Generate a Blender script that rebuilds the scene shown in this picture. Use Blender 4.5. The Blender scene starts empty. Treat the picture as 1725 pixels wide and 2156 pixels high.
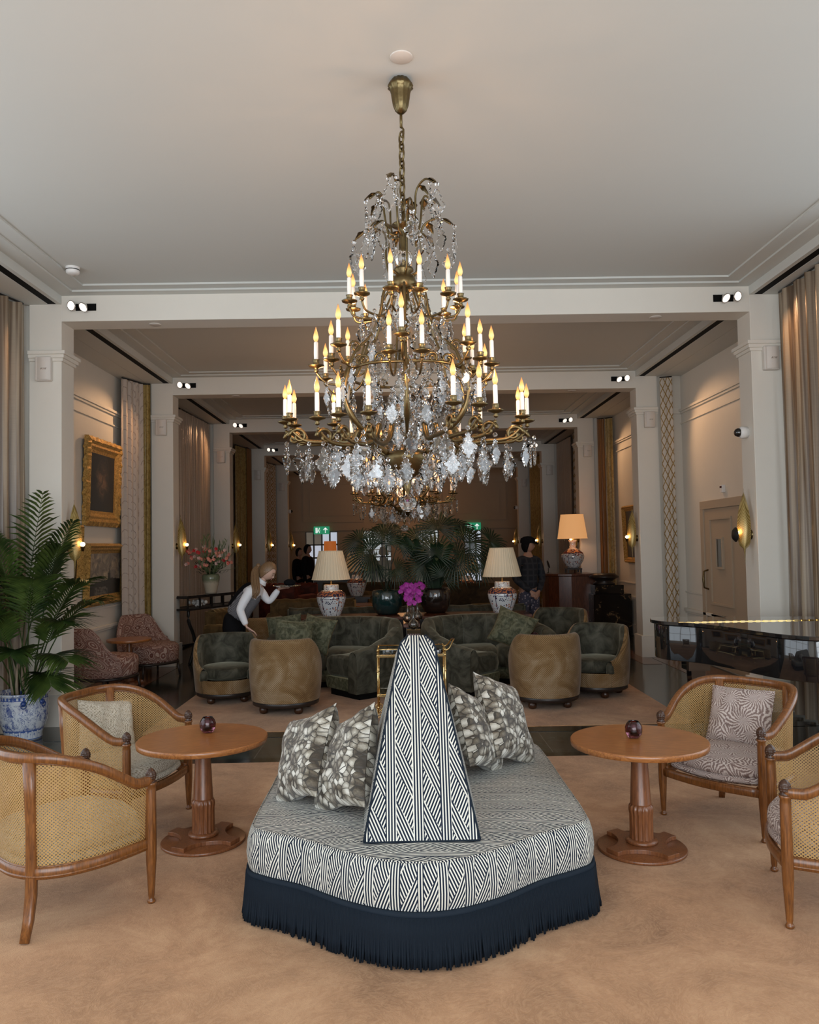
import bpy, math, random
from mathutils import Vector, Matrix, Euler
sc = bpy.context.scene
C = sc.collection
PI = math.pi
R = math.radians
rnd = random.Random(7)
# ------------------------------------------------------------------ camera
cd = bpy.data.cameras.new('camera'); cam = bpy.data.objects.new('camera', cd); C.objects.link(cam)
cam.location = (0, 0, 1.68)
cam.rotation_mode = 'XYZ'
cam.matrix_world = Matrix.Translation((0, 0, 1.68)) @ Matrix.Rotation(R(-0.7036), 4, 'Z') @ Matrix.Rotation(PI/2 + R(2.3934), 4, 'X') @ Matrix.Rotation(R(-1.03), 4, 'Z')
cd.sensor_fit = 'HORIZONTAL'; cd.sensor_width = 36; cd.lens = 36*1690/1725
cd.clip_start = 0.05; cd.clip_end = 200
sc.camera = cam
# ------------------------------------------------------------------ world, daylight, exposure
sc.view_settings.view_transform = 'Standard'; sc.view_settings.look = 'None'
sc.view_settings.gamma = 1; sc.view_settings.use_curve_mapping = False
sc.view_settings.exposure = -0.2
w = bpy.data.worlds.new('daylight'); sc.world = w; w.use_nodes = True
bg = w.node_tree.nodes['Background']; bg.inputs[0].default_value = (0.78, 0.88, 1, 1); bg.inputs[1].default_value = 1.0
sc.cycles.max_bounces = 9; sc.cycles.diffuse_bounces = 4; sc.cycles.glossy_bounces = 4
sc.cycles.transmission_bounces = 8; sc.cycles.transparent_max_bounces = 16
sc.cycles.caustics_reflective = False; sc.cycles.caustics_refractive = False
sc.cycles.sample_clamp_indirect = 3.0
def area(name, loc, rot, sx, sy, e, col):
    l = bpy.data.lights.new(name, 'AREA'); l.shape = 'RECTANGLE'; l.size = sx; l.size_y = sy; l.energy = e; l.color = col
    o = bpy.data.objects.new(name, l); o.location = loc; o.rotation_euler = rot; C.objects.link(o); return o
area('daylight_entrance_windows', (0, -2.75, 2.0), (R(90), 0, R(0)), 6.6, 3.4, 500, (0.87, 0.94, 1.0)).rotation_euler = (R(-78), 0, PI)
area('daylight_left_window', (-4.5, 3.2, 2.1), (0, R(-90), 0), 3.4, 5.6, 110, (0.86, 0.94, 1.0))
area('daylight_right_window', (4.75, 3.2, 2.1), (0, R(90), 0), 3.4, 5.6, 95, (0.86, 0.94, 1.0))
def point(name, loc, e, col=(1, 0.62, 0.3), r=0.03, parent=None):
    l = bpy.data.lights.new(name, 'POINT'); l.energy = e; l.color = col; l.shadow_soft_size = r
    o = bpy.data.objects.new(name, l); o.location = loc; C.objects.link(o)
    if parent: o.parent = parent
    return o
def spot(name, loc, target, e, col=(1, 0.74, 0.48), ang=50, r=0.04, parent=None):
    l = bpy.data.lights.new(name, 'SPOT'); l.energy = e; l.color = col; l.shadow_soft_size = r; l.spot_size = R(ang); l.spot_blend = 0.7
    o = bpy.data.objects.new(name, l); o.location = loc; C.objects.link(o)
    o.rotation_euler = (Vector(target)-Vector(loc)).to_track_quat('-Z', 'Y').to_euler()
    if parent: o.parent = parent
    return o
# ------------------------------------------------------------------ node expression helper
class S:
    def __init__(s, t, k): s.t = t; s.k = k
    def m(s, op, *a, clamp=False):
        n = s.t.nodes.new('ShaderNodeMath'); n.operation = op; n.use_clamp = clamp
        for i, x in enumerate((s,)+a):
            if isinstance(x, S): s.t.links.new(x.k, n.inputs[i])
            else: n.inputs[i].default_value = x
        return S(s.t, n.outputs[0])
    def __add__(s, o): return s.m('ADD', o)
    __radd__ = __add__
    def __sub__(s, o): return s.m('SUBTRACT', o)
    def __mul__(s, o): return s.m('MULTIPLY', o)
    __rmul__ = __mul__
    def __truediv__(s, o): return s.m('DIVIDE', o)
    def frac(s): return s.m('FRACT')
    def floor(s): return s.m('FLOOR')
    def sin(s): return s.m('SINE')
    def abs(s): return s.m('ABSOLUTE')
    def sq(s): return s.m('POWER', 2)
    def sqrt(s): return s.m('SQRT')
    def lt(s, o): return s.m('LESS_THAN', o)
    def gt(s, o): return s.m('GREATER_THAN', o)
    def min(s, o): return s.m('MINIMUM', o)
    def max(s, o): return s.m('MAXIMUM', o)
    def rng(s, a, b, c=0, d=1):
        n = s.t.nodes.new('ShaderNodeMapRange'); s.t.links.new(s.k, n.inputs[0])
        for i, x in enumerate((a, b, c, d)): n.inputs[i+1].default_value = x
        return S(s.t, n.outputs[0])
def sel(f, a, b): return a*f + b*(f.m('MULTIPLY', -1)+1)      # a where f is 1
class Mt:
    def __init__(s, name):
        s.m = bpy.data.materials.new(name); s.m.use_nodes = True; s.t = s.m.node_tree
        s.b = s.t.nodes['Principled BSDF']
    def co(s, kind='Object'):
        n = s.t.nodes.new('ShaderNodeTexCoord'); return n.outputs[kind]
    def xyz(s, v):
        n = s.t.nodes.new('ShaderNodeSeparateXYZ'); s.t.links.new(v, n.inputs[0])
        return [S(s.t, n.outputs[i]) for i in range(3)]
    def vec(s, x, y, z=0):
        n = s.t.nodes.new('ShaderNodeCombineXYZ')
        for i, a in enumerate((x, y, z)):
            if isinstance(a, S): s.t.links.new(a.k, n.inputs[i])
            else: n.inputs[i].default_value = a
        return n.outputs[0]
    def map(s, v, scale=(1, 1, 1), loc=(0, 0, 0), rot=(0, 0, 0)):
        n = s.t.nodes.new('ShaderNodeMapping'); s.t.links.new(v, n.inputs[0])
        n.inputs['Scale'].default_value = scale; n.inputs['Location'].default_value = loc; n.inputs['Rotation'].default_value = rot
        return n.outputs[0]
    def noise(s, v, scale, detail=4, rough=0.5, dist=0):
        n = s.t.nodes.new('ShaderNodeTexNoise'); s.t.links.new(v, n.inputs['Vector'])
        n.inputs['Scale'].default_value = scale; n.inputs['Detail'].default_value = detail
        n.inputs['Roughness'].default_value = rough; n.inputs['Distortion'].default_value = dist
        return S(s.t, n.outputs[0])
    def vor(s, v, scale, feature='F1', rand=1.0):
        n = s.t.nodes.new('ShaderNodeTexVoronoi'); s.t.links.new(v, n.inputs['Vector']); n.feature = feature
        n.inputs['Scale'].default_value = scale; n.inputs['Randomness'].default_value = rand
        if feature == 'F1': return S(s.t, n.outputs['Distance']), n.outputs['Color']
        return S(s.t, n.outputs['Distance'])
    def ramp(s, f, stops, interp='LINEAR'):
        n = s.t.nodes.new('ShaderNodeValToRGB'); n.color_ramp.interpolation = interp
        s.t.links.new(f.k if isinstance(f, S) else f, n.inputs[0]); e = n.color_ramp.elements
        while len(e) < len(stops): e.new(0.5)
        for q, (p, c) in zip(e, stops): q.position = p; q.color = (*c, 1)
        return n.outputs[0]
    def mix(s, f, a, b, mode='MIX'):
        n = s.t.nodes.new('ShaderNodeMix'); n.data_type = 'RGBA'; n.blend_type = mode
        for sock, x in ((n.inputs[0], f), (n.inputs[6], a), (n.inputs[7], b)):
            if isinstance(x, S): s.t.links.new(x.k, sock)
            elif isinstance(x, bpy.types.NodeSocket): s.t.links.new(x, sock)
            elif isinstance(x, (int, float)): sock.default_value = x
            else: sock.default_value = (*x, 1)
        return n.outputs[2]
    def set(s, **k):
        names = dict(base='Base Color', rough='Roughness', metal='Metallic', ior='IOR', trans='Transmission Weight', sheen='Sheen Weight',
                     srough='Sheen Roughness', coat='Coat Weight', spec='Specular IOR Level', alpha='Alpha', emis='Emission Color', es='Emission Strength', sss='Subsurface Weight', stint='Sheen Tint')
        for q, v in k.items():
            i = s.b.inputs[names[q]]
            if isinstance(v, S): s.t.links.new(v.k, i)
            elif isinstance(v, bpy.types.NodeSocket): s.t.links.new(v, i)
            elif isinstance(v, tuple): i.default_value = (*v, 1)
            else: i.default_value = v
        return s
    def bump(s, h, strength=0.3, dist=0.01):
        n = s.t.nodes.new('ShaderNodeBump'); n.inputs['Strength'].default_value = strength; n.inputs['Distance'].default_value = dist
        s.t.links.new(h.k if isinstance(h, S) else h, n.inputs['Height']); s.t.links.new(n.outputs[0], s.b.inputs['Normal']); return s
def plain(name, col, rough=0.5, metal=0, var=0.06, nscale=8, bump=0, bscale=200, **k):
    a = Mt(name); c = a.co()
    n = a.noise(c, nscale, 3)
    a.set(base=a.mix(n, tuple(x*(1-var) for x in col), tuple(min(1, x*(1+var)) for x in col)), rough=rough, metal=metal, **k)
    if bump: a.bump(a.noise(c, bscale, 2), bump, 0.002)
    return a.m
# ------------------------------------------------------------------ mesh builder
class MB:
    def __init__(s): s.v = []; s.f = []; s.uv = []; s.sm = []; s.mi = []; s.cur = 0
    def add(s, vs, fs, uvs=None, smooth=False, M=None):
        o = len(s.v)
        if M is not None: vs = [M @ Vector(p) for p in vs]
        s.v += [tuple(p) for p in vs]; s.uv += list(uvs) if uvs else [(p[0]+p[1]*0.6, p[2]+p[1]*0.8) for p in vs]
        s.f += [tuple(i+o for i in f) for f in fs]; s.sm += [smooth]*len(fs); s.mi += [s.cur]*len(fs); return s
    def box(s, x0, x1, y0, y1, z0, z1, M=None):
        vs = [(x0,y0,z0),(x1,y0,z0),(x1,y1,z0),(x0,y1,z0),(x0,y0,z1),(x1,y0,z1),(x1,y1,z1),(x0,y1,z1)]
        return s.add(vs, [(0,3,2,1),(4,5,6,7),(0,1,5,4),(1,2,6,5),(2,3,7,6),(3,0,4,7)], None, False, M)
    def grid(s, fn, nu, nv, closeu=False, closev=False, smooth=True, uvf=None, M=None, flip=False):
        cu = nu if closeu and not uvf else nu+1; vs = []; uv = []
        cv = nv if closev and not uvf else nv+1
        for j in range(cv):
            for i in range(cu):
                a, b = i/nu, j/nv
                vs.append(fn(a, b)); uv.append(uvf(a, b) if uvf else (a, b))
        fs = []
        for j in range(nv):
            for i in range(nu):
                i2 = (i+1) % cu; j2 = (j+1) % cv
                q = (j*cu+i, j*cu+i2, j2*cu+i2, j2*cu+i)
                fs.append(q[::-1] if flip else q)
        return s.add(vs, fs, uv, smooth, M)
    def lathe(s, prof, n=24, M=None, smooth=True, flute=0, fd=0.0, fz=None):
        L = [0]
        for a, b in zip(prof, prof[1:]): L.append(L[-1]+math.hypot(b[0]-a[0], b[1]-a[1]))
        def fn(a, b):
            k = b*(len(prof)-1); i = min(int(k), len(prof)-2); t = k-i
            r = prof[i][0]*(1-t)+prof[i+1][0]*t; z = prof[i][1]*(1-t)+prof[i+1][1]*t
            th = a*2*PI
            if flute and (fz is None or fz[0] < z < fz[1]): r *= 1-fd*(0.5+0.5*math.cos(flute*th))
            return (r*math.cos(th), r*math.sin(th), z)
        rm = max(p[0] for p in prof)
        return s.grid(fn, n, len(prof)-1, uvf=lambda a, b: (a*2*PI*rm, L[int(round(b*(len(prof)-1)))]), smooth=smooth, M=M)
    def tube(s, pts, rad, n=8, closed=False, M=None, smooth=True, caps=True, sq=None):
        pts = [Vector(p) for p in pts]; N = len(pts)
        if not isinstance(rad, (list, tuple)): rad = [rad]*N
        up = None; rings = []; L = 0; uvs = []
        for i, p in enumerate(pts):
            a = pts[(i-1) % N] if (i > 0 or closed) else p; b = pts[(i+1) % N] if (i < N-1 or closed) else p
            t = (b-a)
            if t.length < 1e-9: t = Vector((0, 0, 1))
            t.normalize()
            if up is None: up = Vector((0, 0, 1)) if abs(t.z) < 0.95 else Vector((0, 1, 0))
            x = t.cross(up)
            if x.length < 1e-4: x = t.cross(Vector((1, 0, 0)))
            x.normalize(); y = x.cross(t).normalized(); up = y
            if sq and len(sq) > 3: x = (sq[3]-t*sq[3].dot(t)).normalized(); y = x.cross(t).normalized()
            elif sq: x0 = t.cross(Vector((0, 0, 1))); x = x0.normalized() if x0.length > 1e-3 else x; y = x.cross(t).normalized()
            if i: L += (p-pts[i-1]).length
            for k in range(n):
                th = 2*PI*k/n + (PI/4 if n == 4 else 0); ca, sa = math.cos(th), math.sin(th)
                if sq:
                    e = sq[2] if len(sq) > 2 else 0.5
                    px = math.copysign(abs(ca)**e, ca)*sq[0]; py = math.copysign(abs(sa)**e, sa)*sq[1]
                    rings.append(p+x*px*rad[i]+y*py*rad[i])
                else: rings.append(p+x*ca*rad[i]+y*sa*rad[i])
                uvs.append((L, k/n*6.28*(rad[i] if not sq else 0.02)))
        fs = []
        for i in range(N if closed else N-1):
            for k in range(n):
                i2 = (i+1) % N; fs.append((i*n+k, i*n+(k+1) % n, i2*n+(k+1) % n, i2*n+k))
        if caps and not closed: fs += [tuple(range(n))[::-1], tuple((N-1)*n+k for k in range(n))]
        return s.add(rings, fs, uvs, smooth, M)
    def prism(s, poly, z0, z1, M=None, smooth=False):
        n = len(poly); vs = [(x, y, z0) for x, y in poly]+[(x, y, z1) for x, y in poly]
        fs = [tuple(range(n))[::-1], tuple(range(n, 2*n))]+[(i, (i+1) % n, n+(i+1) % n, n+i) for i in range(n)]
        return s.add(vs, fs, None, smooth, M)
    def ball(s, c, r, nu=16, nv=10, M=None, sc3=(1, 1, 1), fn=None, smooth=True):
        def f(a, b):
            th = a*2*PI; ph = -PI/2+b*PI; d = Vector((math.cos(ph)*math.cos(th), math.cos(ph)*math.sin(th), math.sin(ph)))
            k = fn(d) if fn else 1
            return (c[0]+d.x*r*sc3[0]*k, c[1]+d.y*r*sc3[1]*k, c[2]+d.z*r*sc3[2]*k)
        return s.grid(f, nu, nv, uvf=lambda a, b: (a*6.28*r, b*3.14*r), smooth=smooth, M=M)
    def mesh(s, name, mats):
        me = bpy.data.meshes.new(name); me.from_pydata(s.v, [], s.f); me.validate(clean_customdata=False)
        uvl = me.uv_layers.new(name='UVMap')
        vi = [0]*len(me.loops); me.loops.foreach_get('vertex_index', vi)
        flat = []
        for i in vi: flat += s.uv[i]
        uvl.data.foreach_set('uv', flat)
        if len(me.polygons) == len(s.sm):
            me.polygons.foreach_set('use_smooth', s.sm); me.polygons.foreach_set('material_index', s.mi)
        for m in (mats if isinstance(mats, (list, tuple)) else [mats]): me.materials.append(m)
        me.update(); return me
    def build(s, name, mats, parent=None, loc=None, rot=None, bevel=0):
        o = bpy.data.objects.new(name, s.mesh(name, mats)); C.objects.link(o)
        if parent: o.parent = parent
        if loc: o.location = loc
        if rot: o.rotation_euler = rot
        if bevel:
            b = o.modifiers.new('bevel', 'BEVEL'); b.width = bevel; b.segments = 2; b.limit_method = 'ANGLE'; b.angle_limit = R(50)
        return o
def tag(o, label=None, cat=None, group=None, kind=None):
    if label: o['label'] = label
    if cat: o['category'] = cat
    if group: o['group'] = group
    if kind: o['kind'] = kind
    return o
def thing(name, loc, label, cat, rz=0, group=None):
    o = bpy.data.objects.new(name, None); o.empty_display_size = 0.1; C.objects.link(o)
    o.location = loc; o.rotation_euler = (0, 0, rz); return tag(o, label, cat, group)
def kids(o): return [c for c in bpy.data.objects if c.parent == o]
def copy_tree(root, kmap=None):
    if kmap is None:
        kmap = {}
        for c in bpy.data.objects:
            if c.parent: kmap.setdefault(c.parent.name, []).append(c)
    def go(o, par):
        c = o.copy(); C.objects.link(c); c.parent = par
        for ch in kmap.get(o.name, []): go(ch, c)
        return c
    return go(root, None)
def struct(name, mb, m, **k): return tag(mb.build(name, m, **k), kind='structure')
def T(x, y, z, rz=0, s=1): return Matrix.Translation((x, y, z)) @ Matrix.Rotation(rz, 4, 'Z') @ Matrix.Scale(s, 4)
def lerp(a, b, t): return a+(b-a)*t
def cr(pts, t):            # Catmull-Rom through points, t in 0..1
    n = len(pts)-1; k = min(int(t*n), n-1); u = t*n-k
    P = [Vector(pts[max(0, min(n, k+i-1))]) for i in range(4)]
    return 0.5*((2*P[1])+(-P[0]+P[2])*u+(2*P[0]-5*P[1]+4*P[2]-P[3])*u*u+(-P[0]+3*P[1]-3*P[2]+P[3])*u*u*u)
def curve(pts, n): return [cr(pts, i/n) for i in range(n+1)]
def skin(name, verts, edges, radii, mat, parent=None, sub=2, extra=None, remesh=0, root=0, smooth_it=0):
    me = bpy.data.meshes.new(name); me.from_pydata(verts, edges, []); o = bpy.data.objects.new(name, me); C.objects.link(o)
    s_ = o.modifiers.new('skin', 'SKIN'); s_.use_smooth_shade = True
    for i, r in enumerate(radii):
        d = me.skin_vertices[0].data[i]; d.radius = r if isinstance(r, tuple) else (r, r); d.use_root = (i == root)
    if sub: m = o.modifiers.new('sub', 'SUBSURF'); m.levels = sub; m.render_levels = sub
    dg = bpy.context.evaluated_depsgraph_get(); nm = bpy.data.meshes.new_from_object(o.evaluated_get(dg))
    if extra:
        vs = [tuple(v.co) for v in nm.vertices]; fs = [tuple(p.vertices) for p in nm.polygons]
        for mb in extra:
            k = len(vs); vs += mb.v; fs += [tuple(i+k for i in f) for f in mb.f]
        nm = bpy.data.meshes.new(name); nm.from_pydata(vs, [], fs)
    o.modifiers.clear(); o.data = nm
    if remesh:
        m = o.modifiers.new('re', 'REMESH'); m.mode = 'VOXEL'; m.voxel_size = remesh
        if smooth_it: q = o.modifiers.new('s', 'SMOOTH'); q.iterations = smooth_it; q.factor = 0.5
        dg = bpy.context.evaluated_depsgraph_get(); nm = bpy.data.meshes.new_from_object(o.evaluated_get(dg)); o.modifiers.clear(); o.data = nm
    nm.name = name; nm.materials.clear(); nm.materials.append(mat)
    for p in nm.polygons: p.use_smooth = True
    if parent: o.parent = parent
    return o
# ------------------------------------------------------------------ materials
M = {}
M['wall'] = plain('wall_paint', (0.74, 0.71, 0.64), 0.6, var=0.02)
M['ceil'] = plain('ceiling_paint', (0.61, 0.625, 0.595), 0.7, var=0.02, nscale=1)
M['warmwall'] = plain('warm_wall_paint', (0.46, 0.37, 0.27), 0.6, var=0.03)
M['black'] = plain('black_matt', (0.005, 0.005, 0.005), 0.7, spec=0.1)
M['blackgloss'] = plain('black_lacquer', (0.008, 0.008, 0.009), 0.06, coat=1.0)
M['white'] = plain('white_plastic', (0.78, 0.77, 0.75), 0.35)
M['offwhite'] = plain('cream_plastic', (0.66, 0.62, 0.57), 0.4, bump=0.1)
M['brass'] = plain('antique_brass', (0.165, 0.122, 0.058), 0.34, 1.0, var=0.3, nscale=40, bump=0.4, bscale=90)
M['gold'] = plain('polished_brass', (0.85, 0.62, 0.28), 0.2, 1.0)
M['steel'] = plain('steel', (0.6, 0.6, 0.6), 0.25, 1.0)
M['silver'] = plain('silver_tray', (0.8, 0.77, 0.7), 0.12, 1.0)
M['iron'] = plain('wrought_iron', (0.02, 0.018, 0.017), 0.4, 0.4)
M['darkwood'] = plain('ebonised_wood', (0.022, 0.016, 0.014), 0.35, var=0.3)
M['wax'] = plain('candle_tube', (0.86, 0.83, 0.78), 0.5, bump=0.3, bscale=60)
M['soil'] = plain('soil', (0.03, 0.02, 0.014), 0.9)
M['skinp'] = plain('skin', (0.62, 0.40, 0.31), 0.5, var=0.03, sss=0.08)
M['skind'] = plain('skin_tanned', (0.36, 0.2, 0.14), 0.5, var=0.03)
M['blackcloth'] = plain('black_cloth', (0.006, 0.006, 0.007), 0.9, spec=0.1)
M['whitecloth'] = plain('white_cotton', (0.80, 0.82, 0.86), 0.8, bump=0.2, bscale=30)
M['hair'] = plain('dark_blond_hair', (0.20, 0.12, 0.06), 0.4, var=0.4, nscale=60)
M['fringe'] = plain('navy_fringe', (0.0085, 0.0135, 0.021), 0.8, var=0.3, nscale=300, spec=0.12)
M['navy'] = plain('navy_braid', (0.010, 0.017, 0.027), 0.7, spec=0.15)
def wood(name, a, b, rough=0.3, scale=(3, 3, 40), coat=0.3, ns=4):
    m = Mt(name); c = m.map(m.co(), scale)
    n = m.noise(c, ns, 5, 0.6, 0.6)
    m.set(base=m.ramp(n, [(0.3, a), (0.7, b)]), rough=rough, coat=coat); m.b.inputs['Coat Roughness'].default_value = 0.2
    m.bump(n, 0.05, 0.002); return m.m
M['wood_v'] = wood('walnut_frame', (0.08, 0.026, 0.007), (0.27, 0.10, 0.024), scale=(30, 30, 3))
M['wood_t'] = wood('oak_table', (0.19, 0.064, 0.018), (0.46, 0.185, 0.055), 0.28, scale=(3, 45, 20))
M['wood_b'] = wood('oak_pedestal', (0.12, 0.040, 0.015), (0.26, 0.095, 0.034), 0.35, scale=(30, 30, 3))
M['mahog'] = wood('mahogany', (0.06, 0.018, 0.008), (0.14, 0.045, 0.02), 0.25, scale=(12, 12, 2))
M['knob'] = plain('carved_dark_wood', (0.055, 0.024, 0.013), 0.3, var=0.2, nscale=50)
# marble tiles
a = Mt('green_marble_tiles'); c = a.co(); x, y, z = a.xyz(c)
n = a.noise(c, 2.2, 8, 0.65, 1.2); n2 = a.noise(c, 9, 6, 0.7, 2.5)
col = a.ramp(n2, [(0.30, (0.006, 0.010, 0.009)), (0.56, (0.018, 0.028, 0.025)), (0.64, (0.055, 0.075, 0.066)), (0.72, (0.018, 0.028, 0.025))])
gx = ((x/0.6).frac()-0.5).abs().gt(0.494); gy = ((y/0.3).frac()-0.5).abs().gt(0.489)
ch = ((x/0.6).floor()*0.5+(y/0.3).floor()*0.31).frac()
col = a.mix(ch*0.6, col, (0.035, 0.028, 0.026)); col = a.mix(gx.max(gy), col, (0.09, 0.085, 0.08))
a.set(base=col, rough=0.13, spec=0.6); M['marble'] = a.m
a = Mt('black_marble_band'); c = a.co(); n2 = a.noise(c, 7, 8, 0.7, 3)
x, y, z = a.xyz(c)
col = a.ramp(n2, [(0.5, (0.006, 0.007, 0.007)), (0.62, (0.018, 0.024, 0.02)), (0.7, (0.006, 0.007, 0.007))])
col = a.mix(((x/0.9).frac()-0.5).abs().gt(0.497), col, (0.07, 0.07, 0.065)); a.set(base=col, rough=0.12); M['blackmarble'] = a.m
a = Mt('red_marble_band'); c = a.co(); n2 = a.noise(c, 6, 8, 0.7, 3)
a.set(base=a.ramp(n2, [(0.35, (0.10, 0.045, 0.03)), (0.6, (0.2, 0.10, 0.07)), (0.7, (0.3, 0.2, 0.16))]), rough=0.14); M['redmarble'] = a.m
a = Mt('portoro_marble'); c = a.co(); n2 = a.noise(c, 3.5, 7, 0.7, 2.0)
a.set(base=a.ramp(n2, [(0.5, (0.005, 0.005, 0.006)), (0.585, (0.012, 0.01, 0.008)), (0.605, (0.35, 0.24, 0.13)), (0.63, (0.006, 0.005, 0.006))]), rough=0.1); M['portoro'] = a.m
# carpet
def carpet(name, a_, b_, c_):
    a = Mt(name); c = a.co(); n = a.noise(c, 1.7, 7, 0.68, 0.5); f = a.noise(c, 260, 2); w_, _ = a.vor(a.map(c, (1, 1, 1)), 2.2)
    sw = a.noise(a.vec(*[q+(w_*16).sin()*0.06 for q in a.xyz(c)]), 26, 3, 0.6, 2.0)
    col = a.ramp(n, [(0.3, a_), (0.52, b_), (0.72, c_)])
    col = a.mix(sw.rng(0.42, 0.62)*0.3, col, c_); col = a.mix(f*0.3, col, a_)
    a.set(base=col, rough=0.95, sheen=0.15, srough=0.5, spec=0.1); a.bump(f*0.6+sw*0.6, 0.5, 0.006); return a.m
M['carpet'] = carpet('sand_carpet', (0.25, 0.125, 0.055), (0.46, 0.25, 0.125), (0.68, 0.42, 0.235))
# ottoman fabric
a = Mt('navy_white_basket_weave'); u, v, _ = a.xyz(a.co('UV'))
P = 0.118; aa = (u/P).frac(); st = aa.lt(0.40); b = (aa-0.40)/0.60
L_ = 0.25; d = (v/L_+b*0.5).frac().lt(0.5)
per = 0.0125
ph0 = (u/per); ph1 = (u/per)*0.9+(v/per)*0.42; ph2 = (u/per)*0.9-(v/per)*0.42
ph = sel(st, ph0, sel(d, ph1, ph2))
edge = (b-0.0).abs().lt(0.02).max((b-1).abs().lt(0.02))
line = ph.frac().gt(0.45).max(0)
a.set(base=a.mix(line, (0.70, 0.69, 0.62), (0.010, 0.017, 0.034)), rough=0.85, spec=0.15); a.bump(line, 0.15, 0.001); M['weave'] = a.m
# cane
a = Mt('woven_cane'); u, v, _ = a.xyz(a.co('UV')); P = 0.015
def latt(u, v): return (((u/P).frac()-0.5).sq()+((v/P).frac()-0.5).sq()).sqrt()
hole = latt(u, v).min(latt(u+P/2, v+P/2)).lt(0.235)
dg = (((u+v)/P*1.0).frac()-0.5).abs().lt(0.06).max((((u-v)/P).frac()-0.5).abs().lt(0.06))
col = a.mix(a.noise(a.co(), 9, 3), (0.38, 0.22, 0.072), (0.56, 0.355, 0.135)); col = a.mix(dg*0.5, col, (0.2, 0.11, 0.04))
a.set(base=col, rough=0.45); a.bump(dg, 0.4, 0.001)
tr = a.t.nodes.new('ShaderNodeBsdfTransparent'); mx = a.t.nodes.new('ShaderNodeMixShader'); out = [n for n in a.t.nodes if n.type == 'OUTPUT_MATERIAL'][0]
a.t.links.new(hole.k, mx.inputs[0]); a.t.links.new(a.b.outputs[0], mx.inputs[1]); a.t.links.new(tr.outputs[0], mx.inputs[2]); a.t.links.new(mx.outputs[0], out.inputs[0])
M['cane'] = a.m
# fabrics
def velvet(name, a_, b_, scale=5, sheen=0.6):
    a = Mt(name); c = a.co(); n = a.noise(c, scale, 5, 0.6, 1.5)
    a.set(base=a.ramp(n, [(0.38, a_), (0.66, b_)]), rough=0.65, spec=0.15, sheen=sheen, srough=0.35); a.b.inputs['Sheen Tint'].default_value = (*[min(1, x*6) for x in b_], 1)
    a.bump(n, 0.15, 0.01); return a.m
M['green'] = velvet('moss_green_velvet', (0.030, 0.030, 0.021), (0.100, 0.097, 0.073))
M['greenlite'] = velvet('sage_pillow_velvet', (0.05, 0.055, 0.032), (0.17, 0.17, 0.11), 14)
M['seam'] = plain('velvet_seam', (0.13, 0.135, 0.10), 0.8)
M['brownv'] = velvet('brown_velvet', (0.03, 0.02, 0.010), (0.07, 0.042, 0.018))
M['redv'] = velvet('oxblood_velvet', (0.04, 0.010, 0.006), (0.09, 0.02, 0.012))
M['goldv'] = velvet('ochre_velvet', (0.07, 0.045, 0.018), (0.14, 0.09, 0.038))
a = Mt('gold_honeycomb_chenille'); u, v, _ = a.xyz(a.co('UV')); c = a.co(); n = a.noise(c, 3.5, 4, 0.6, 0.8)
P = 0.021; dt = (((u+v)/P).frac()-0.5).abs().min((((u-v)/P).frac()-0.5).abs()).lt(0.17)
col = a.ramp(n, [(0.33, (0.18, 0.10, 0.036)), (0.5, (0.28, 0.175, 0.078)), (0.68, (0.42, 0.31, 0.19))])
col = a.mix(dt*0.62, col, (0.055, 0.028, 0.008)); a.set(base=col, rough=0.75, sheen=0.2, spec=0.15); a.bump(dt, -0.4, 0.003); M['chenille'] = a.m
a = Mt('paisley_fabric'); c = a.co('UV'); n = a.noise(c, 5, 3, 0.5)
d0, cc = a.vor(a.vec(*[q+n*0.10 for q in a.xyz(c)[:2]]), 8.5); n3 = a.noise(c, 60, 3)
rings = (d0*52+n*6).sin(); rr = rings.gt(0.1)
col = a.mix(rr, (0.23, 0.11, 0.085), (0.50, 0.37, 0.31)); col = a.mix(((d0*20).sin()).gt(0.7)*0.6, col, (0.10, 0.028, 0.022)); col = a.mix(n3.gt(0.56)*0.35, col, (0.12, 0.04, 0.03))
a.set(base=col, rough=0.85, spec=0.15); M['paisley'] = a.m
a = Mt('mauve_leaf_fabric'); c = a.co('UV'); vn = a.t.nodes.new('ShaderNodeTexVoronoi'); vn.inputs['Scale'].default_value = 7.5; a.t.links.new(c, vn.inputs['Vector'])
px_, py_, _ = a.xyz(vn.outputs['Position']); u, v, _ = a.xyz(c); n = a.noise(c, 60, 3, 0.6, 0.5); d0 = S(a.t, vn.outputs['Distance'])
dx_, dy_ = u-px_, v-py_; at = a.t.nodes.new('ShaderNodeMath'); at.operation = 'ARCTAN2'; a.t.links.new(dy_.k, at.inputs[0]); a.t.links.new(dx_.k, at.inputs[1]); ang = S(a.t, at.outputs[0])
stk = (ang*22+d0*16+n*7).sin()*0.5+0.5
col = a.ramp(stk*0.75+n*0.35, [(0.22, (0.20, 0.14, 0.125)), (0.5, (0.33, 0.25, 0.23)), (0.82, (0.60, 0.53, 0.49))])
a.set(base=col, rough=0.9); a.bump(stk, 0.2, 0.002); M['mauve'] = a.m
a = Mt('cream_boucle'); c = a.co('Object'); x, y, z = a.xyz(c); n = a.noise(c, 90, 3, 0.7, 1.0)
wv = ((x+y)*420).sin()*((z-y*0.7)*330).sin()
a.set(base=a.ramp(n+wv*0.16, [(0.3, (0.26, 0.22, 0.15)), (0.5, (0.58, 0.53, 0.43)), (0.75, (0.70, 0.67, 0.59))]), rough=0.95); a.bump(n+wv*0.2, 0.6, 0.006); M['boucle'] = a.m
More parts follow.
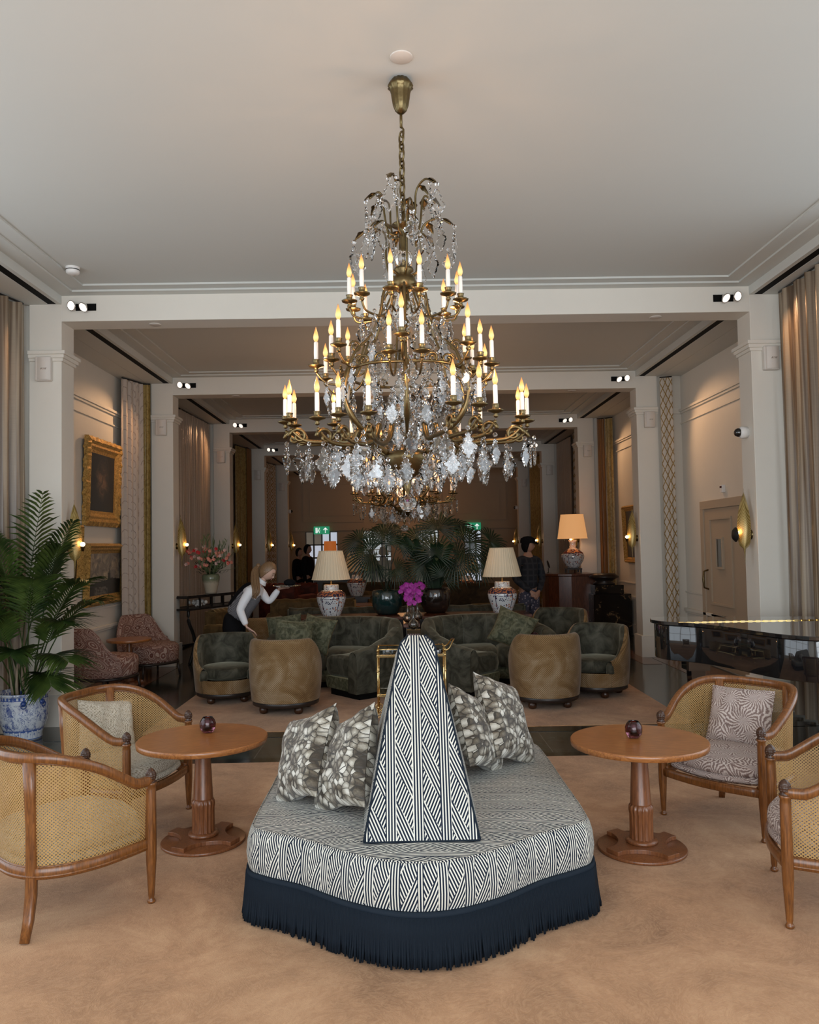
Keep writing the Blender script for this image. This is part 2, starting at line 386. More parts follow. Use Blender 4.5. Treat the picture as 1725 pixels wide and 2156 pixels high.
a = Mt('petal_print_fabric'); c = a.co('UV'); nz = a.noise(c, 16, 3); d0, cc = a.vor(a.vec(*[q+nz*0.03 for q in a.xyz(c)[:2]]), 30); e = a.vor(a.vec(*[q+nz*0.03 for q in a.xyz(c)[:2]]), 30, 'DISTANCE_TO_EDGE')
r_, g_, b_ = a.xyz(cc); fn = a.noise(a.map(c, (1, 1, 1)), 140, 3, 0.6, 1)
val = r_*0.55+d0*-0.55+fn*0.35
col = a.ramp(val+0.26, [(0.12, (0.035, 0.026, 0.017)), (0.32, (0.12, 0.10, 0.07)), (0.52, (0.33, 0.31, 0.255)), (0.75, (0.62, 0.61, 0.55))]); col = a.mix(e.lt(0.04), col, (0.03, 0.024, 0.016))
a.set(base=col, rough=0.5, sheen=0.2); a.bump(e.min(0.2), 0.6, 0.01); M['petal'] = a.m
# curtains
def cloth(name, col, col2=None, kind='plain', ca=None, rough=0.6, P=0.16, Q=0.22, **k):
    a = Mt(name); c = a.co('UV'); u, v, _ = a.xyz(c)
    n = a.noise(a.map(c, (1, 30, 1)), 6, 3); base = a.mix(n, col, col2 or tuple(x*0.8 for x in col))
    if kind == 'trellis':
        wob = (v/Q*2*PI).sin()*0.0
        l = (((u/P+v/Q).frac()-0.5).abs()).min(((u/P-v/Q).frac()-0.5).abs()).lt(0.085); base = a.mix(l, base, ca)
    if kind == 'dots':
        fu = (u/P).frac()-0.5; fv = (v/Q+(u/P).floor()*0.5).frac()-0.5; d = (fu.sq()+fv.sq()).sqrt()
        arc = (d-0.36).abs().lt(0.032)*(fv+0.15+fu*0.4).gt(0); dot = ((u/0.011).frac()-0.5).sq()+((v/0.011).frac()-0.5).sq()
        base = a.mix(arc*dot.lt(0.13), base, ca)
    if kind == 'damask':
        nn = a.noise(c, 9, 4, 0.6, 2); base = a.mix(nn.gt(0.52), base, ca)
    if kind == 'stripe':
        nn = a.noise(a.map(c, (9, 0.15, 1)), 2.6, 3); base = a.mix(nn.rng(0.4, 0.6), base, ca)
    a.set(base=base, rough=rough, **k); a.bump(n, 0.1, 0.003); return a.m
M['silk'] = cloth('striped_silk', (0.30, 0.24, 0.17), (0.40, 0.33, 0.24), 'stripe', (0.13, 0.085, 0.05), 0.32)
M['dots'] = cloth('cream_dotted_embroidery', (0.58, 0.50, 0.43), None, 'dots', (0.10, 0.055, 0.04), P=0.17, Q=0.2)
M['golddam'] = cloth('gold_damask', (0.42, 0.30, 0.10), None, 'damask', (0.27, 0.18, 0.05), 0.4)
M['trellis'] = cloth('ivory_gold_trellis', (0.62, 0.57, 0.50), None, 'trellis', (0.25, 0.15, 0.025), P=0.13, Q=0.17)
M['pleat'] = cloth('champagne_pleated', (0.34, 0.27, 0.21), (0.5, 0.41, 0.33), rough=0.35)
M['rust'] = cloth('rust_silk', (0.20, 0.085, 0.025), (0.27, 0.13, 0.04), rough=0.45)
M['sheer'] = cloth('white_sheer', (0.6, 0.55, 0.5))
# ceramics
a = Mt('imari_porcelain'); c = a.co('UV'); x, y, z = a.xyz(a.co('Object')); d0, cc = a.vor(c, 22); d1, c1 = a.vor(c, 40); g, h, i_ = a.xyz(cc); n = a.noise(c, 40, 2)
col = a.mix(((d0+n*0.2).lt(0.36))*g.gt(0.2), (0.66, 0.68, 0.70), (0.42, 0.12, 0.05)); col = a.mix(d0.lt(0.14), col, (0.6, 0.35, 0.25))
col = a.mix(d1.lt(0.33)*h.gt(0.42), col, (0.012, 0.016, 0.06)); col = a.mix(z.gt(0.245)*z.lt(0.315), col, a.mix(n.gt(0.52), (0.02, 0.018, 0.05), (0.42, 0.14, 0.06)))
th = a.t.nodes.new('ShaderNodeMath'); th.operation = 'ARCTAN2'; a.t.links.new(x.k, th.inputs[0]); a.t.links.new(y.k, th.inputs[1]); t_ = S(a.t, th.outputs[0])
u3 = ((t_/(2*PI/3)).frac()-0.5).abs(); fr_ = ((u3-0.30).abs().lt(0.012)*z.lt(0.235)*z.gt(0.05)).max((u3.lt(0.31))*((z-0.228+(u3*14).sin().abs()*0.012).abs().lt(0.003)))
col = a.mix(fr_, col, (0.012, 0.018, 0.07)); a.set(base=col, rough=0.12, coat=0.5); M['imari'] = a.m
a = Mt('blue_white_porcelain'); c = a.co('UV'); x, y, z = a.xyz(a.co('Object')); n = a.noise(c, 11, 5, 0.65, 1.2); n2 = a.noise(c, 45, 3)
body = n.gt(0.565).max((n-0.5).abs().lt(0.012)); col = a.mix(body*n2.rng(0.3, 0.7, 0.5, 1), (0.55, 0.60, 0.66), (0.02, 0.055, 0.25))
band = ((z-0.09).abs().lt(0.004)).max((z-0.10).abs().lt(0.002)).max((z-0.365).abs().lt(0.003)).max((z-0.012).abs().lt(0.004)).max(((z-0.38).abs().lt(0.014))*((a.xyz(c)[0]*160).sin().gt(0)))
col = a.mix(z.lt(0.088), col, a.mix((((a.xyz(c)[0]*14).frac()-0.5).abs().lt(0.36))*(z.gt(0.02))*((((a.xyz(c)[0]*14).frac()-0.5).abs().gt(0.31)).max(z.gt(0.078)).max((n2).gt(0.62))), (0.55, 0.60, 0.66), (0.06, 0.12, 0.34)))
col = a.mix(band, col, (0.05, 0.10, 0.32)); a.set(base=col, rough=0.12, coat=0.6); M['bluewhite'] = a.m
M['teal'] = plain('teal_glaze', (0.008, 0.03, 0.03), 0.15, coat=1.0, var=0.4)
M['brownglaze'] = plain('dark_brown_glaze', (0.015, 0.01, 0.008), 0.15, coat=1.0)
a = Mt('sage_cream_glaze'); x, y, z = a.xyz(a.co('Object')); n = a.noise(a.co(), 30, 3)
a.set(base=a.ramp(z*3+n*0.2, [(0.55, (0.45, 0.40, 0.31)), (0.72, (0.16, 0.19, 0.12))]), rough=0.2); M['glaze'] = a.m
# leaves
def leaf(name, a_, b_, rough=0.4):
    m = Mt(name); n = m.noise(m.co(), 6, 3); m.set(base=m.ramp(n, [(0.35, a_), (0.65, b_)]), rough=rough, spec=0.4); return m.m
M['leaf'] = leaf('kentia_leaf', (0.013, 0.030, 0.007), (0.055, 0.092, 0.018))
M['leafd'] = leaf('dark_palm_leaf', (0.004, 0.012, 0.005), (0.012, 0.032, 0.011))
M['stem'] = leaf('green_stem', (0.05, 0.09, 0.03), (0.12, 0.16, 0.06))
M['sheath'] = plain('dry_palm_sheath', (0.30, 0.24, 0.17), 0.8, var=0.3, nscale=30)
for nm, cl in (('pinkf', (0.62, 0.24, 0.18)), ('redf', (0.45, 0.02, 0.025)), ('palef', (0.6, 0.40, 0.36))): M[nm] = plain(nm+'_petal', cl, 0.6, var=0.2, nscale=60)
M['orchid'] = plain('magenta_orchid_petal', (0.36, 0.03, 0.30), 0.5, var=0.35, nscale=50)
# glass and light
def glass(name, col, rough=0.0, ior=1.5):
    a = Mt(name); n = a.noise(a.co(), 3, 1); a.set(base=a.mix(n, col, tuple(x*0.98 for x in col)), trans=1.0, rough=rough, ior=ior); return a.m
M['crystal'] = glass('cut_crystal', (1, 1, 1), 0.0, 1.6); M['glass'] = glass('clear_glass', (0.97, 1, 0.99))
M['plum'] = glass('plum_glass', (0.36, 0.14, 0.20), 0.04)
def emit(name, col, st, base=(0.8, 0.8, 0.8)):
    a = Mt(name); n = a.noise(a.co(), 20, 2); a.set(base=base, emis=a.mix(n, col, tuple(min(1, x*1.05) for x in col)), es=st)
    a.m.cycles.emission_sampling = 'NONE'; return a.m
a = Mt('candle_bulb'); x, y, z = a.xyz(a.co()); a.set(base=(0.25, 0.12, 0.04), emis=a.ramp((z-0.116)*12.0, [(0.0, (1.0, 0.42, 0.10)), (0.3, (1.0, 0.66, 0.28)), (0.6, (1.0, 0.42, 0.11)), (0.95, (0.30, 0.12, 0.04))]), es=1.55, rough=0.2); a.m.cycles.emission_sampling = 'NONE'; M['flame'] = a.m; M['fil'] = emit('bulb_filament', (1.0, 0.80, 0.45), 45)
M['bulb'] = emit('sconce_bulb', (1.0, 0.66, 0.34), 14)
M['spotl'] = emit('spot_lamp_face', (1.0, 0.84, 0.72), 1.3)
M['pane'] = emit('daylit_pane', (0.75, 0.82, 1.0), 0.6)
M['greensign'] = emit('exit_sign_green', (0.02, 0.25, 0.12), 0.9, (0.0, 0.2, 0.1)); M['signwhite'] = emit('exit_sign_white', (0.8, 0.95, 0.9), 0.8)
M['amber'] = emit('amber_shade', (1.0, 0.25, 0.05), 0.32, (0.5, 0.15, 0.04))
def shade(name, col, warm, es, pl=170):
    a = Mt(name); u, v, _ = a.xyz(a.co('UV')); n = a.noise(a.map(a.co('UV'), (60, 2, 1)), 3, 3)
    p = (u*pl).sin()*0.5+0.5
    base = a.mix(p.rng(0, 1, 0.2, 0.75)+n*0.2, tuple(x*0.72 for x in col), col)
    a.set(base=base, rough=0.8, emis=a.mix(n, warm, tuple(x*0.9 for x in warm)), es=es); a.m.cycles.emission_sampling = 'NONE'; a.bump(p, 0.4, 0.004); return a.m
M['shade'] = shade('ivory_pleated_shade', (0.72, 0.63, 0.47), (0.9, 0.68, 0.42), 0.10)
M['shadeo'] = shade('warm_linen_shade', (0.75, 0.45, 0.22), (1.0, 0.48, 0.18), 0.62, 0)
M['shadef'] = shade('tan_pleated_shade', (0.5, 0.32, 0.17), (0.9, 0.5, 0.22), 0.10)
# leaf sconce glass
a = Mt('amber_leaf_glass'); x, y, z = a.xyz(a.co('Object')); rib = ((z*0.8+(x.abs()+y.abs())*1.6)*420).sin()
a.set(base=a.mix(rib.gt(0), (0.30, 0.20, 0.05), (0.50, 0.38, 0.14)), rough=0.25, trans=0.25, metal=0.3); a.bump(rib, 0.2, 0.001); M['amberleaf'] = a.m
# paintings
a = Mt('windmill_landscape_canvas'); u, v, _ = a.xyz(a.co('UV')); c = a.co('UV'); n = a.noise(a.map(c, (2.2, 1.6, 1), (0, 0, 0), (0, 0, 0.6)), 2.6, 6, 0.65, 1); n2 = a.noise(c, 14, 5, 0.7)
sky = a.ramp(n, [(0.3, (0.07, 0.075, 0.08)), (0.5, (0.22, 0.19, 0.15)), (0.68, (0.5, 0.40, 0.27))])
hor = v-0.34+(n2*-0.16)+((u-0.75).abs()*0.15); land = hor.lt(-0.03)
water = (((u-0.38).abs()).lt(0.2))*(v.lt(0.2))*(n2.gt(0.48))
mill = ((u-0.62).abs().lt(0.035))*(v.lt(0.52)); mill = mill.max(((u-0.62).abs().lt(0.012))*(v.lt(0.62)))
col = a.mix(land.max(mill), sky, (0.018, 0.016, 0.012)); col = a.mix(water, col, (0.12, 0.11, 0.09)); a.set(base=col, rough=0.35); M['paint1'] = a.m
a = Mt('dark_interior_canvas'); u, v, _ = a.xyz(a.co('UV')); c = a.co('UV'); n = a.noise(c, 5, 6, 0.65, 1)
blob = ((u-0.5).sq()*3+(v-0.55).sq()*1.6); col = a.ramp(n+blob*-1.1, [(0.22, (0.012, 0.009, 0.006)), (0.42, (0.06, 0.035, 0.018)), (0.6, (0.22, 0.12, 0.06)), (0.7, (0.34, 0.24, 0.15))])
a.set(base=col, rough=0.3); M['paint2'] = a.m
a = Mt('gilded_frame'); n = a.noise(a.co(), 45, 5, 0.7, 1)
a.set(base=a.ramp(n, [(0.3, (0.12, 0.06, 0.015)), (0.5, (0.60, 0.36, 0.10)), (0.75, (0.9, 0.62, 0.22))]), rough=0.35, metal=0.55); a.bump(n, 0.7, 0.02); M['gilt'] = a.m
a = Mt('houndstooth_vest'); c = a.co(); x, y, z = a.xyz(c)
k = ((x+z)*150).frac().gt(0.5).max(((x-z)*150).frac().gt(0.5)); k2 = ((x+y)*400).sin()*((z)*400).sin()
a.set(base=a.mix(k2.gt(0), (0.03, 0.03, 0.035), (0.22, 0.22, 0.24)), rough=0.8); M['vest'] = a.m
a = Mt('dark_plaid'); c = a.co(); x, y, z = a.xyz(c); k = ((x/0.09).frac().lt(0.3)).max((z/0.09).frac().lt(0.3))
a.set(base=a.mix(k, (0.008, 0.01, 0.016), (0.022, 0.024, 0.03)), rough=0.9); M['plaid'] = a.m
a = Mt('floral_cloth'); d0, cc = a.vor(a.co(), 22); a.set(base=a.mix(d0.lt(0.3), (0.05, 0.05, 0.08), (0.28, 0.25, 0.28)), rough=0.9); M['floral'] = a.m
a = Mt('reeded_burgundy'); x, y, z = a.xyz(a.co()); k = (x/0.028).frac().gt(0.5); a.set(base=a.mix(k, (0.035, 0.010, 0.012), (0.21, 0.13, 0.12)), rough=0.4); M['reed'] = a.m
# ------------------------------------------------------------------ the setting
XL, XR = -3.29, 3.51            # inner faces of the columns
WL, WR = -3.95, 4.19            # side walls
BY = [7.84, 11.7, 15.6, 19.6, 23.6]; BT = 0.30
Y0, Y1 = -2.4, 27.2
WA, WB = -4.15, 4.35            # side walls of the first bay
m = MB(); m.box(WA-0.3, WB+0.3, Y0-0.3, Y1+0.2, -0.1, 0); struct('floor', m, M['marble'])
def band(x0, x1, y0, y1, mt, n, z=0.003):
    m = MB(); m.box(x0, x1, y0, y1, 0.0005, z); struct('trim_%d' % n, m, mt)
band(WA, WB, 6.37, 6.50, M['blackmarble'], 1); band(WA, WB, 7.22, 7.39, M['blackmarble'], 2)
band(-3.9, -3.2, 8.2, 11.6, M['redmarble'], 3); band(3.6, 4.1, 8.2, 11.6, M['redmarble'], 4); band(3.3, 3.55, 11.0, 15.0, M['redmarble'], 5)
# carpets
m = MB(); m.box(WA+0.15, WB-0.15, -2.1, 6.36, 0.0005, 0.010)
tag(m.build('carpet', M['carpet'], bevel=0.004), 'large sand coloured carpet under the striped ottoman and the cane chairs', 'carpet')
m = MB(); m.box(-2.38, 2.66, 7.41, 26.2, 0.0005, 0.010)
tag(m.build('carpet', M['carpet'], bevel=0.004), 'sand coloured carpet under the velvet sofas and tub chairs', 'carpet')
# ceiling
m = MB(); m.box(WA-0.3, WB+0.3, Y0-0.3, Y1+0.2, 4.231, 4.40); struct('ceiling', m, M['ceil'])
ys = [Y0]+BY+[Y1]
for k in range(6):
    a_, b_ = ys[k]+(BT if k else 0), ys[k+1]
    m = MB()
    for q, zz in ((0.15, 4.195), (0.30, 4.213)):
        zt = zz+0.0185 if q < 0.2 else 4.232
        m.box(XL, XL+q, a_, b_, zz, zt); m.box(XR-q, XR, a_, b_, zz, zt)
        m.box(XL+q, XR-q, b_-q*0.8, b_, zz, zt); m.box(XL+q, XR-q, a_, a_+q*0.8, zz, zt)
    struct('trim_%d' % (10+k), m, M['ceil'])
    for sx, x0, xw, nm in ((-1, XL, WA if k == 0 else WL, 'left'), (1, XR, WB if k == 0 else WR, 'right')):
        m = MB(); o0 = x0+sx*0.0; s1 = x0+sx*0.045; s2 = x0+sx*0.13; mid = x0+sx*0.36
        for p, q in ((o0, s1), (s2, mid), (mid+sx*0.006, xw)): m.box(min(p, q), max(p, q), a_, b_, 4.11, 4.23)
        m.cur = 1; m.box(min(s1, s2), max(s1, s2), a_, b_, 4.114, 4.23); m.box(min(mid, mid+sx*0.006), max(mid, mid+sx*0.006), a_, b_, 4.12, 4.23)
        struct('trim_%d' % (20+k+(10 if sx > 0 else 0)), m, [M['ceil'], M['black']])
# beams and columns
n = 40
for k, y in enumerate(BY):
    m = MB(); m.box(XL-0.001, XR+0.001, y+0.0005, y+BT-0.0005, 3.94, 4.25); struct('trim_%d' % n, m, M['wall']); n += 1
    for sx, x0, xw, nm in ((-1, XL, WL, 'left'), (1, XR, WR, 'right')):
        m = MB(); o = x0+sx*0.315
        m.box(min(x0, o), max(x0, o), y, y+BT, 0, 4.23)
        p = 0.03; m.box(min(x0-sx*p, o+sx*0.0), max(x0-sx*p, o), y-p, y+BT+p, 0, 0.31)
        for dz, p in ((3.545, 0.018), (3.575, 0.035), (3.61, 0.05)): m.box(min(x0-sx*p, o), max(x0-sx*p, o), y-p, y+BT+p, dz, dz+0.036)
        # wing wall to the side wall
        m.box(min(o, xw+sx*0.02), max(o, xw+sx*0.02), y+0.06, y+BT-0.02, 0, 4.23)
        m.box(min(o+sx*0.1, xw), max(o+sx*0.1, xw), y+0.03, y+BT, 3.55, 3.64); m.box(min(o, xw), max(o, xw), y+0.03, y+BT, 0, 0.2)
        struct('wall_pier_%s_%d' % (nm, k+1), m, M['wall'], bevel=0.004)
def sidewall(name, x, sx, y0, y1, mt, kf):
    m = MB(); m.box(min(x, x+sx*0.2), max(x, x+sx*0.2), y0, y1, 0, 4.23)
    for z0, z1, p in ((3.58, 3.615, 0.045), (3.55, 3.58, 0.025), (3.40, 3.42, 0.02), (0.92, 0.945, 0.02), (0.66, 0.70, 0.05), (0.63, 0.66, 0.03), (0, 0.2, 0.025)):
        m.box(min(x, x-sx*p), max(x, x-sx*p), y0, y1, z0, z1)
    struct(name, m, mt, bevel=0.003)
for k in range(1, 6):
    a_, b_ = BY[k-1]+BT-0.02, (BY[k]+0.06 if k < 5 else Y1)
    sidewall('wall_left_%d' % k, WL, -1, a_, b_, M['wall'] if k < 3 else M['warmwall'], k)
    sidewall('wall_right_%d' % k, WR, 1, a_, b_, M['wall'] if k < 3 else M['warmwall'], k)
# first bay: tall side windows and the window front behind the visitor
def winwall(name, ax, c, lo, hi, wins, wn):
    m = MB()
    def bx(a0, a1, z0, z1, t0=0.0, t1=0.2):
        if ax == 'x': m.box(min(c+t0*sg, c+t1*sg), max(c+t0*sg, c+t1*sg), a0, a1, z0, z1)
        else: m.box(a0, a1, min(c+t0*sg, c+t1*sg), max(c+t0*sg, c+t1*sg), z0, z1)
    sg = 1 if (ax == 'x' and c > 0) else -1
    pts = [lo]+[q for w_ in wins for q in w_[:2]]+[hi]
    for i in range(0, len(pts), 2): bx(pts[i], pts[i+1], 0, 4.23)
    for w0, w1, z0, z1 in wins: bx(w0, w1, 0, z0); bx(w0, w1, z1, 4.23)
    struct(name, m, M['wall'])
    for w0, w1, z0, z1 in wins:
        m = MB(); nx = 4
        for i in range(nx+1): q = lerp(w0, w1, i/nx); bx(max(w0, q-0.025), min(w1, q+0.025), z0, z1, 0.06, 0.12)
        for i in range(4): q = lerp(z0, z1, i/3); bx(w0, w1, max(z0, q-0.025), min(z1, q+0.025), 0.06, 0.12)
        struct('window_%d' % wn, m, M['white']); wn += 1
winwall('wall_left', 'x', WA, Y0, BY[0]+0.1, [(0.3, 6.3, 0.4, 3.8)], 1)
winwall('wall_right', 'x', WB, Y0, BY[0]+0.1, [(0.3, 6.3, 0.4, 3.8)], 2)
winwall('wall_front', 'y', Y0, WA, WB, [(-3.5, -1.3, 0.3, 3.7), (-1.1, 1.1, 0.1, 3.7), (1.3, 3.5, 0.3, 3.7)], 3)
# end wall with panelling and two doorways
DW = [(-3.18, -2.1), (-1.25, -0.3), (0.5, 1.3), (2.15, 2.75)]
m = MB(); pts = [WL]+[q for d in DW for q in d]+[WR]
for i in range(0, len(pts), 2): m.box(pts[i], pts[i+1], Y1-0.2, Y1, 0, 4.23)
for d in DW: m.box(d[0], d[1], Y1-0.2, Y1, 2.2, 4.23)
m.box(WL, WR, Y1-0.26, Y1-0.2, 2.22, 2.34)
for x0, x1 in ((-3.25, -1.2), (-1.0, 1.2), (1.4, 3.6)):
    for q, p in ((0, 0.03), (0.22, 0.015)):
        a0, a1, z0, z1 = x0+q, x1-q, 2.5+q, 3.8-q
        for bxx in ((a0, a1, z0, z0+0.03), (a0, a1, z1-0.03, z1), (a0, a0+0.03, z0+0.03, z1-0.03), (a1-0.03, a1, z0+0.03, z1-0.03)): m.box(bxx[0], bxx[1], Y1-0.2-p, Y1-0.2, bxx[2], bxx[3])
struct('wall_back', m, M['warmwall'])
m = MB(); m.box(WL-0.4, WR+0.4, Y1+0.9, Y1+1.0, 0, 4.4); struct('wall_lobby', m, M['warmwall'])
for i, d in enumerate(DW):
    m = MB(); w_ = d[1]-d[0]; y = Y1-0.1; nx = 4 if i == 0 else 3
    for k in range(nx+1): q = d[0]+w_*k/nx; m.box(q-0.02, q+0.02, y-0.03, y+0.03, 0, 2.2)
    for k in range(6): q = 2.2*k/5; m.box(d[0], d[1], y-0.03, y+0.03, max(0, q-0.02), min(2.2, q+0.02))
    m.box(d[0], d[1], y-0.03, y+0.03, 0, 0.44)
    dd = struct('door_%d' % (i+1), m, M['mahog'] if i == 3 else M['darkwood'])
    if i in (0, 3):
        g = MB()
        for k in range(nx):
            for j in range(1 if i == 3 else 2, 5):
                if i == 0 and (k, j) in ((0, 4), (1, 4)): continue
                q0 = d[0]+w_*k/nx+0.03; g.box(q0, q0+w_/nx-0.06, y+0.01, y+0.014, 0.44*j+0.03, 0.44*j+0.41)
        g.build('pane', M['pane'], dd)
    else:
        g = MB(); g.box(d[0], d[1], y+0.01, y+0.014, 0.44, 2.18); g.build('pane', M['glass'], dd)
# service door, right wall of the second bay
m = MB(); x = WR
for y0, y1, z0, z1, p in ((9.5, 11.02, 2.10, 2.21, 0.05), (10.91, 11.02, 0, 2.1, 0.05), (9.5, 9.61, 0, 2.1, 0.05)): m.box(x-p, x, y0, y1, z0, z1)
m.box(x-0.03, x, 9.61, 10.91, 0.01, 2.1)
def pf(y0, y1, z0, z1, p=0.05, t=0.035):
    for b_ in ((y0, y1, z0, z0+t), (y0, y1, z1-t, z1), (y0, y0+t, z0+t, z1-t), (y1-t, y1, z0+t, z1-t)): m.box(x-p, x-0.01, *b_)
pf(10.0, 10.72, 0.82, 1.98); pf(10.27, 10.5, 1.30, 1.72, 0.06, 0.03); pf(10.0, 10.72, 0.15, 0.7)
d5 = struct('door_5', m, M['warmwall'], bevel=0.004)
g = MB(); g.box(x-0.045, x-0.04, 10.3, 10.47, 1.33, 1.69); g.build('pane', M['glass'], d5)
g = MB(); g.tube([(x-0.03, 10.83, 1.02), (x-0.09, 10.83, 1.04), (x-0.10, 10.83, 1.15), (x-0.09, 10.83, 1.26), (x-0.03, 10.83, 1.28)], [0.012, 0.012, 0.016, 0.012, 0.012]); g.build('door_handle', M['brass'], d5)
# small ceiling and wall fittings
m = MB(); m.lathe([(0, 0), (0.055, 0), (0.06, 0.003), (0.06, 0.006)], 32); o = m.build('ceiling_disc', M['offwhite']); o.location = (0.05, 4.09, 4.2245); tag(o, 'round flat cream disc on the ceiling just in front of the chandelier canopy', 'sensor', 'ceiling discs')
for q, (x, y) in enumerate(((-2.42, 7.99), (2.62, 7.99), (2.6, 11.85), (-2.4, 11.85))):
    o2 = o.copy(); C.objects.link(o2); o2.location = (x, y, 3.9345)
    tag(o2, 'round flat cream disc under the %s beam, %s end' % ('nearest' if q < 2 else 'second', 'left' if x < 0 else 'right'), 'sensor', 'ceiling discs')
o = thing('smoke_detector', (-2.9, 7.15, 4.231), 'white round smoke detector on the left corner of the nearest ceiling', 'smoke detector')
m = MB(); m.lathe([(0, -0.062), (0.045, -0.062), (0.058, -0.05), (0.06, -0.03), (0.062, 0)], 32); m.build('housing', M['white'], o)
m = MB(); m.lathe([(0.0615, -0.022), (0.0625, -0.026), (0.0615, -0.03)], 32); m.build('vent', M['iron'], o)
def txt(name, s, size, mat, parent, loc, rot, shear=0):
    cu = bpy.data.curves.new(name, 'FONT'); cu.body = s; cu.size = size; cu.extrude = 0.0006; cu.shear = shear; cu.align_x = 'CENTER'
    o = bpy.data.objects.new(name, cu); C.objects.link(o); bpy.context.view_layer.update()
    me = bpy.data.meshes.new_from_object(o.evaluated_get(bpy.context.evaluated_depsgraph_get())); bpy.data.objects.remove(o)
    me.materials.clear(); me.materials.append(mat); o = bpy.data.objects.new(name, me); C.objects.link(o); o.parent = parent; o.location = loc; o.rotation_euler = rot; return o
def speaker():
    o = thing('wall_speaker', (0, 0, 0), 'x', 'speaker', group='wall speakers on the column fronts')
    m = MB(); m.box(-0.078, 0.078, -0.06, 0, -0.12, 0.12); m.build('cabinet', M['offwhite'], o, bevel=0.012)
    m = MB(); m.grid(lambda a, b: (lerp(-0.052, 0.070, a), -0.061-0.014*math.sin(a*PI), lerp(-0.108, 0.108, b)), 12, 2, flip=False); m.build('grille', M['offwhite'], o)
    txt('badge', 'BOSE', 0.024, M['steel'], o, (0.012, -0.0755, -0.012), (R(90), 0, 0), 0.4)
    return o
sp0 = speaker(); wh = ['nearest', 'second', 'third', 'fourth', 'fifth']; kmap0 = None; first = True
for sx, x in ((-1, -3.45), (1, 3.69)):
    for k, y in enumerate(BY):
        o = sp0 if first else copy_tree(sp0); first = False
        o.location = (x, y, 3.465); tag(o, 'cream wall speaker high on the %s column of the %s side' % (wh[k], 'left' if sx < 0 else 'right'))
def spots(k, sx):
    x = -3.05 if sx < 0 else 3.25; y = BY[k]
    o = thing('twin_spotlight', (x, y, 4.078), 'pair of lit round spot lamps on a black plate, %s end of the %s beam' % ('left' if sx < 0 else 'right', wh[k]), 'spotlight', group='twin spotlights on the beams')
    m = MB(); m.box(-0.10, 0.10, -0.004, 0, -0.035, 0.035); m.build('plate', M['black'], o)
    for dx, dz, ax, az in ((-0.115*-sx*1 if sx > 0 else -0.115, 0.0, -14, 30*sx), ((-0.0) if sx > 0 else 0.0, -0.014, -38, 35*sx)):
        mm = Matrix.Translation((dx, -0.06, dz)) @ Matrix.Rotation(R(az*0.8), 4, 'Z') @ Matrix.Rotation(R(90-ax), 4, 'X')
        m = MB(); m.lathe([(0.0, -0.03), (0.025, -0.03), (0.046, 0.0), (0.05, 0.012), (0.046, 0.014), (0.043, 0.01)], 24, M=mm); l = m.build('lamp_head', M['steel'], o)
        m = MB(); m.lathe([(0.0, 0.004), (0.012, 0.006), (0.030, 0.004), (0.044, 0.011)], 24, M=mm); m.build('lamp_face', M['spotl'], l)
    return o
for k in range(4):
    for sx in (-1, 1):
        o = spots(k, sx)
        x = -3.12 if sx < 0 else 3.32; xx = -4.0 if sx < 0 else 4.2
        if k < 3: spot('spot_beam', (x, BY[k]-0.15, 4.0), (xx, BY[k]-1.5, 2.5), 42 if k == 0 else 60, (1, 0.56, 0.28), 80)
        if k > 0: spot('spot_beam', (0.1, BY[k]-0.2, 3.9), (0.1, BY[k]-1.8, 0), 9, (1, 0.66, 0.42), 100)
# warm downlights: picture and wall glow in the bays (recessed in the black slots)
for (lx, ly, tx, ty, tz, e) in ((-3.45, 9.0, -3.95, 9.3, 2.6, 16), (3.68, 9.0, 4.19, 9.2, 2.4, 30), (3.66, 13.0, 4.19, 13.6, 2.2, 18), (-3.4, 13.6, -3.8, 14.0, 2, 14), (-3.4, 17.5, -3.8, 17.6, 2, 9), (3.66, 17.5, 4.1, 17.6, 2, 9)):
    spot('slot_downlight', (lx, ly, 4.15), (tx, ty, tz), e*3.2, (1, 0.58, 0.30), 90)
for y, e in ((25.4, 22), (21.8, 8)): point('lobby_lamp', (0.1, y, 3.4), e, (1, 0.5, 0.22), 0.2)
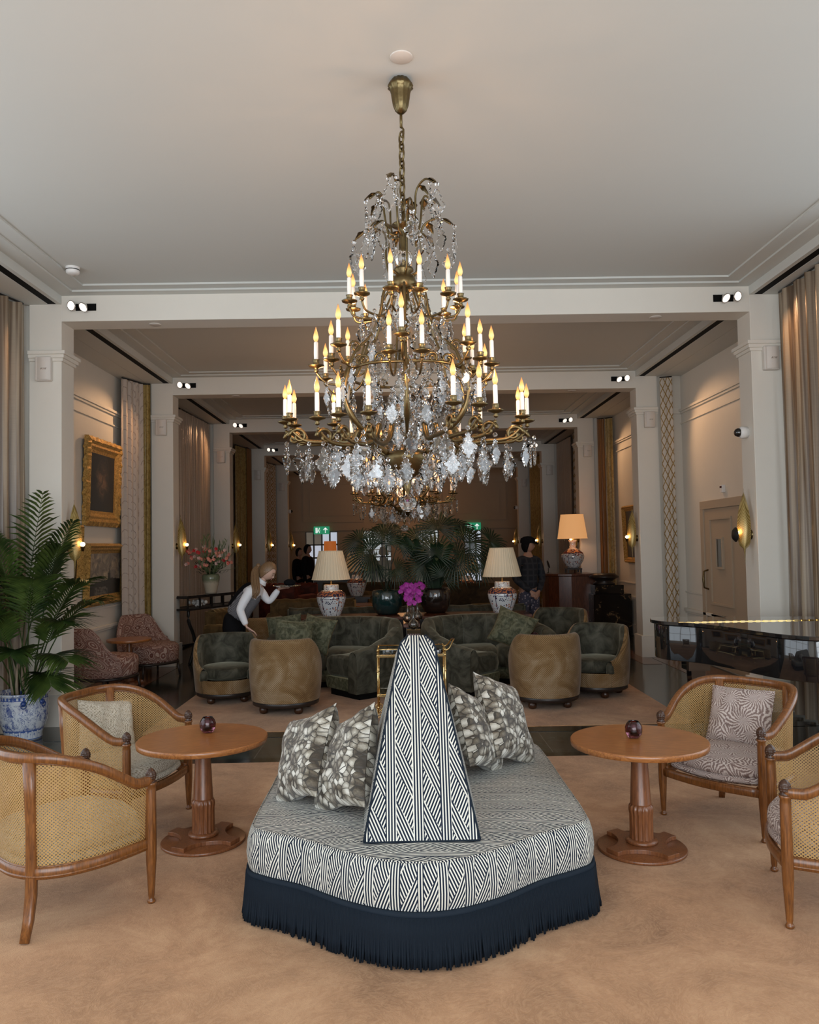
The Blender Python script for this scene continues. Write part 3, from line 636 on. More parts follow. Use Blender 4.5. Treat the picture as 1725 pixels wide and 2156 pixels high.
# leaf sconces
def sconce(x, y, z, sx, lab, s=1.0, e=0.9, face=0):
    o = thing('leaf_sconce', (x, y, z), lab, 'wall lamp', group='leaf wall lamps on the columns')
    dx = -sx      # points into the room
    m = MB(); m.lathe([(0, 0.035), (0.03, 0.03), (0.047, 0.012), (0.05, 0)], 24, M=Matrix.Rotation(R(90)*dx, 4, 'Y')); m.build('wall_plate', M['brass'], o)
    m = MB(); m.tube([(0.02*dx, 0, 0), (0.07*dx, 0, 0), (0.08*dx, -0.01, 0.0), (0.16*dx, -0.05, -0.035), (0.17*dx, -0.06, -0.02)], 0.006); m.box(0.045*dx-0.004, 0.045*dx+0.004, -0.004, 0.004, -0.09, 0.09); m.build('arm', M['brass'], o)
    def lf(a, b):
        h = lerp(-0.30, 0.46, b); t = b
        wv = (math.sin(PI*min(1, t*1.06))**0.8)*0.085*(0.35 if t < 0.22 else 1)*(1 if t > 0.30 else lerp(0.5, 1, max(0, (t-0.1)/0.2)))
        bend = 0.10*math.sin(t*PI*0.9+0.3)-0.03
        u = (a-0.5)*2
        return (dx*(0.06+0.06*(1-u*u)*0.4+bend*0.55-0.05*(t**3)), u*wv*0.75+0.0, h)
    m = MB(); m.grid(lf, 10, 24); m.grid(lambda a, b: tuple(Vector(lf(a, b))+Vector((-dx*0.006, 0, 0))), 10, 24, flip=True); lo = m.build('leaf_shade', M['amberleaf'], o, loc=(dx*0.06, 0.0, 0.0), rot=(0, 0, R(62)*dx*-1))
    m = MB(); m.lathe([(0, -0.05), (0.012, -0.05), (0.014, -0.02), (0.022, -0.015), (0.02, 0)], 16, M=T(0.17*dx, -0.06, 0)); m.build('lamp_holder', M['brass'], o)
    m = MB(); m.ball((0.17*dx, -0.06, 0.02), 0.022); m.build('bulb', M['bulb'], o)
    if s > 1:
        m = MB(); m.lathe([(0.0, 0.0), (0.05, 0.012), (0.075, 0.035)], 20, M=Matrix.Translation((0.215*dx, -0.06, 0.0)) @ Matrix.Rotation(R(-90)*dx, 4, 'Y')); m.build('reflector_cup', M['iron'], o)
    point('sconce_glow', (x+0.17*dx, y-0.09, z+0.03), e, (1, 0.5, 0.2), 0.03)
    return o
for k in range(5):
    for sx, xx in ((-1, XL), (1, XR)):
        sconce(xx, BY[k]+0.15, 1.73, sx, 'gilded leaf wall lamp with bare bulb on the %s column of the %s side' % (wh[k], 'left' if sx < 0 else 'right'), 1.2 if (k == 0 and sx > 0) else 1.0, 0.9)
# dome cameras
def dome(x, y, z, sx, lab):
    o = thing('dome_camera', (x, y, z), lab, 'security camera', group='white dome cameras'); mm = Matrix.Rotation(R(90)*-sx, 4, 'Y')
    m = MB(); m.lathe([(0, 0.0), (0.055, 0.0), (0.06, 0.05), (0.058, 0.07), (0.05, 0.08), (0.04, 0.082)], 28, M=mm); m.build('housing', M['white'], o)
    m = MB(); m.lathe([(0.044, 0.075), (0.043, 0.10), (0.032, 0.122), (0.015, 0.132), (0, 0.134)], 24, M=mm); m.build('dome', M['blackgloss'], o)
    return o
dome(XR, 7.99, 2.755, 1, 'white dome camera on the nearest right column above the leaf lamp')
dome(-3.29, 23.75, 2.75, -1, 'small white dome camera on the fifth left column near the end wall'); dome(3.51, 23.75, 2.75, 1, 'small white dome camera on the fifth right column near the end wall')
o = thing('door_sensor', (WR, 10.28, 2.34), 'small white motion sensor above the panelled service door', 'sensor')
m = MB(); m.box(-0.045, 0, -0.04, 0.04, -0.05, 0.05); m.build('housing', M['white'], o, bevel=0.006)
m = MB(); m.box(-0.048, -0.044, -0.03, 0.03, 0.01, 0.035); m.build('red_window', M['redv'], o)
# exit signs
for x, lab in ((-2.62, 'green exit sign with running man over the left end doorway'), (2.45, 'green exit sign with running man over the right end doorway')):
    o = thing('exit_sign', (x, Y1-0.34, 2.24 if x < 0 else 2.28), lab, 'exit sign', group='green exit signs')
    m = MB(); m.box(-0.26, 0.26, -0.03, 0.03, -0.13, 0.13); m.build('light_box', M['greensign'], o)
    m = MB(); y = -0.034
    m.box(0.115, 0.145, y, y+0.003, -0.09, 0.06); m.prism([(0.05, 0.02), (0.13, 0.1), (0.21, 0.02), (0.18, 0.0), (0.13, 0.05), (0.08, 0.0)], 0, 0.003, M=Matrix.Translation((0, y+0.003, 0)) @ Matrix.Rotation(R(90), 4, 'X')); m.build('arrow', M['signwhite'], o)
    m = MB(); m.box(-0.2, -0.13, y, y+0.003, -0.09, 0.09); m.ball((-0.07, y, 0.07), 0.02, 8, 6); m.tube([(-0.08, y, 0.045), (-0.10, y, -0.01), (-0.06, y, -0.05), (-0.08, y, -0.09)], 0.013, 5); m.tube([(-0.12, y, 0.0), (-0.09, y, 0.03), (-0.04, y, 0.0)], 0.01, 5); m.tube([(-0.10, y, -0.01), (-0.13, y, -0.05), (-0.16, y, -0.05)], 0.012, 5); m.build('running_figure', M['signwhite'], o)
# curtains
def curtain(path, z0, z1, mt, lab, group='curtains of the side bays', amp=0.035, per=0.13, name='curtain', gather=0.0, seed=1, parts=None):
    L = [0]
    for p, q in zip(path, path[1:]): L.append(L[-1]+math.dist(p, q))
    tot = L[-1]; r_ = random.Random(seed); n = max(24, int(tot/per*10)); ph = [r_.uniform(-0.6, 0.6) for _ in range(8)]
    def fn(a, b):
        s = a*tot
        k = max(i for i in range(len(L)-1) if L[i] <= s+1e-9); t = (s-L[k])/(L[k+1]-L[k])
        x = lerp(path[k][0], path[k+1][0], t); y = lerp(path[k][1], path[k+1][1], t)
        dx, dy = path[k+1][0]-path[k][0], path[k+1][1]-path[k][1]; l = math.hypot(dx, dy)
        w_ = amp*(math.sin(s/per*2*PI+ph[0]+0.5*math.sin(s*3+ph[1])+0.35*math.sin((1-b)*3+ph[2]))*(0.55+0.45*(1-b))+0.25*math.sin(s/per*2*PI*2.3+ph[3]+b*2))
        return (x-dy/l*w_, y+dx/l*w_, lerp(z0, z1, b))
    o = thing(name, (path[0][0], path[0][1], z0), lab, 'curtain', group=group)
    m = MB(); m.grid(fn, n, 14, uvf=lambda a, b: (a*tot*1.7, lerp(z0, z1, b))); m.grid(lambda a, b: tuple(Vector(fn(a, b))+Vector((0.004, 0.004, 0))), n, 14, uvf=lambda a, b: (a*tot*1.7, lerp(z0, z1, b)), flip=True)
    m.build('drape', mt, o, loc=(-path[0][0], -path[0][1], -z0))
    m = MB(); m.tube([(p[0]-path[0][0], p[1]-path[0][1], z1-z0+0.012) for p in path], 0.010, 6); m.build('rail', M['iron'], o)
    return o
curtain([(-3.63, 7.76), (-3.78, 7.1), (-3.82, 6.3)], 0.03, 4.085, M['silk'], 'brown and grey striped silk curtain beside the nearest left column', amp=0.065, per=0.22, seed=3)
curtain([(3.76, 7.74), (3.72, 6.0)], 0.03, 4.085, M['silk'], 'brown and grey striped silk curtain behind the grand piano', amp=0.065, per=0.22, seed=4)
curtain([(-3.84, 11.15), (-3.70, 11.58)], 0.04, 4.08, M['dots'], 'cream curtain with dotted arcs beside the second left column', amp=0.03, per=0.12, seed=5)
curtain([(-3.72, 11.60), (-3.6, 11.63)], 0.04, 4.08, M['golddam'], 'narrow gold damask curtain touching the second left column', amp=0.02, per=0.05, seed=6)
curtain([(3.84, 11.62), (4.0, 11.56)], 0.03, 4.06, M['trellis'], 'ivory curtain with gold trellis beside the second right column', amp=0.03, per=0.15, seed=7)
curtain([(3.84, 8.16), (3.87, 8.28)], 0.03, 4.06, M['trellis'], 'narrow strip of ivory and gold trellis curtain behind the nearest right column', amp=0.02, per=0.12, seed=8)
# third bay left: sheer, trellis, pleated champagne
curtain([(-3.80, 12.1), (-3.80, 12.62)], 0.03, 4.08, M['trellis'], 'ivory curtain with brown trellis left of the flower console', amp=0.03, per=0.16, seed=9)
curtain([(-3.78, 12.80), (-3.74, 13.6)], 0.03, 4.08, M['trellis'], 'ivory curtain with brown trellis behind the flower console', amp=0.03, per=0.2, seed=10)
curtain([(-3.74, 13.65), (-3.66, 15.4)], 0.03, 4.08, M['pleat'], 'champagne pleated curtain behind the gladioli', amp=0.035, per=0.11, seed=11)
curtain([(3.86, 15.45), (3.98, 15.4)], 0.03, 4.06, M['rust'], 'rust silk curtain behind the black marble pedestal', amp=0.02, per=0.06, seed=12)
curtain([(4.0, 15.4), (4.12, 15.3)], 0.03, 4.06, M['golddam'], 'gold damask curtain beside the rust silk curtain', amp=0.02, per=0.08, seed=13)
curtain([(-3.8, 18.6), (-3.66, 19.4)], 0.03, 4.08, M['golddam'], 'gold damask curtain beside the fourth left column', amp=0.03, per=0.1, seed=14)
curtain([(-3.64, 19.2), (-3.6, 19.5)], 0.03, 4.08, M['rust'], 'rust silk curtain beside the fourth left column', amp=0.02, per=0.08, seed=15)
curtain([(-3.85, 22.0), (-3.6, 23.4)], 0.03, 4.08, M['trellis'], 'trellis curtain beside the fifth left column', amp=0.03, per=0.15, seed=16)
curtain([(3.9, 18.0), (3.85, 19.4)], 0.03, 4.08, M['pleat'], 'champagne pleated curtain behind the bar lamp', amp=0.03, per=0.11, seed=17)
curtain([(3.80, 16.2), (3.86, 17.6)], 0.03, 4.08, M['trellis'], 'trellis curtain right of the bar lamp', amp=0.03, per=0.15, seed=18)
curtain([(3.85, 21.6), (3.83, 23.4)], 0.03, 4.08, M['golddam'], 'gold damask curtain behind the man in the cap', amp=0.03, per=0.1, seed=19)
# pictures on the left wall
def picture(x, y0, y1, z0, z1, sx, fw, cm, lab, ornate=0, nm='framed_painting', tilt=0.03):
    o = thing(nm, (x, (y0+y1)/2, (z0+z1)/2), lab, 'painting'); h = (z1-z0)/2; w_ = (y1-y0)/2; d = sx*-1
    m = MB(); nP = 8 if ornate else 6
    prof = [(0, 0), (0.0, 0.05), (0.25, 0.075), (0.45, 0.05), (0.6, 0.055), (0.8, 0.03), (1.0, 0.022), (1.0, 0)]
    r_ = random.Random(3); per = [(-w_, -h), (w_, -h), (w_, h), (-w_, h)]
    N = 40
    def fn(a, b):
        s = a*4; k = int(s) % 4; t = s-int(s) if a < 1 else 0.0
        if a >= 1: k = 0
        k2 = b*(len(prof)-1); i = int(k2+1e-6); q, dp_ = prof[min(i, len(prof)-1)]
        A, B = per[k], per[(k+1) % 4]; ins = q*fw
        ax = lerp(A[0], B[0], t); az = lerp(A[1], B[1], t)
        px = max(-w_+ins, min(w_-ins, ax)); pz = max(-h+ins, min(h-ins, az))
        e = ornate*(0.5*math.sin(t*N*0.9)+0.5*math.sin(t*N*2.1+1)) if i in (0, 1, 2) else 0
        if i in (0, 1): px += math.copysign(abs(e)*0.012, px) if abs(ax) >= w_-1e-6 else 0; pz += math.copysign(abs(e)*0.012, pz) if abs(az) >= h-1e-6 else 0
        return (d*(dp_+e*0.012), px, pz)
    m.grid(fn, 4*N, len(prof)-1, uvf=lambda a, b: (a*4, b), smooth=False); m.build('frame', M['gilt'], o)
    m = MB(); g = 0.022
    m.add([(d*g, -w_+fw*0.95, -h+fw*0.95), (d*g, w_-fw*0.95, -h+fw*0.95), (d*g, w_-fw*0.95, h-fw*0.95), (d*g, -w_+fw*0.95, h-fw*0.95)], [(0, 1, 2, 3)], [(0, 0), (1, 0), (1, 1), (0, 1)]); m.box(min(0, d*(g-0.003)), max(0, d*(g-0.003)), -w_+fw*.9, w_-fw*.9, -h+fw*.9, h-fw*.9)
    m.build('canvas', cm, o); o.rotation_euler = (0, tilt*sx*-1, 0); return o
picture(-3.93, 10.0, 11.2, 2.01, 3.13, -1, 0.19, M['paint2'], 'tall dark figure painting in a heavy carved gilt frame', 1)
picture(-3.93, 10.0, 11.38, 0.98, 1.78, -1, 0.13, M['paint1'], 'cloudy landscape painting with a windmill in a gilt frame, below the carved frame', 0)
picture(-3.93, 9.25, 9.85, 1.25, 2.0, -1, 0.09, M['paint2'], 'narrow gilt framed picture partly hidden behind the palm fronds', 0)
picture(4.17, 13.7, 14.75, 1.30, 2.33, 1, 0.10, M['paint2'], 'dark painting in a thin frame on the right wall behind the leaf lamp', 0)
# ------------------------------------------------------------------ chandelier
def pend_mesh():
    half = [(0.02, 0), (0.07, .03), (.15, .07), (.10, .13), (.13, .17), (.24, .21), (.29, .27), (.20, .33), (.26, .38), (.40, .44), (.47, .52), (.43, .60), (.30, .64), (.33, .72), (.24, .80), (.13, .85), (.11, .92), (.02, 1)]
    out = [(w_*0.62, -h) for w_, h in half]+[(-w_*0.62, -h) for w_, h in half[::-1]]; n = len(out); S_ = 0.124
    m = MB(); vs = []
    for sc_, y in ((1, 0.0), (0.76, -0.045), (0.76, 0.045)):
        cx_, cz = 0, -0.5
        for x, z in out: vs.append(((cx_+(x-cx_)*sc_*1.15)*S_, y*S_, (cz+(z-cz)*(sc_*0.5+0.5 if sc_ < 1 else 1))*S_))
    fs = []
    for i in range(n):
        j = (i+1) % n
        fs += [(i, j, n+j, n+i)[::-1], (i, j, 2*n+j, 2*n+i)]
    fs += [tuple(range(n, 2*n))[::-1], tuple(range(2*n, 3*n))]
    m.add(vs, fs)
    m.ball((0, 0, 0.016), 0.011, 6, 4, smooth=False)
    return m
pm = pend_mesh(); pme = pm.mesh('pendant', M['crystal'])
ch = thing('crystal_chandelier', (0.045, 4.3, 4.231), 'large brass and crystal candle chandelier hanging nearest over the striped ottoman', 'chandelier')
HZ = -4.231
m = MB(); m.lathe([(0, HZ+4.04), (0.018, HZ+4.045), (0.033, HZ+4.06), (0.045, HZ+4.09), (0.052, HZ+4.13), (0.056, HZ+4.16), (0.062, HZ+4.18), (0.074, HZ+4.19), (0.068, HZ+4.205), (0.05, HZ+4.231)], 36, flute=12, fd=0.12); m.build('canopy', M['brass'], ch)
m = MB(); m.tube([(0, 0, HZ+4.06), (0, 0, HZ+3.965)], 0.008, 10); m.tube([(0, 0, HZ+3.97), (0.012, 0, HZ+3.955), (0.012, 0, HZ+3.93), (0.004, 0, HZ+3.91), (-0.006, 0, HZ+3.92)], 0.006, 8); m.build('hook', M['brass'], ch)
z = HZ+3.935; i = 0
while z > HZ+3.50:
    big = (i % 2 == 0); h, w_ = (0.036, 0.023) if big else (0.027, 0.012); c_ = z-h*0.8; th = 0 if i % 2 else PI/2
    m = MB(); pts = [(math.cos(q*2*PI/20)*w_*math.cos(th+0.5), math.cos(q*2*PI/20)*w_*math.sin(th+0.5), c_+math.sin(q*2*PI/20)*h) for q in range(20)]
    m.tube(pts, 0.0056, 7, closed=True); m.build('chain_link', M['brass'], ch); z -= (h*1.62-0.004); i += 1
# stem and body
m = MB(); prof = [(0.0, 3.50), (0.008, 3.495), (0.010, 3.44), (0.022, 3.43), (0.06, 3.425), (0.062, 3.418), (0.02, 3.41), (0.014, 3.38), (0.022, 3.34), (0.014, 3.30), (0.02, 3.28)]
m.lathe([(r, HZ+z) for r, z in prof], 20); m.lathe([(r, HZ+z) for r, z in ((0.012, 3.30), (0.012, 2.12))], 12)
for z0 in (3.0, 2.86, 2.6): m.lathe([(0.012, HZ+z0+.05), (0.026, HZ+z0+.03), (0.018, HZ+z0), (0.03, HZ+z0-.03), (0.012, HZ+z0-.05)], 16)
m.build('stem', M['brass'], ch)
m = MB(); m.lathe([(0.015, HZ+3.285), (0.045, HZ+3.27), (0.055, HZ+3.235), (0.045, HZ+3.20), (0.02, HZ+3.185)], 20); m.build('glass_ball', M['crystal'], ch)
m = MB(); m.lathe([(r, HZ+z) for r, z in ((0.02, 3.19), (0.05, 3.185), (0.055, 3.17), (0.035, 3.155), (0.06, 3.13), (0.07, 3.10), (0.055, 3.07), (0.03, 3.05), (0.012, 3.03))], 28, flute=14, fd=0.06); m.build('upper_hub', M['brass'], ch)
m = MB(); m.lathe([(r, HZ+z) for r, z in ((0.03, 2.19), (0.10, 2.185), (0.125, 2.165), (0.12, 2.14), (0.10, 2.10), (0.06, 2.06), (0.025, 2.04), (0.018, 2.02), (0.022, 2.0), (0.012, 1.975), (0.008, 1.955))], 32, flute=16, fd=0.05); m.build('lower_bowl', M['brass'], ch)
def facet(): m = MB(); m.ball((0, 0, 0), 0.047, 12, 8, smooth=False); return m
facet().build('crystal_ball', M['crystal'], ch, loc=(0, 0, HZ+1.907))
# cage ribs: crown basket to bowl
def P3(th, r, z, tw=0): return Vector((r*math.cos(th), r*math.sin(th), HZ+z))
for k in range(6):
    th = R(30+60*k); m = MB()
    pts = curve([P3(th, 0.05, 3.09), P3(th, 0.12, 3.05), P3(th, 0.15, 2.92), P3(th, 0.20, 2.80), P3(th, 0.30, 2.70), P3(th, 0.34, 2.60)], 28); m.tube(pts, 0.008, 7)
    sp = [Vector((math.cos(th)*(0.30+0.035*math.cos(q)*(1-q/11)), math.sin(th)*(0.30+0.035*math.cos(q)*(1-q/11)), HZ+2.72+0.035*math.sin(q)*(1-q/11))) for q in [i_*0.5 for i_ in range(19)]]
    m.tube(sp, 0.006, 6); m.build('cage_rib', M['brass'], ch)
    m = MB(); pts = curve([P3(th, 0.34, 2.61), P3(th, 0.37, 2.48), P3(th, 0.33, 2.36), P3(th, 0.22, 2.25), P3(th, 0.12, 2.17)], 26); m.tube(pts, [0.013+0.004*math.sin(i_*0.6) for i_ in range(27)], 7); m.build('cage_rib', M['brass'], ch)
m = MB(); N = 48; m.tube([P3(2*PI*i_/N, 0.34+0.012*math.cos(12*PI*i_/N*1), 2.60) for i_ in range(N)], 0.008, 6, closed=True)
for k in range(6):
    th = R(60*k)
    for s_ in (-1, 1):
        sp = [Vector((math.cos(th)*0.345-math.sin(th)*s_*(0.045+0.035*math.cos(q)*(1-q/11)), math.sin(th)*0.345+math.cos(th)*s_*(0.045+0.035*math.cos(q)*(1-q/11)), HZ+2.62+0.03*math.sin(q)*(1-q/11))) for q in [i_*0.5 for i_ in range(17)]]
        m.tube(sp, 0.006, 6)
m.build('scroll_gallery', M['brass'], ch)
# crown arms with leaves
def leaf_tip(m, p, d):
    d = Vector(d); side = Vector((-d.y, d.x, 0)).normalized()
    def fn(a, b):
        u = (a-0.5)*2; w_ = 0.020*math.sin(PI*min(1, b*0.92+0.08))*(1+0.25*math.cos(b*14)); return p+d*(b*0.06)+side*u*w_+Vector((0, 0, 0.008-0.045*b*b-abs(u)*0.006))
    m.grid(fn, 6, 8); m.grid(lambda a, b: fn(a, b)+Vector((0, 0, -0.003)), 6, 8, flip=True)
pend = []    # (x,y,z,rot,scale)
for ring, (n_, z0, r1, z1, ofs) in enumerate(((6, 3.42, 0.215, 3.585, 12), (6, 3.20, 0.235, 3.40, 40))):
    for k in range(n_):
        th = R(360/n_*k+ofs); m = MB(); rr = r1*(0.85+0.3*((k*7) % 3)/2); zz = z1+0.02*((k*5) % 3)
        pts = curve([P3(th, 0.03, z0-0.06), P3(th, 0.08, z0-0.04), P3(th, 0.10, z0+0.04), P3(th, 0.11, zz-0.03), P3(th, rr*0.72, zz+0.01), P3(th, rr, zz-0.03)], 24)
        m.tube(pts, 0.0058, 7); leaf_tip(m, pts[-4], (math.cos(th), math.sin(th), 0)); leaf_tip(m, pts[-9], (math.cos(th+1.2), math.sin(th+1.2), 0)); m.build('crown_arm', M['brass'], ch)
        for q, (rr2, dz, s_) in enumerate(((rr+0.02, -0.07, 1.25), (rr*0.78, -0.03, 1.1), (rr*0.9, -0.16, 0.9))): pend.append((rr2*math.cos(th+q*0.12), rr2*math.sin(th+q*0.12), HZ+zz+dz, th+q, s_, 2))
# candles: (px, py of tube foot, sign of depth offset, tier radius)
yaw, pit, rol = R(-0.7036), R(2.3934), R(-1.03)
CAND = [  # x, y, z relative to room measured from the photograph
 ('t', 736, 624, -0.3), ('t', 744, 642, .6), ('t', 762, 608, -.8), ('t', 770, 663, .9), ('t', 823, 596, -1), ('t', 884, 599, -1), ('t', 935, 652, .9), ('t', 944, 608, -.8), ('t', 970, 621, -.3), ('t', 963, 637, .6),
 ('m', 666, 760, -.2), ('m', 686, 789, .6), ('m', 698, 747, -.5), ('m', 713, 715, -.75), ('m', 733, 753, .8), ('m', 820, 729, -1), ('m', 889, 727, -1), ('m', 846, 692, -1.15), ('m', 856, 752, 1), ('m', 986, 711, -.75), ('m', 979, 745, .8), ('m', 1012, 744, -.5), ('m', 1022, 789, .6), ('m', 1036, 756, -.2), ('m', 995, 772, .9),
 ('b', 601, 879, .15), ('b', 610, 872, -.2), ('b', 620, 886, .4), ('b', 668, 869, -.6), ('b', 713, 861, -.85), ('b', 776, 857, -1), ('b', 741, 914, .9), ('b', 703, 884, .7), ('b', 955, 836, -1), ('b', 1010, 840, -.85), ('b', 1044, 853, -.6), ('b', 967, 914, .9), ('b', 1012, 888, .7), ('b', 1092, 880, .4), ('b', 1100, 866, -.2), ('b', 1110, 876, .15)]
RT = {'t': 0.28, 'm': 0.42, 'b': 0.60}
def tier_pos(t, px, py, s_):
    D = 4.3+RT[t]*s_; Mx = (Matrix.Rotation(yaw, 3, 'Z') @ Matrix.Rotation(PI/2+pit, 3, 'X') @ Matrix.Rotation(rol, 3, 'Z'))
    d = Mx @ Vector(((px-862.5)/1690, -(py-1078)/1690, -1)); k = D/d.y; return Vector((d.x*k-0.045, D-4.3, 1.68+d.z*k+HZ))
cup = MB(); cup.lathe([(0, -0.052), (0.010, -0.048), (0.014, -0.040), (0.008, -0.032), (0.016, -0.026), (0.040, -0.018), (0.044, -0.012), (0.038, -0.010), (0.020, -0.012), (0.016, -0.006), (0.017, 0.014), (0.020, 0.018), (0.016, 0.019), (0, 0.016)], 20, flute=10, fd=0.06); cme = cup.mesh('candle_cup', M['brass'])
tub_ = MB(); tub_.lathe([(0.0115, 0.015), (0.0120, 0.06), (0.0112, 0.112), (0.008, 0.116), (0, 0.116)], 12); tme = tub_.mesh('candle', M['wax'])
fl = MB(); fl.lathe([(0.006, 0.116), (0.013, 0.130), (0.0145, 0.142), (0.011, 0.160), (0.006, 0.178), (0.0015, 0.196), (0, 0.199)], 12); fme = fl.mesh('flame_bulb', M['flame'])
fi = MB(); fi.tube([(0, 0, 0.122), (0.004, 0, 0.135), (0, 0, 0.15), (0, 0, 0.162)], 0.0042, 6); fime = fi.mesh('filament', M['fil'])
def inst(name, me, par, loc, rz=0, s=1):
    o = bpy.data.objects.new(name, me); C.objects.link(o); o.parent = par; o.location = loc; o.rotation_euler = (0, 0, rz); o.scale = (s, s, s); return o
for t, px, py, s_ in CAND:
    p = tier_pos(t, px, py, s_); p.z += -0.012
    c_ = inst('candle_cup', cme, ch, p); k_ = inst('candle', tme, ch, p, s=0.98); inst('flame_bulb', fme, k_, (0, 0, 0)); inst('filament', fime, k_, (0, 0, 0))
    th = math.atan2(p.y, p.x); r = math.hypot(p.x, p.y); zc = p.z-HZ-0.05
    m = MB()
    if t == 'b': pts = [P3(th, 0.26, 2.30), P3(th, 0.31, 2.22), P3(th, r*0.68, zc-0.085), P3(th, r*0.88, zc-0.075), P3(th, r, zc-0.012)]
    elif t == 'm': pts = [P3(th, 0.22, 2.76), P3(th, 0.29, zc-0.03), P3(th, r*0.86, zc-0.06), P3(th, r, zc)]
    else: pts = [P3(th, 0.06, 3.06), P3(th, 0.11, 2.95), P3(th, 0.17, zc-0.05), P3(th, r*0.9, zc-0.045), P3(th, r, zc)]
    pts = curve(pts, 22); m.tube(pts, [lerp(0.016, 0.008, i_/22) if t == 'b' else 0.006 for i_ in range(23)], 7)
    if t == 'b':
        cc_ = r-0.045
        sp = [Vector((math.cos(th)*(cc_+0.05*math.cos(q)*(1-q/9)), math.sin(th)*(cc_+0.05*math.cos(q)*(1-q/9)), HZ+zc-0.055+0.045*math.sin(q)*(1-q/9))) for q in [i_*0.45 for i_ in range(17)]]
        m.tube(sp, [0.0115-0.0003*i_ for i_ in range(17)], 7)
    m.build('branch_arm', M['brass'], ch)
    if t == 'b':
        for q, (rr2, dz, s2) in enumerate(((r*1.03, -0.10, 1.1), (r*0.86, -0.15, 1.15), (r*0.66, -0.17, 1.2))): a2 = th+(q-1)*0.10+rnd.uniform(-.05, .05); pend.append((rr2*math.cos(a2), rr2*math.sin(a2), HZ+zc+dz+rnd.uniform(-.02, .02), a2, s2, 3))
    elif t == 'm': pend.append((r*0.9*math.cos(th+.1), r*0.9*math.sin(th+.1), HZ+zc-0.08, th, 0.9, 1))
    else: pend.append((r*0.8*math.cos(th+.1), r*0.8*math.sin(th+.1), HZ+zc-0.06, th, 1.0, 1))
for n_, r_, z_, s_ in ((10, 0.13, 2.99, 1.0), (8, 0.20, 2.86, 1.1), (9, 0.30, 2.74, 1.1), (8, 0.18, 2.70, 1.0), (12, 0.34, 2.55, 1.15), (10, 0.22, 2.56, 1.15), (10, 0.28, 2.42, 1.1), (8, 0.16, 2.46, 1.1), (6, 0.07, 2.50, 1.0), (8, 0.10, 2.36, 1.0), (12, 0.20, 2.30, 1.1), (14, 0.42, 2.24, 1.15), (12, 0.28, 2.14, 1.15), (9, 0.19, 2.12, 1.0), (6, 0.13, 2.07, 0.85)):
    for k in range(n_):
        th = 2*PI*k/n_+r_*9+rnd.uniform(-.12, .12); pend.append((r_*math.cos(th), r_*math.sin(th), HZ+z_+rnd.uniform(-.02, .02), th, s_*rnd.uniform(.9, 1.1), 1))
pend.sort(key=lambda p: (p[1]-0.3*abs(p[0])))
st = MB()
for i_, (x, y, z_, th, s_, bd) in enumerate(pend):
    rz = th+PI/2+rnd.uniform(-.5, .5)
    if i_ < 96: inst('crystal_pendant', pme, ch, (x, y, z_), rz, s_)
    else: st.add(pm.v, pm.f, None, False, Matrix.Translation((x, y, z_)) @ Matrix.Rotation(rz, 4, 'Z') @ Matrix.Scale(s_, 4))
tag(st.build('crystal_pendant', M['crystal'], ch), kind='stuff')
for k in range(6): point('candle_glow', (0.55*math.cos(R(60*k+15)), 0.55*math.sin(R(60*k+15)), HZ+2.56), 5.0, (1, 0.52, 0.24), 0.03, ch)
for k in range(3): point('candle_glow', (0.30*math.cos(R(120*k+40)), 0.30*math.sin(R(120*k+40)), HZ+2.98), 4.0, (1, 0.52, 0.24), 0.03, ch)
kmap = {}
for c in bpy.data.objects:
    if c.parent: kmap.setdefault(c.parent.name, []).append(c)
c2 = copy_tree(ch, kmap); c2.location = (0.06, 10.4, 4.231); tag(c2, 'second crystal chandelier further back, seen below the nearest one over the palms', 'chandelier')
# ------------------------------------------------------------------ the ottoman
OX = 0.07
def oplan(t, inset=0.0, grow=0.0):      # closed outline; t 0..1 starting at the bow, going left round
    pts = [(0.0, 3.215), (-0.16, 3.245), (-0.34, 3.345), (-0.53, 3.50), (-0.70, 3.60), (-0.795, 3.69), (-0.815, 3.86), (-0.815, 4.3), (-0.815, 4.8), (-0.79, 5.12), (-0.66, 5.24), (-0.4, 5.28), (0, 5.29)]
    full = pts+[(-x, y) for x, y in pts[-2:0:-1]]; n = len(full); k = int(t*n) % n; u = t*n-int(t*n)
    P = [Vector((*full[(k+i-1) % n], 0)) for i in range(4)]
    q = 0.5*((2*P[1])+(-P[0]+P[2])*u+(2*P[0]-5*P[1]+4*P[2]-P[3])*u*u+(-P[0]+3*P[1]-3*P[2]+P[3])*u*u*u)
    c_ = Vector((0, 4.25, 0)); return q
NT = 240; ring = [oplan(i_/NT) for i_ in range(NT)]; nor = []
for i_ in range(NT):
    d = ring[(i_+1) % NT]-ring[i_-1]; nor.append(Vector((d.y, -d.x, 0)).normalized()*-1)
AL = [0]
for i_ in range(NT): AL.append(AL[-1]+(ring[(i_+1) % NT]-ring[i_]).length)
if (nor[0].y > 0): nor = [-q for q in nor]
ot = thing('conversation_ottoman', (OX, 4.25, 0), 'long navy and white striped ottoman with central tapering backrest and dark fringe', 'ottoman')
def off(i_, d, z): q = ring[i_ % NT]+nor[i_ % NT]*d; return (q.x, q.y-4.25, z)
m = MB()
prof = [(-0.03, 0.215), (-0.018, 0.25), (-0.012, 0.30), (-0.018, 0.36), (-0.028, 0.395), (-0.045, 0.415)]
m.grid(lambda a, b: off(int(round(a*NT)), prof[int(round(b*5))][0], prof[int(round(b*5))][1]), NT, 5, uvf=lambda a, b: (AL[int(round(a*NT))]+0.02, prof[int(round(b*5))][1]), flip=True)
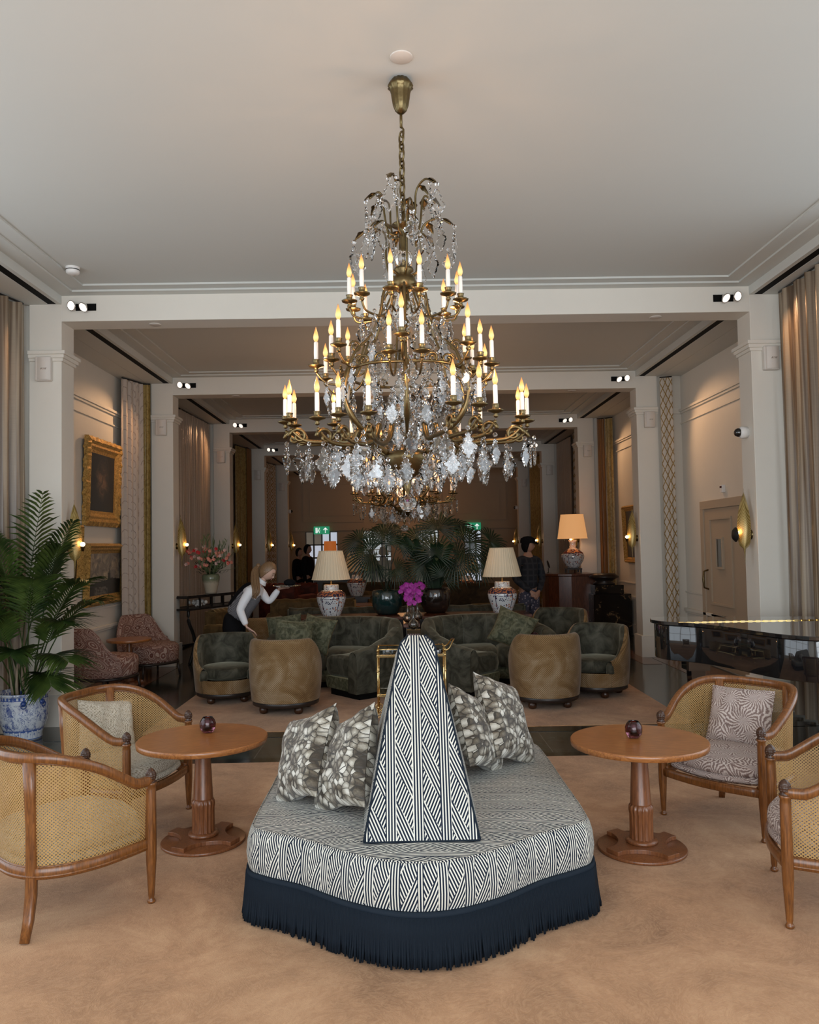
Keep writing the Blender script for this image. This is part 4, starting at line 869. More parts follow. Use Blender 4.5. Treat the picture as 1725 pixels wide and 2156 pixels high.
def top(a, b):
    i_ = int(round(a*NT)); e = off(i_, -0.045, 0.415); k = 1-b; k = k; x = e[0]*k; y = e[1]*k
    return (x, y, 0.415+0.028*math.sin(min(1, b*2.2)*PI/2)+0.0)
m.grid(top, NT, 12, uvf=lambda a, b: (top(a, b)[1]*1.0+0.02*abs(top(a, b)[0]), top(a, b)[0]), flip=True)
m.build('seat', M['weave'], ot)
m = MB(); m.tube([off(i_, -0.042, 0.416) for i_ in range(NT)], 0.0035, 6, closed=True); m.build('piping', M['weave'], ot)
m = MB(); m.tube([off(i_, -0.018, 0.215) for i_ in range(NT)], 1.0, 4, closed=True, sq=(0.008, 0.02)); m.build('braid', M['navy'], ot)
m = MB()       # bullion fringe
NF = 760
for i_ in range(NF):
    s_ = i_/NF*NT; k = int(s_); t = s_-k; a_ = Vector(off(k, -0.012, 0)); b_ = Vector(off(k+1, -0.012, 0)); p = a_.lerp(b_, t); nn = nor[k % NT]
    j1, j2 = rnd.uniform(-.006, .006), rnd.uniform(-.01, .012); tx = Vector((-nn.y, nn.x, 0)); zb = 0.016+rnd.uniform(0, 0.012)
    pts = [p+Vector((0, 0, 0.212)), p+nn*0.006+Vector((0, 0, 0.14)), p+nn*(0.010+j2*0.4)+tx*j1*0.5+Vector((0, 0, 0.07)), p+nn*(0.012+j2)+tx*j1+Vector((0, 0, zb))]
    m.tube(pts, [0.0052, 0.0056, 0.0058, 0.0048], 5)
m.grid(lambda a, b: off(int(round(a*NT)), -0.022, lerp(0.015, 0.215, b)), NT, 1, closeu=False, flip=True)
tag(m.build('bullion_fringe', M['fringe'], ot), kind='stuff')
# wedge backrest: front face leans back, sides taper
def hw(z, y):            # half width at height z and position along length
    return 0.247-0.212*(z-0.43)
def yf(z): f = (z-0.43)/0.82; return 3.43+0.34*f
YB = 5.0
m = MB(); NZ = 28
def face(a, b):
    z = lerp(0.435, 1.19, b); u = (a-0.5)*2; w_ = hw(z, 3.43); return (OX-OX+u*w_, yf(z)-4.25+0.012*u*u*0, z)
def wed_h(b): return lerp(0.435, 1.255, b)
def fr(a, b):
    z = wed_h(b); u = (a-0.5)*2; zz = z; w_ = hw(z, 3.43)
    if z > 1.18: q = (z-1.18)/0.075; w_ = hw(1.18, 3.43)*(0.35+0.65*math.sqrt(max(0, 1-(q*0.98)**2)))
    return (u*w_, yf(z)-4.25+(0.05*max(0, (z-1.18)/0.075)**3), z)
m.grid(fr, 16, 30, uvf=lambda a, b: (fr(a, b)[0]+0.059-0.024, fr(a, b)[2]*1.06))
m.build('backrest_end', M['weave'], ot)
def side(sg):
    def fn(a, b):
        z = wed_h(b)*(1-0.20*a*max(0, (b-0.2)/0.8)); y0 = fr(0, b)[1]; y1 = YB-4.25-0.25*b; y = lerp(y0, y1, a); w_ = abs(fr(0, b)[0])+0.022*math.sin(PI*min(1, a*1.0))
        return (sg*w_, y, z)
    return fn
m = MB()
for sg in (-1, 1): f_ = side(sg); m.grid(f_, 30, 30, uvf=lambda a, b, f_=f_: (f_(a, b)[2]*1.0, f_(a, b)[1]), flip=(sg > 0))
m.grid(lambda a, b: (lerp(side(-1)(b, 1)[0], side(1)(b, 1)[0], a), side(-1)(b, 1)[1], side(-1)(b, 1)[2]), 4, 20); 
m.grid(lambda a, b: (lerp(side(-1)(1, b)[0], side(1)(1, b)[0], a), side(-1)(1, b)[1], side(-1)(1, b)[2]), 4, 20, flip=True)
m.build('backrest_body', M['weave'], ot)
m = MB()
for sg in (0, 1): m.tube([fr(sg, b_/30) for b_ in range(31)], 0.005, 6)
m.tube([fr(a_/10, 0) for a_ in range(11)], 0.004, 6); m.build('backrest_piping', M['navy'], ot)
# pillows
def pillow_mesh(w_=0.46, h=0.46, d=0.11, n=22, pinch=0.10, wob=0.010, seed=1):
    r_ = random.Random(seed); p1, p2, p3 = [r_.uniform(0, 6) for _ in range(3)]
    m = MB()
    def fn(sg):
        def f(a, b):
            u, v = a*2-1, b*2-1; ex = 1-pinch*(1-v*v)**1.0*abs(u)**3 if 0 else 1
            x = u*(1-pinch*(1-abs(v)**2)*(1-0.0)); z = v*(1-pinch*(1-abs(u)**2))
            t = ((1-u**4)*(1-v**4))**0.55
            wr = wob*math.sin(u*7+v*4+p1)*math.sin(v*6-u*3+p2)*t
            return (x*w_/2, sg*(d*t+0.001)+wr+0.012*math.sin(u*2.2+p3)*v, z*h/2)
        return f
    m.grid(fn(-1), n, n, uvf=lambda a, b: (a*w_, b*h)); m.grid(fn(1), n, n, uvf=lambda a, b: (a*w_+2, b*h), flip=True); 
    return m, fn
def pillow(name, mt, loc, rot, lab, group, w_=0.46, h=0.46, d=0.10, pinch=0.10, seed=1, pipe=None, wob=0.010):
    m, fn = pillow_mesh(w_, h, d, pinch=pinch, seed=seed, wob=wob); o = m.build(name, mt); o.location = loc; o.rotation_mode = 'QUATERNION'; o.rotation_quaternion = rot
    tag(o, lab, 'pillow', group)
    if pipe:
        f = lambda a, b: Vector(fn(1)(a, b))*1.0; pts = [f(i_/16, 0) for i_ in range(16)]+[f(1, i_/16) for i_ in range(16)]+[f(1-i_/16, 1) for i_ in range(16)]+[f(0, 1-i_/16) for i_ in range(16)]
        m = MB(); m.tube(pts, 0.004, 5, closed=True); m.build('piping', pipe, o)
    return o
def orient(face, up):      # local -Y toward face direction, Z near up
    y = -Vector(face).normalized(); z = Vector(up); z = (z-y*z.dot(y)).normalized(); x = y.cross(z); return Matrix((x, y, z)).transposed().to_quaternion()
G = 'petal print pillows on the striped ottoman'
pillow('petal_pillow', M['petal'], (-0.49, 4.05, 0.64), orient((-0.82, -0.42, 0.40), (0.07, 0.21, 0.33)), 'grey petal print pillow leaning on the left of the ottoman, further left', G, 0.44, 0.46, 0.085, 0.12, 2)
pillow('petal_pillow', M['petal'], (-0.27, 3.88, 0.655), orient((-0.84, -0.40, 0.37), (0.07, 0.21, 0.33)), 'grey petal print pillow on the left of the ottoman, touching its backrest', G, 0.44, 0.48, 0.085, 0.12, 3)
pillow('petal_pillow', M['petal'], (0.40, 4.46, 0.655), orient((0.86, -0.34, 0.38), (-0.10, 0.21, 0.33)), 'grey petal print pillow on the right of the ottoman, touching its backrest', G, 0.44, 0.46, 0.085, 0.12, 4)
pillow('petal_pillow', M['petal'], (0.575, 4.62, 0.675), orient((0.82, -0.42, 0.40), (-0.10, 0.21, 0.33)), 'grey petal print pillow on the right of the ottoman, farther from the backrest', G, 0.46, 0.50, 0.085, 0.12, 5)
# ------------------------------------------------------------------ cane chairs
def rail_xy(t, s=1.0):       # t -1..1 from left front to right front, through the back
    a = abs(t); sg = math.copysign(1, t) if t else 1
    ctl = [(0, 0.315), (0.12, 0.31), (0.235, 0.262), (0.315, 0.15), (0.345, 0.0), (0.335, -0.14), (0.315, -0.262)]
    p = cr([(x, y, 0) for x, y in ctl], a); return Vector((sg*p.x*s, p.y*s if p.y > 0 else p.y*(1 if s == 1 else 1), 0))
def rail_z(t):
    a = abs(t); return 0.775-0.20*(max(0, min(1, (a-0.28)/0.60))**1.0*0.5*(1-math.cos(PI*min(1, max(0, (a-0.25)/0.68))))+0.0) if a > 0.25 else 0.775
def cane_chair(fab, lab, seed):
    o = thing('cane_armchair', (0, 0, 0), lab, 'chair', group='cane tub armchairs round the pedestal tables')
    N = 56; ts = [-1+2*i_/N for i_ in range(N+1)]
    m = MB(); m.tube([rail_xy(t)+Vector((0, 0, rail_z(t))) for t in ts], 1.0, 12, sq=(0.021, 0.021, 0.55)); m.build('top_rail', M['wood_v'], o)
    m = MB(); m.tube([rail_xy(t, 0.93)+Vector((0, 0, 0.272)) for t in ts], 1.0, 10, sq=(0.018, 0.027, 0.5)); m.tube([rail_xy(t, 0.94)+Vector((0, 0, 0.262)) for t in ts], 1.0, 8, sq=(0.021, 0.006, 0.5))
    fr_ = [Vector((lerp(-0.30, 0.30, i_/12), -0.262-0.045*math.sin(PI*i_/12), 0.262)) for i_ in range(13)]; m.tube(fr_, 1.0, 10, sq=(0.016, 0.025, 0.5)); m.build('seat_rail', M['wood_v'], o)
    for a0, a1 in ((-0.965, -0.33), (-0.295, 0.295), (0.33, 0.965)):
        def fn(a, b):
            t = lerp(a0, a1, a); z0, z1 = 0.292, rail_z(t)-0.018; f = b; s_ = lerp(0.935, 0.985, f); p = rail_xy(t, s_); return (p.x, p.y, lerp(z0, z1, b))
        m = MB(); m.grid(fn, 30, 10, uvf=lambda a, b: (lerp(a0, a1, a)*0.74, fn(a, b)[2])); m.build('cane_panel', M['cane'], o)
        m = MB()
        for b_ in (0.012, 0.985): m.tube([fn(a_/30, b_) for a_ in range(31)], 0.0055, 6)
        for a_ in (0.004, 0.996): m.tube([fn(a_, b_/10) for b_ in range(11)], 0.0055, 6)
        m.build('panel_bead', M['wood_v'], o)
    for sg in (-1, 1):
        # back leg with upright
        t = 0.312*sg; a_ = rail_xy(t, 0.99); b_ = rail_xy(t, 0.94); m = MB()
        m.tube([a_+Vector((0, 0, rail_z(t))), a_.lerp(b_, 0.4)+Vector((0, 0, 0.6)), b_+Vector((0, 0, 0.45)), b_+Vector((0, 0, 0.27)), b_*1.01+Vector((0, 0, 0.18)), b_*1.08+Vector((0, 0, 0.08)), b_*1.19+Vector((0, 0, 0.002))], [1.2, 1.0, 0.95, 1.0, 1.0, 0.92, 0.8], 10, sq=(0.024, 0.018, 0.5, (rail_xy(t+0.02)-rail_xy(t-0.02)).normalized())); m.build('back_leg', M['wood_v'], o)
        p = Vector((sg*0.315, -0.262, 0)); m = MB()
        m.lathe([(0.0, 0), (0.016, 0.0), (0.020, 0.008), (0.016, 0.016), (0.012, 0.022), (0.015, 0.035), (0.019, 0.10), (0.025, 0.20), (0.026, 0.27), (0.025, 0.40), (0.023, 0.53), (0.021, 0.548), (0.026, 0.553), (0.026, 0.561), (0.021, 0.566)], 24, M=T(p.x, p.y, 0), flute=8, fd=0.16, fz=(0.04, 0.53)); m.build('front_leg', M['wood_v'], o)
        m = MB(); m.lathe([(0.020, 0.560), (0.026, 0.566), (0.020, 0.572), (0.0235, 0.585), (0.0255, 0.60), (0.022, 0.615), (0.012, 0.626), (0, 0.629)], 24, M=T(p.x, p.y, 0), flute=6, fd=0.18, fz=(0.574, 0.622))
        m.grid(lambda a, b: (p.x+(0.0245*math.sin(PI*(0.22+0.76*b))**0.7*(1+0.10*math.sin(5*a*2*PI+b*16)*math.sin(5*a*2*PI-b*16)))*math.cos(a*2*PI), p.y+(0.0245*math.sin(PI*(0.22+0.76*b))**0.7*(1+0.10*math.sin(5*a*2*PI+b*16)*math.sin(5*a*2*PI-b*16)))*math.sin(a*2*PI), lerp(0.572, 0.631, b)), 60, 24)
        m.build('carved_finial', M['knob'], o)
    # cushion
    def cu(z0, z1, bul):
        m = MB(); N2 = 64
        def edge(a):
            s_ = a*2*PI; t = (a*2-1)*1.0
            if a < 0.80: t = lerp(-1, 1, a/0.80); return rail_xy(t, 0.90)
            u = (a-0.8)/0.2; x = lerp(0.285, -0.285, u); return Vector((x, -0.27-0.075*math.sin(PI*u), 0))
        def fn(a, b):
            e = edge(a % 1.0 if a < 1 else 0.0); pr = [(0.0, z0), (0.93, z0), (0.985, z0+0.015), (1.0, (z0+z1)/2-0.01), (0.985, z1-0.018), (0.93, z1-0.003), (0.7, z1+bul*0.7), (0.35, z1+bul), (0.0, z1+bul)]
            k, z_ = pr[int(round(b*8))]; return (e.x*k*0.97, (e.y+0.02)*k*0.96-0.02*0, z_)
        m.grid(fn, N2, 8, uvf=lambda a, b: (fn(a, b)[0], fn(a, b)[1]+fn(a, b)[2]), flip=False); return m, fn, N2
    m, fn, N2 = cu(0.285, 0.335, 0.0); m.build('seat_base', fab, o)
    m, fn, N2 = cu(0.325, 0.405, 0.022); c_ = m.build('seat_cushion', fab, o)
    m = MB(); m.tube([fn(i_/N2, 5/8) for i_ in range(N2)], 0.004, 5, closed=True); m.build('cushion_piping', fab, c_)
    return o
ca = cane_chair(M['mauve'], 'cane armchair with mauve leaf cushions in front of the grand piano', 1); ca.location = (1.985, 4.884, 0.010); ca.rotation_euler = (0, 0, R(-50.7))
cb = copy_tree(ca); cb.location = (1.998, 3.71, 0.010); cb.rotation_euler = (0, 0, R(-109.6)); tag(cb, 'cane armchair cut by the right edge, nearest on the right, mauve leaf seat')
cc_ = cane_chair(M['boucle'], 'cane armchair with cream woven cushions beside the porcelain planter', 2); cc_.location = (-1.74, 5.05, 0.010); cc_.rotation_euler = (0, 0, R(72))
cdd = copy_tree(cc_); cdd.location = (-1.62, 3.909, 0.010); cdd.rotation_euler = (0, 0, R(138.7)); tag(cdd, 'cane armchair seen from behind, nearest on the left')
o = pillow('leaf_print_pillow', M['mauve'], (2.10, 5.03, 0.575), orient((-0.70, -0.64, 0.30), (0.1, 0.1, 1)), 'mauve leaf print pillow in the cane armchair by the piano', None, 0.40, 0.36, 0.065, 0.05, 7, M['mauve'])
o = pillow('woven_pillow', M['boucle'], (-1.90, 5.22, 0.555), orient((0.80, -0.55, 0.32), (0.1, 0.1, 1)), 'cream woven pillow in the cane armchair beside the porcelain planter', None, 0.40, 0.34, 0.06, 0.06, 8, M['boucle'])
# ------------------------------------------------------------------ pedestal tables
def ped_table(lab):
    o = thing('pedestal_table', (0, 0, 0), lab, 'table', group='round wooden pedestal tables on the near carpet')
    m = MB(); m.lathe([(0, 0.555), (0.350, 0.555), (0.366, 0.560), (0.368, 0.585), (0.364, 0.590), (0, 0.590)], 72); 
    for q in range(len(m.sm)): pass
    t_ = m.build('table_top', M['wood_t'], o, bevel=0)
    for p in t_.data.polygons: p.use_smooth = abs(p.normal.z) < 0.5
    m = MB(); m.lathe([(0.045, 0.235), (0.058, 0.245), (0.056, 0.25), (0.042, 0.52), (0.040, 0.556)], 32)
    m.build('column', M['wood_b'], o)
    m = MB(); m.lathe([(0.062, 0.045), (0.064, 0.06), (0.063, 0.19), (0.067, 0.215), (0.064, 0.235), (0.050, 0.246)], 96, flute=16, fd=0.11, fz=(0.05, 0.236)); m.build('fluted_collar', M['wood_b'], o)
    m = MB(); m.lathe([(0.06, 0.062), (0.082, 0.058), (0.086, 0.048), (0.082, 0.040), (0.06, 0.038)], 40); m.build('collar_ring', M['wood_b'], o)
    m = MB(); m.lathe([(0, 0.0), (0.232, 0.0), (0.237, 0.004), (0.237, 0.014), (0.232, 0.018), (0, 0.018)], 56); m.build('base_disc', M['wood_b'], o)
    poly = []
    for k in range(4):
        a0 = R(90*k+45)
        c1 = Vector((math.cos(a0+R(45)), math.sin(a0+R(45)), 0))*0.272
        for s_ in (-11, 11): poly.append((0.225*math.cos(a0+R(s_)), 0.225*math.sin(a0+R(s_))))
        A = Vector((*poly[-1], 0)); B = Vector((0.225*math.cos(a0+R(90-11)), 0.225*math.sin(a0+R(90-11)), 0))
        for q in range(1, 12):
            u = q/12; p = A.lerp(B, u); inn = math.sin(PI*u)**0.6*0.062; d = -(A+B).normalized(); p = p+d*inn; poly.append((p.x, p.y))
    m = MB(); m.prism(poly, 0.018, 0.040); m.build('base_cross', M['wood_b'], o, bevel=0.002); return o
def votive(loc, mt, lab, s=1.0):
    o = thing('votive_glass', loc, lab, 'candle holder', group='plum glass votives')
    m = MB(); m.lathe([(0, 0.001), (0.028, 0.001), (0.032, 0.006), (0.044, 0.022), (0.047, 0.040), (0.047, 0.056), (0.040, 0.074), (0.031, 0.085), (0.029, 0.090), (0.026, 0.088), (0.035, 0.072), (0.040, 0.055), (0.040, 0.04), (0.030, 0.02), (0, 0.018)], 40, flute=20, fd=0.02); m.build('cup', mt, o); o.scale = (s, s, s)
    m = MB(); m.lathe([(0, 0.0185), (0.019, 0.0185), (0.019, 0.034), (0, 0.034)], 16); m.build('tealight', M['wax'], o); return o
ta = ped_table('round wooden pedestal table right of the striped ottoman'); ta.location = (1.285, 4.42, 0.010)
tb = copy_tree(ta); tb.location = (-1.155, 4.68, 0.010); tb.rotation_euler = (0, 0, R(20)); tag(tb, 'round wooden pedestal table left of the striped ottoman')
ta.rotation_euler = (0, 0, R(-15))
votive((1.27, 4.46, 0.6005), M['plum'], 'plum glass votive on the right pedestal table'); v2 = votive((-1.155, 4.80, 0.6005), M['plum'], 'plum glass votive on the left pedestal table')
# ------------------------------------------------------------------ tub chairs
def tub_chair(outer, inner, lab, low=0.40):
    o = thing('tub_armchair', (0, 0, 0), lab, 'chair', group='velvet tub armchairs with bun feet')
    F = R(128)
    def hh(ph):
        a = abs(ph); h = 0.755
        if a > R(62): q = min(1, (a-R(62))/(F-R(62))); h = 0.755-(0.755-low)*(0.5-0.5*math.cos(PI*q))**0.9
        return h
    def ro(z): return 0.345+0.028*math.sin(PI*min(1, max(0, (z-0.10)/0.75)))
    def pt(ph, r, z): return (r*math.sin(ph), r*math.cos(ph), z)
    def outf(a, b):
        ph = lerp(-F, F, a); h = hh(ph); k = b
        if k < 0.7: z = lerp(0.125, h-0.05, k/0.7); r = ro(z)
        else: q = (k-0.7)/0.3*PI; z = h-0.05+0.05*math.sin(q*0.5); r = ro(h-0.05)-0.045*(1-math.cos(q*0.5))
        return pt(ph, r, z)
    m = MB(); m.grid(outf, 64, 20, uvf=lambda a, b: (lerp(-F, F, a)*0.36, outf(a, b)[2]), flip=True); m.build('outer_shell', outer, o)
    def inf_(a, b):
        ph = lerp(-F, F, a); h = hh(ph); r0 = ro(h-0.05)-0.045
        if b < 0.3: q = b/0.3*PI/2; return pt(ph, r0-0.045*math.sin(q), h-0.05+0.05*math.cos(q))
        return pt(ph, r0-0.045-0.01*b, lerp(h-0.05, 0.30, (b-0.3)/0.7))
    m = MB(); m.grid(inf_, 64, 12, flip=True)
    for sg in (-1, 1):
        ph = F*sg; N = 8; z1 = hh(ph)-0.045
        m.grid(lambda a, b: pt(ph, lerp(ro(0.4)-0.085, ro(lerp(0.125, z1, b))-0.002, a), lerp(0.125, z1, b)), 2, 8, flip=(sg < 0))
        m.tube([pt(ph, ro(0.4)-0.042, 0.27), pt(ph, ro(0.4)-0.042, z1-0.005), pt(ph*0.99, ro(0.4)-0.043, z1+0.02)], [0.043, 0.043, 0.03], 12)
    m.build('inner_back', inner, o)
    m = MB()
    def bs(a, b): ph = PI+lerp(-(PI-F), PI-F, a); z = lerp(0.125, 0.275, b); return pt(ph, ro(z)-0.004, z)
    m.grid(bs, 24, 4, uvf=lambda a, b: (a*0.62, b*0.15), flip=True); m.build('front_band', outer, o)
    m = MB()
    def cush(a, b):
        th = a*2*PI; pr = [(0, .275), (0.93, .275), (1.0, 0.295), (1.02, 0.34), (1.0, 0.385), (0.94, 0.405), (0.6, 0.42), (0, 0.425)]; k, z = pr[int(round(b*7))]
        fx = 0.275+0.05*max(0, -math.cos(th))**3; return (fx*k*math.sin(th)*(1 if math.cos(th) > -0.2 else 1), fx*k*math.cos(th), z)
    m.grid(cush, 40, 7); m.build('seat_cushion', inner, o)
    m = MB(); m.lathe([(0, 0.075), (0.325, 0.075), (0.338, 0.082), (0.338, 0.12), (0.332, 0.127), (0, 0.127)], 56); m.build('plinth', M['darkwood'], o)
    for k in range(4):
        a = R(45+90*k); m = MB(); m.lathe([(0.018, 0.0), (0.036, 0.008), (0.047, 0.03), (0.046, 0.052), (0.03, 0.075)], 32, M=T(0.255*math.cos(a), 0.255*math.sin(a), 0), flute=12, fd=0.12); m.build('bun_foot', M['knob'], o)
    return o
t0 = tub_chair(M['chenille'], M['green'], 'ochre textured tub armchair seen from behind, left of the ottoman backrest'); t0.location = (-1.205, 8.36, 0.010); t0.rotation_euler = (0, 0, R(172))
for loc, rz, s_, lab in (((1.475, 8.36), 184, 1.0, 'ochre textured tub armchair seen from behind, right of the ottoman backrest'), ((-1.945, 8.98), 14, 0.97, 'tub armchair with green velvet seat facing forward, leftmost of the near group'), ((2.135, 8.90), -38, 1.0, 'tub armchair with green velvet seat facing forward, rightmost of the near group'),
        ((-1.95, 10.95), 200, 1.0, 'ochre tub armchair half hidden behind the waitress and the left sofa'), ((2.06, 10.6), -30, 1.06, 'green and ochre tub armchair behind the right sofa, left of the rightmost chair')):
    c_ = copy_tree(t0); c_.location = (*loc, 0.010); c_.rotation_euler = (0, 0, R(rz)); c_.scale = (s_, s_, 0.95 if s_ < 1 else s_); tag(c_, lab)
# ------------------------------------------------------------------ curved sofas
def sofa(sg, lab):
    cx = 0.12
    o = thing('curved_sofa', (cx, 9.6, 0.010), lab, 'sofa', group='curved green velvet sofas')
    ctl = [(-0.62, 8.74), (-0.36, 8.95), (-0.17, 9.28), (-0.12, 9.62), (-0.26, 9.95), (-0.62, 10.18), (-1.05, 10.24), (-1.42, 10.14), (-1.68, 9.88), (-1.76, 9.62)]
    ctl = [((x), y-9.6, 0) for x, y in ctl]
    def hz(t): return lerp(0.52, 0.80, min(1, t/0.36)**1.2) if t < 0.36 else (0.80 if t < 0.72 else lerp(0.80, 0.58, (t-0.72)/0.28))
    cen = Vector((-1.0, -0.35, 0))
    def fr_(t):
        p = cr(ctl, t); q = cr(ctl, min(1, t+0.01)); p0 = cr(ctl, max(0, t-0.01)); d = (q-p0).normalized(); n = Vector((-d.y, d.x, 0))
        if (cen-p).dot(n) < 0: n = -n
        return p, n
    ch_ = 11
    def mk(prof, t0_=0, t1_=1, N=66, flute=0.0):
        m = MB()
        def fn(a, b):
            t = lerp(t0_, t1_, a); p, n = fr_(t); k = int(round(b*(len(prof)-1))); e, z = prof[k]; h = hz(t); zz = z if z < 0.45 else h-(0.80-z)*1.0
            if z < 0.45 and z > 0.3: zz = min(z, h-0.1)
            f_ = flute*abs(math.sin(PI*t*ch_)) if e > 0.05 else 0
            q = p+n*(e+f_); return (q.x*sg*-1*-1 if sg > 0 else -q.x, q.y, zz)
        m.grid(fn, N, len(prof)-1, flip=(sg > 0)); return m, fn
    # outer back
    m, fn = mk([(-0.0, 0.07), (-0.02, 0.30), (-0.015, 0.62), (-0.005, 0.745), (0.02, 0.785)]); m.build('outer_back', M['green'], o)
    m, fn = mk([(0.02, 0.785), (0.06, 0.80), (0.10, 0.792), (0.13, 0.76), (0.15, 0.68), (0.16, 0.5), (0.17, 0.36)], N=132, flute=0.022)
    for t in (0, 1):
        p, n = fr_(t); fl = [(0.0, 0.07), (-0.02, 0.3), (0.0, hz(t)-0.05), (0.06, hz(t)), (0.13, hz(t)-0.04), (0.16, 0.36), (0.16, 0.07)]
        vs = [((p+n*e).x*(1 if sg > 0 else -1), (p+n*e).y, z) for e, z in fl]; m.add(vs, [tuple(range(len(vs)))])
    m.build('channelled_back', M['green'], o)
    for k in range(1, ch_):
        m = MB(); t = k/ch_; p, n = fr_(t); m.tube([((p+n*e).x*(1 if sg > 0 else -1), (p+n*e).y, z if z < 0.45 else hz(t)-(0.80-z)) for e, z in ((0.03, 0.795), (0.10, 0.797), (0.14, 0.76), (0.158, 0.66), (0.166, 0.5), (0.172, 0.44))], 0.003, 5); m.build('back_seam', M['seam'], o)
    # three seat cushions following the arc
    for k, (a0, a1) in enumerate(((0.035, 0.33), (0.335, 0.665), (0.67, 0.97))):
        prof = [(0.15, 0.20), (0.62, 0.20), (0.69, 0.22), (0.72, 0.30), (0.70, 0.395), (0.62, 0.435), (0.45, 0.45), (0.15, 0.44)]
        m = MB()
        def fn(a, b):
            t = lerp(a0, a1, a); p, n = fr_(t); e, z = prof[int(round(b*7))]; ed = min(a, 1-a); rd = min(1, ed/0.10); rd = math.sqrt(1-(1-rd)**2)
            e = lerp(0.15, e, 0.82+0.18*rd); z = lerp(0.32, z, 0.72+0.28*rd); q = p+(cen-p).normalized()*e*0.6+n*e*0.4; return (q.x*(1 if sg > 0 else -1), q.y, z)
        m.grid(fn, 22, 7, flip=(sg > 0)); m.add([fn(0, b/7) for b in range(8)], [tuple(range(8))]); m.add([fn(1, b/7) for b in range(8)], [tuple(range(8))])
        m.build('seat_cushion', M['green'], o)
    m = MB()
    def fb(a, b):
        t = lerp(0.02, 0.98, a); p, n = fr_(t); e, z = ((0.10, 0.205), (0.66, 0.205), (0.665, 0.15), (0.64, 0.075), (0.10, 0.07))[int(round(b*4))]; q = p+(cen-p).normalized()*e*0.6+n*e*0.4; return (q.x*(1 if sg > 0 else -1), q.y, z)
    m.grid(fb, 50, 4, flip=(sg > 0))
    for a in (0, 1): m.add([fb(a, b/4) for b in range(5)], [tuple(range(5))])
    m.build('base_band', M['greenlite'], o)
    m = MB()
    def fp(a, b):
        t = lerp(0.03, 0.97, a); p, n = fr_(t); e, z = ((0.04, 0.07), (0.58, 0.07), (0.58, 0.0), (0.04, 0.0))[int(round(b*3))]; q = p+(cen-p).normalized()*e*0.6+n*e*0.4; return (q.x*(1 if sg > 0 else -1), q.y, z)
    m.grid(fp, 50, 3, closev=False, smooth=False, flip=(sg > 0)); m.grid(lambda a, b: fp(a, 0 if b > 0.5 else 1), 50, 1)
    for a in (0, 1): m.add([fp(a, b/3) for b in range(4)], [tuple(range(4))])
    m.build('plinth', M['black'], o)
    return o
sofa(1, 'curved channelled green velvet sofa left of centre behind the ottoman'); sofa(-1, 'curved channelled green velvet sofa right of centre behind the ottoman')
GP = 'velvet scatter pillows on the near sofas'
pillow('velvet_pillow', M['greenlite'], (-1.26, 9.42, 0.63), orient((0.1, -0.93, 0.3), (0.06, 0.1, 1)), 'sage velvet pillow in front, on the left curved sofa', GP, 0.46, 0.42, 0.07, 0.10, 11, M['greenlite'])
pillow('velvet_pillow', M['greenlite'], (-1.02, 9.68, 0.64), orient((-0.35, -0.85, 0.32), (0.25, 0.1, 1)), 'darker fringed velvet pillow behind the sage one on the left curved sofa', GP, 0.44, 0.44, 0.07, 0.10, 12, M['goldv'])
pillow('velvet_pillow', M['greenlite'], (-1.42, 9.84, 0.66), orient((0.1, -0.93, 0.25), (-0.1, 0.1, 1)), 'piped velvet pillow at the back left of the left curved sofa', GP, 0.42, 0.40, 0.06, 0.08, 13, M['greenlite'])
pillow('velvet_pillow', M['greenlite'], (1.33, 9.62, 0.66), orient((-0.25, -0.9, 0.3), (0.42, 0.1, 1)), 'fringed olive velvet pillow tilted on the right curved sofa', GP, 0.50, 0.44, 0.07, 0.10, 14, M['goldv'])
votive((1.49, 9.05, 0.592), M['plum'], 'small plum votive seen just above the right gold tub chair', 1.0)
o = copy_tree(ta); o.location = (1.55, 9.1, 0.010); tag(o, 'low pedestal table hidden behind the right gold tub chair, inside the right sofa curve', None, 'round pedestal tables inside the sofa curves')
o.scale = (0.75, 0.75, 0.98)
o = copy_tree(ta); o.location = (-1.30, 9.05, 0.010); o.scale = (0.72, 0.72, 0.97); tag(o, 'low pedestal table hidden behind the left gold tub chair, inside the left sofa curve', None, 'round pedestal tables inside the sofa curves')
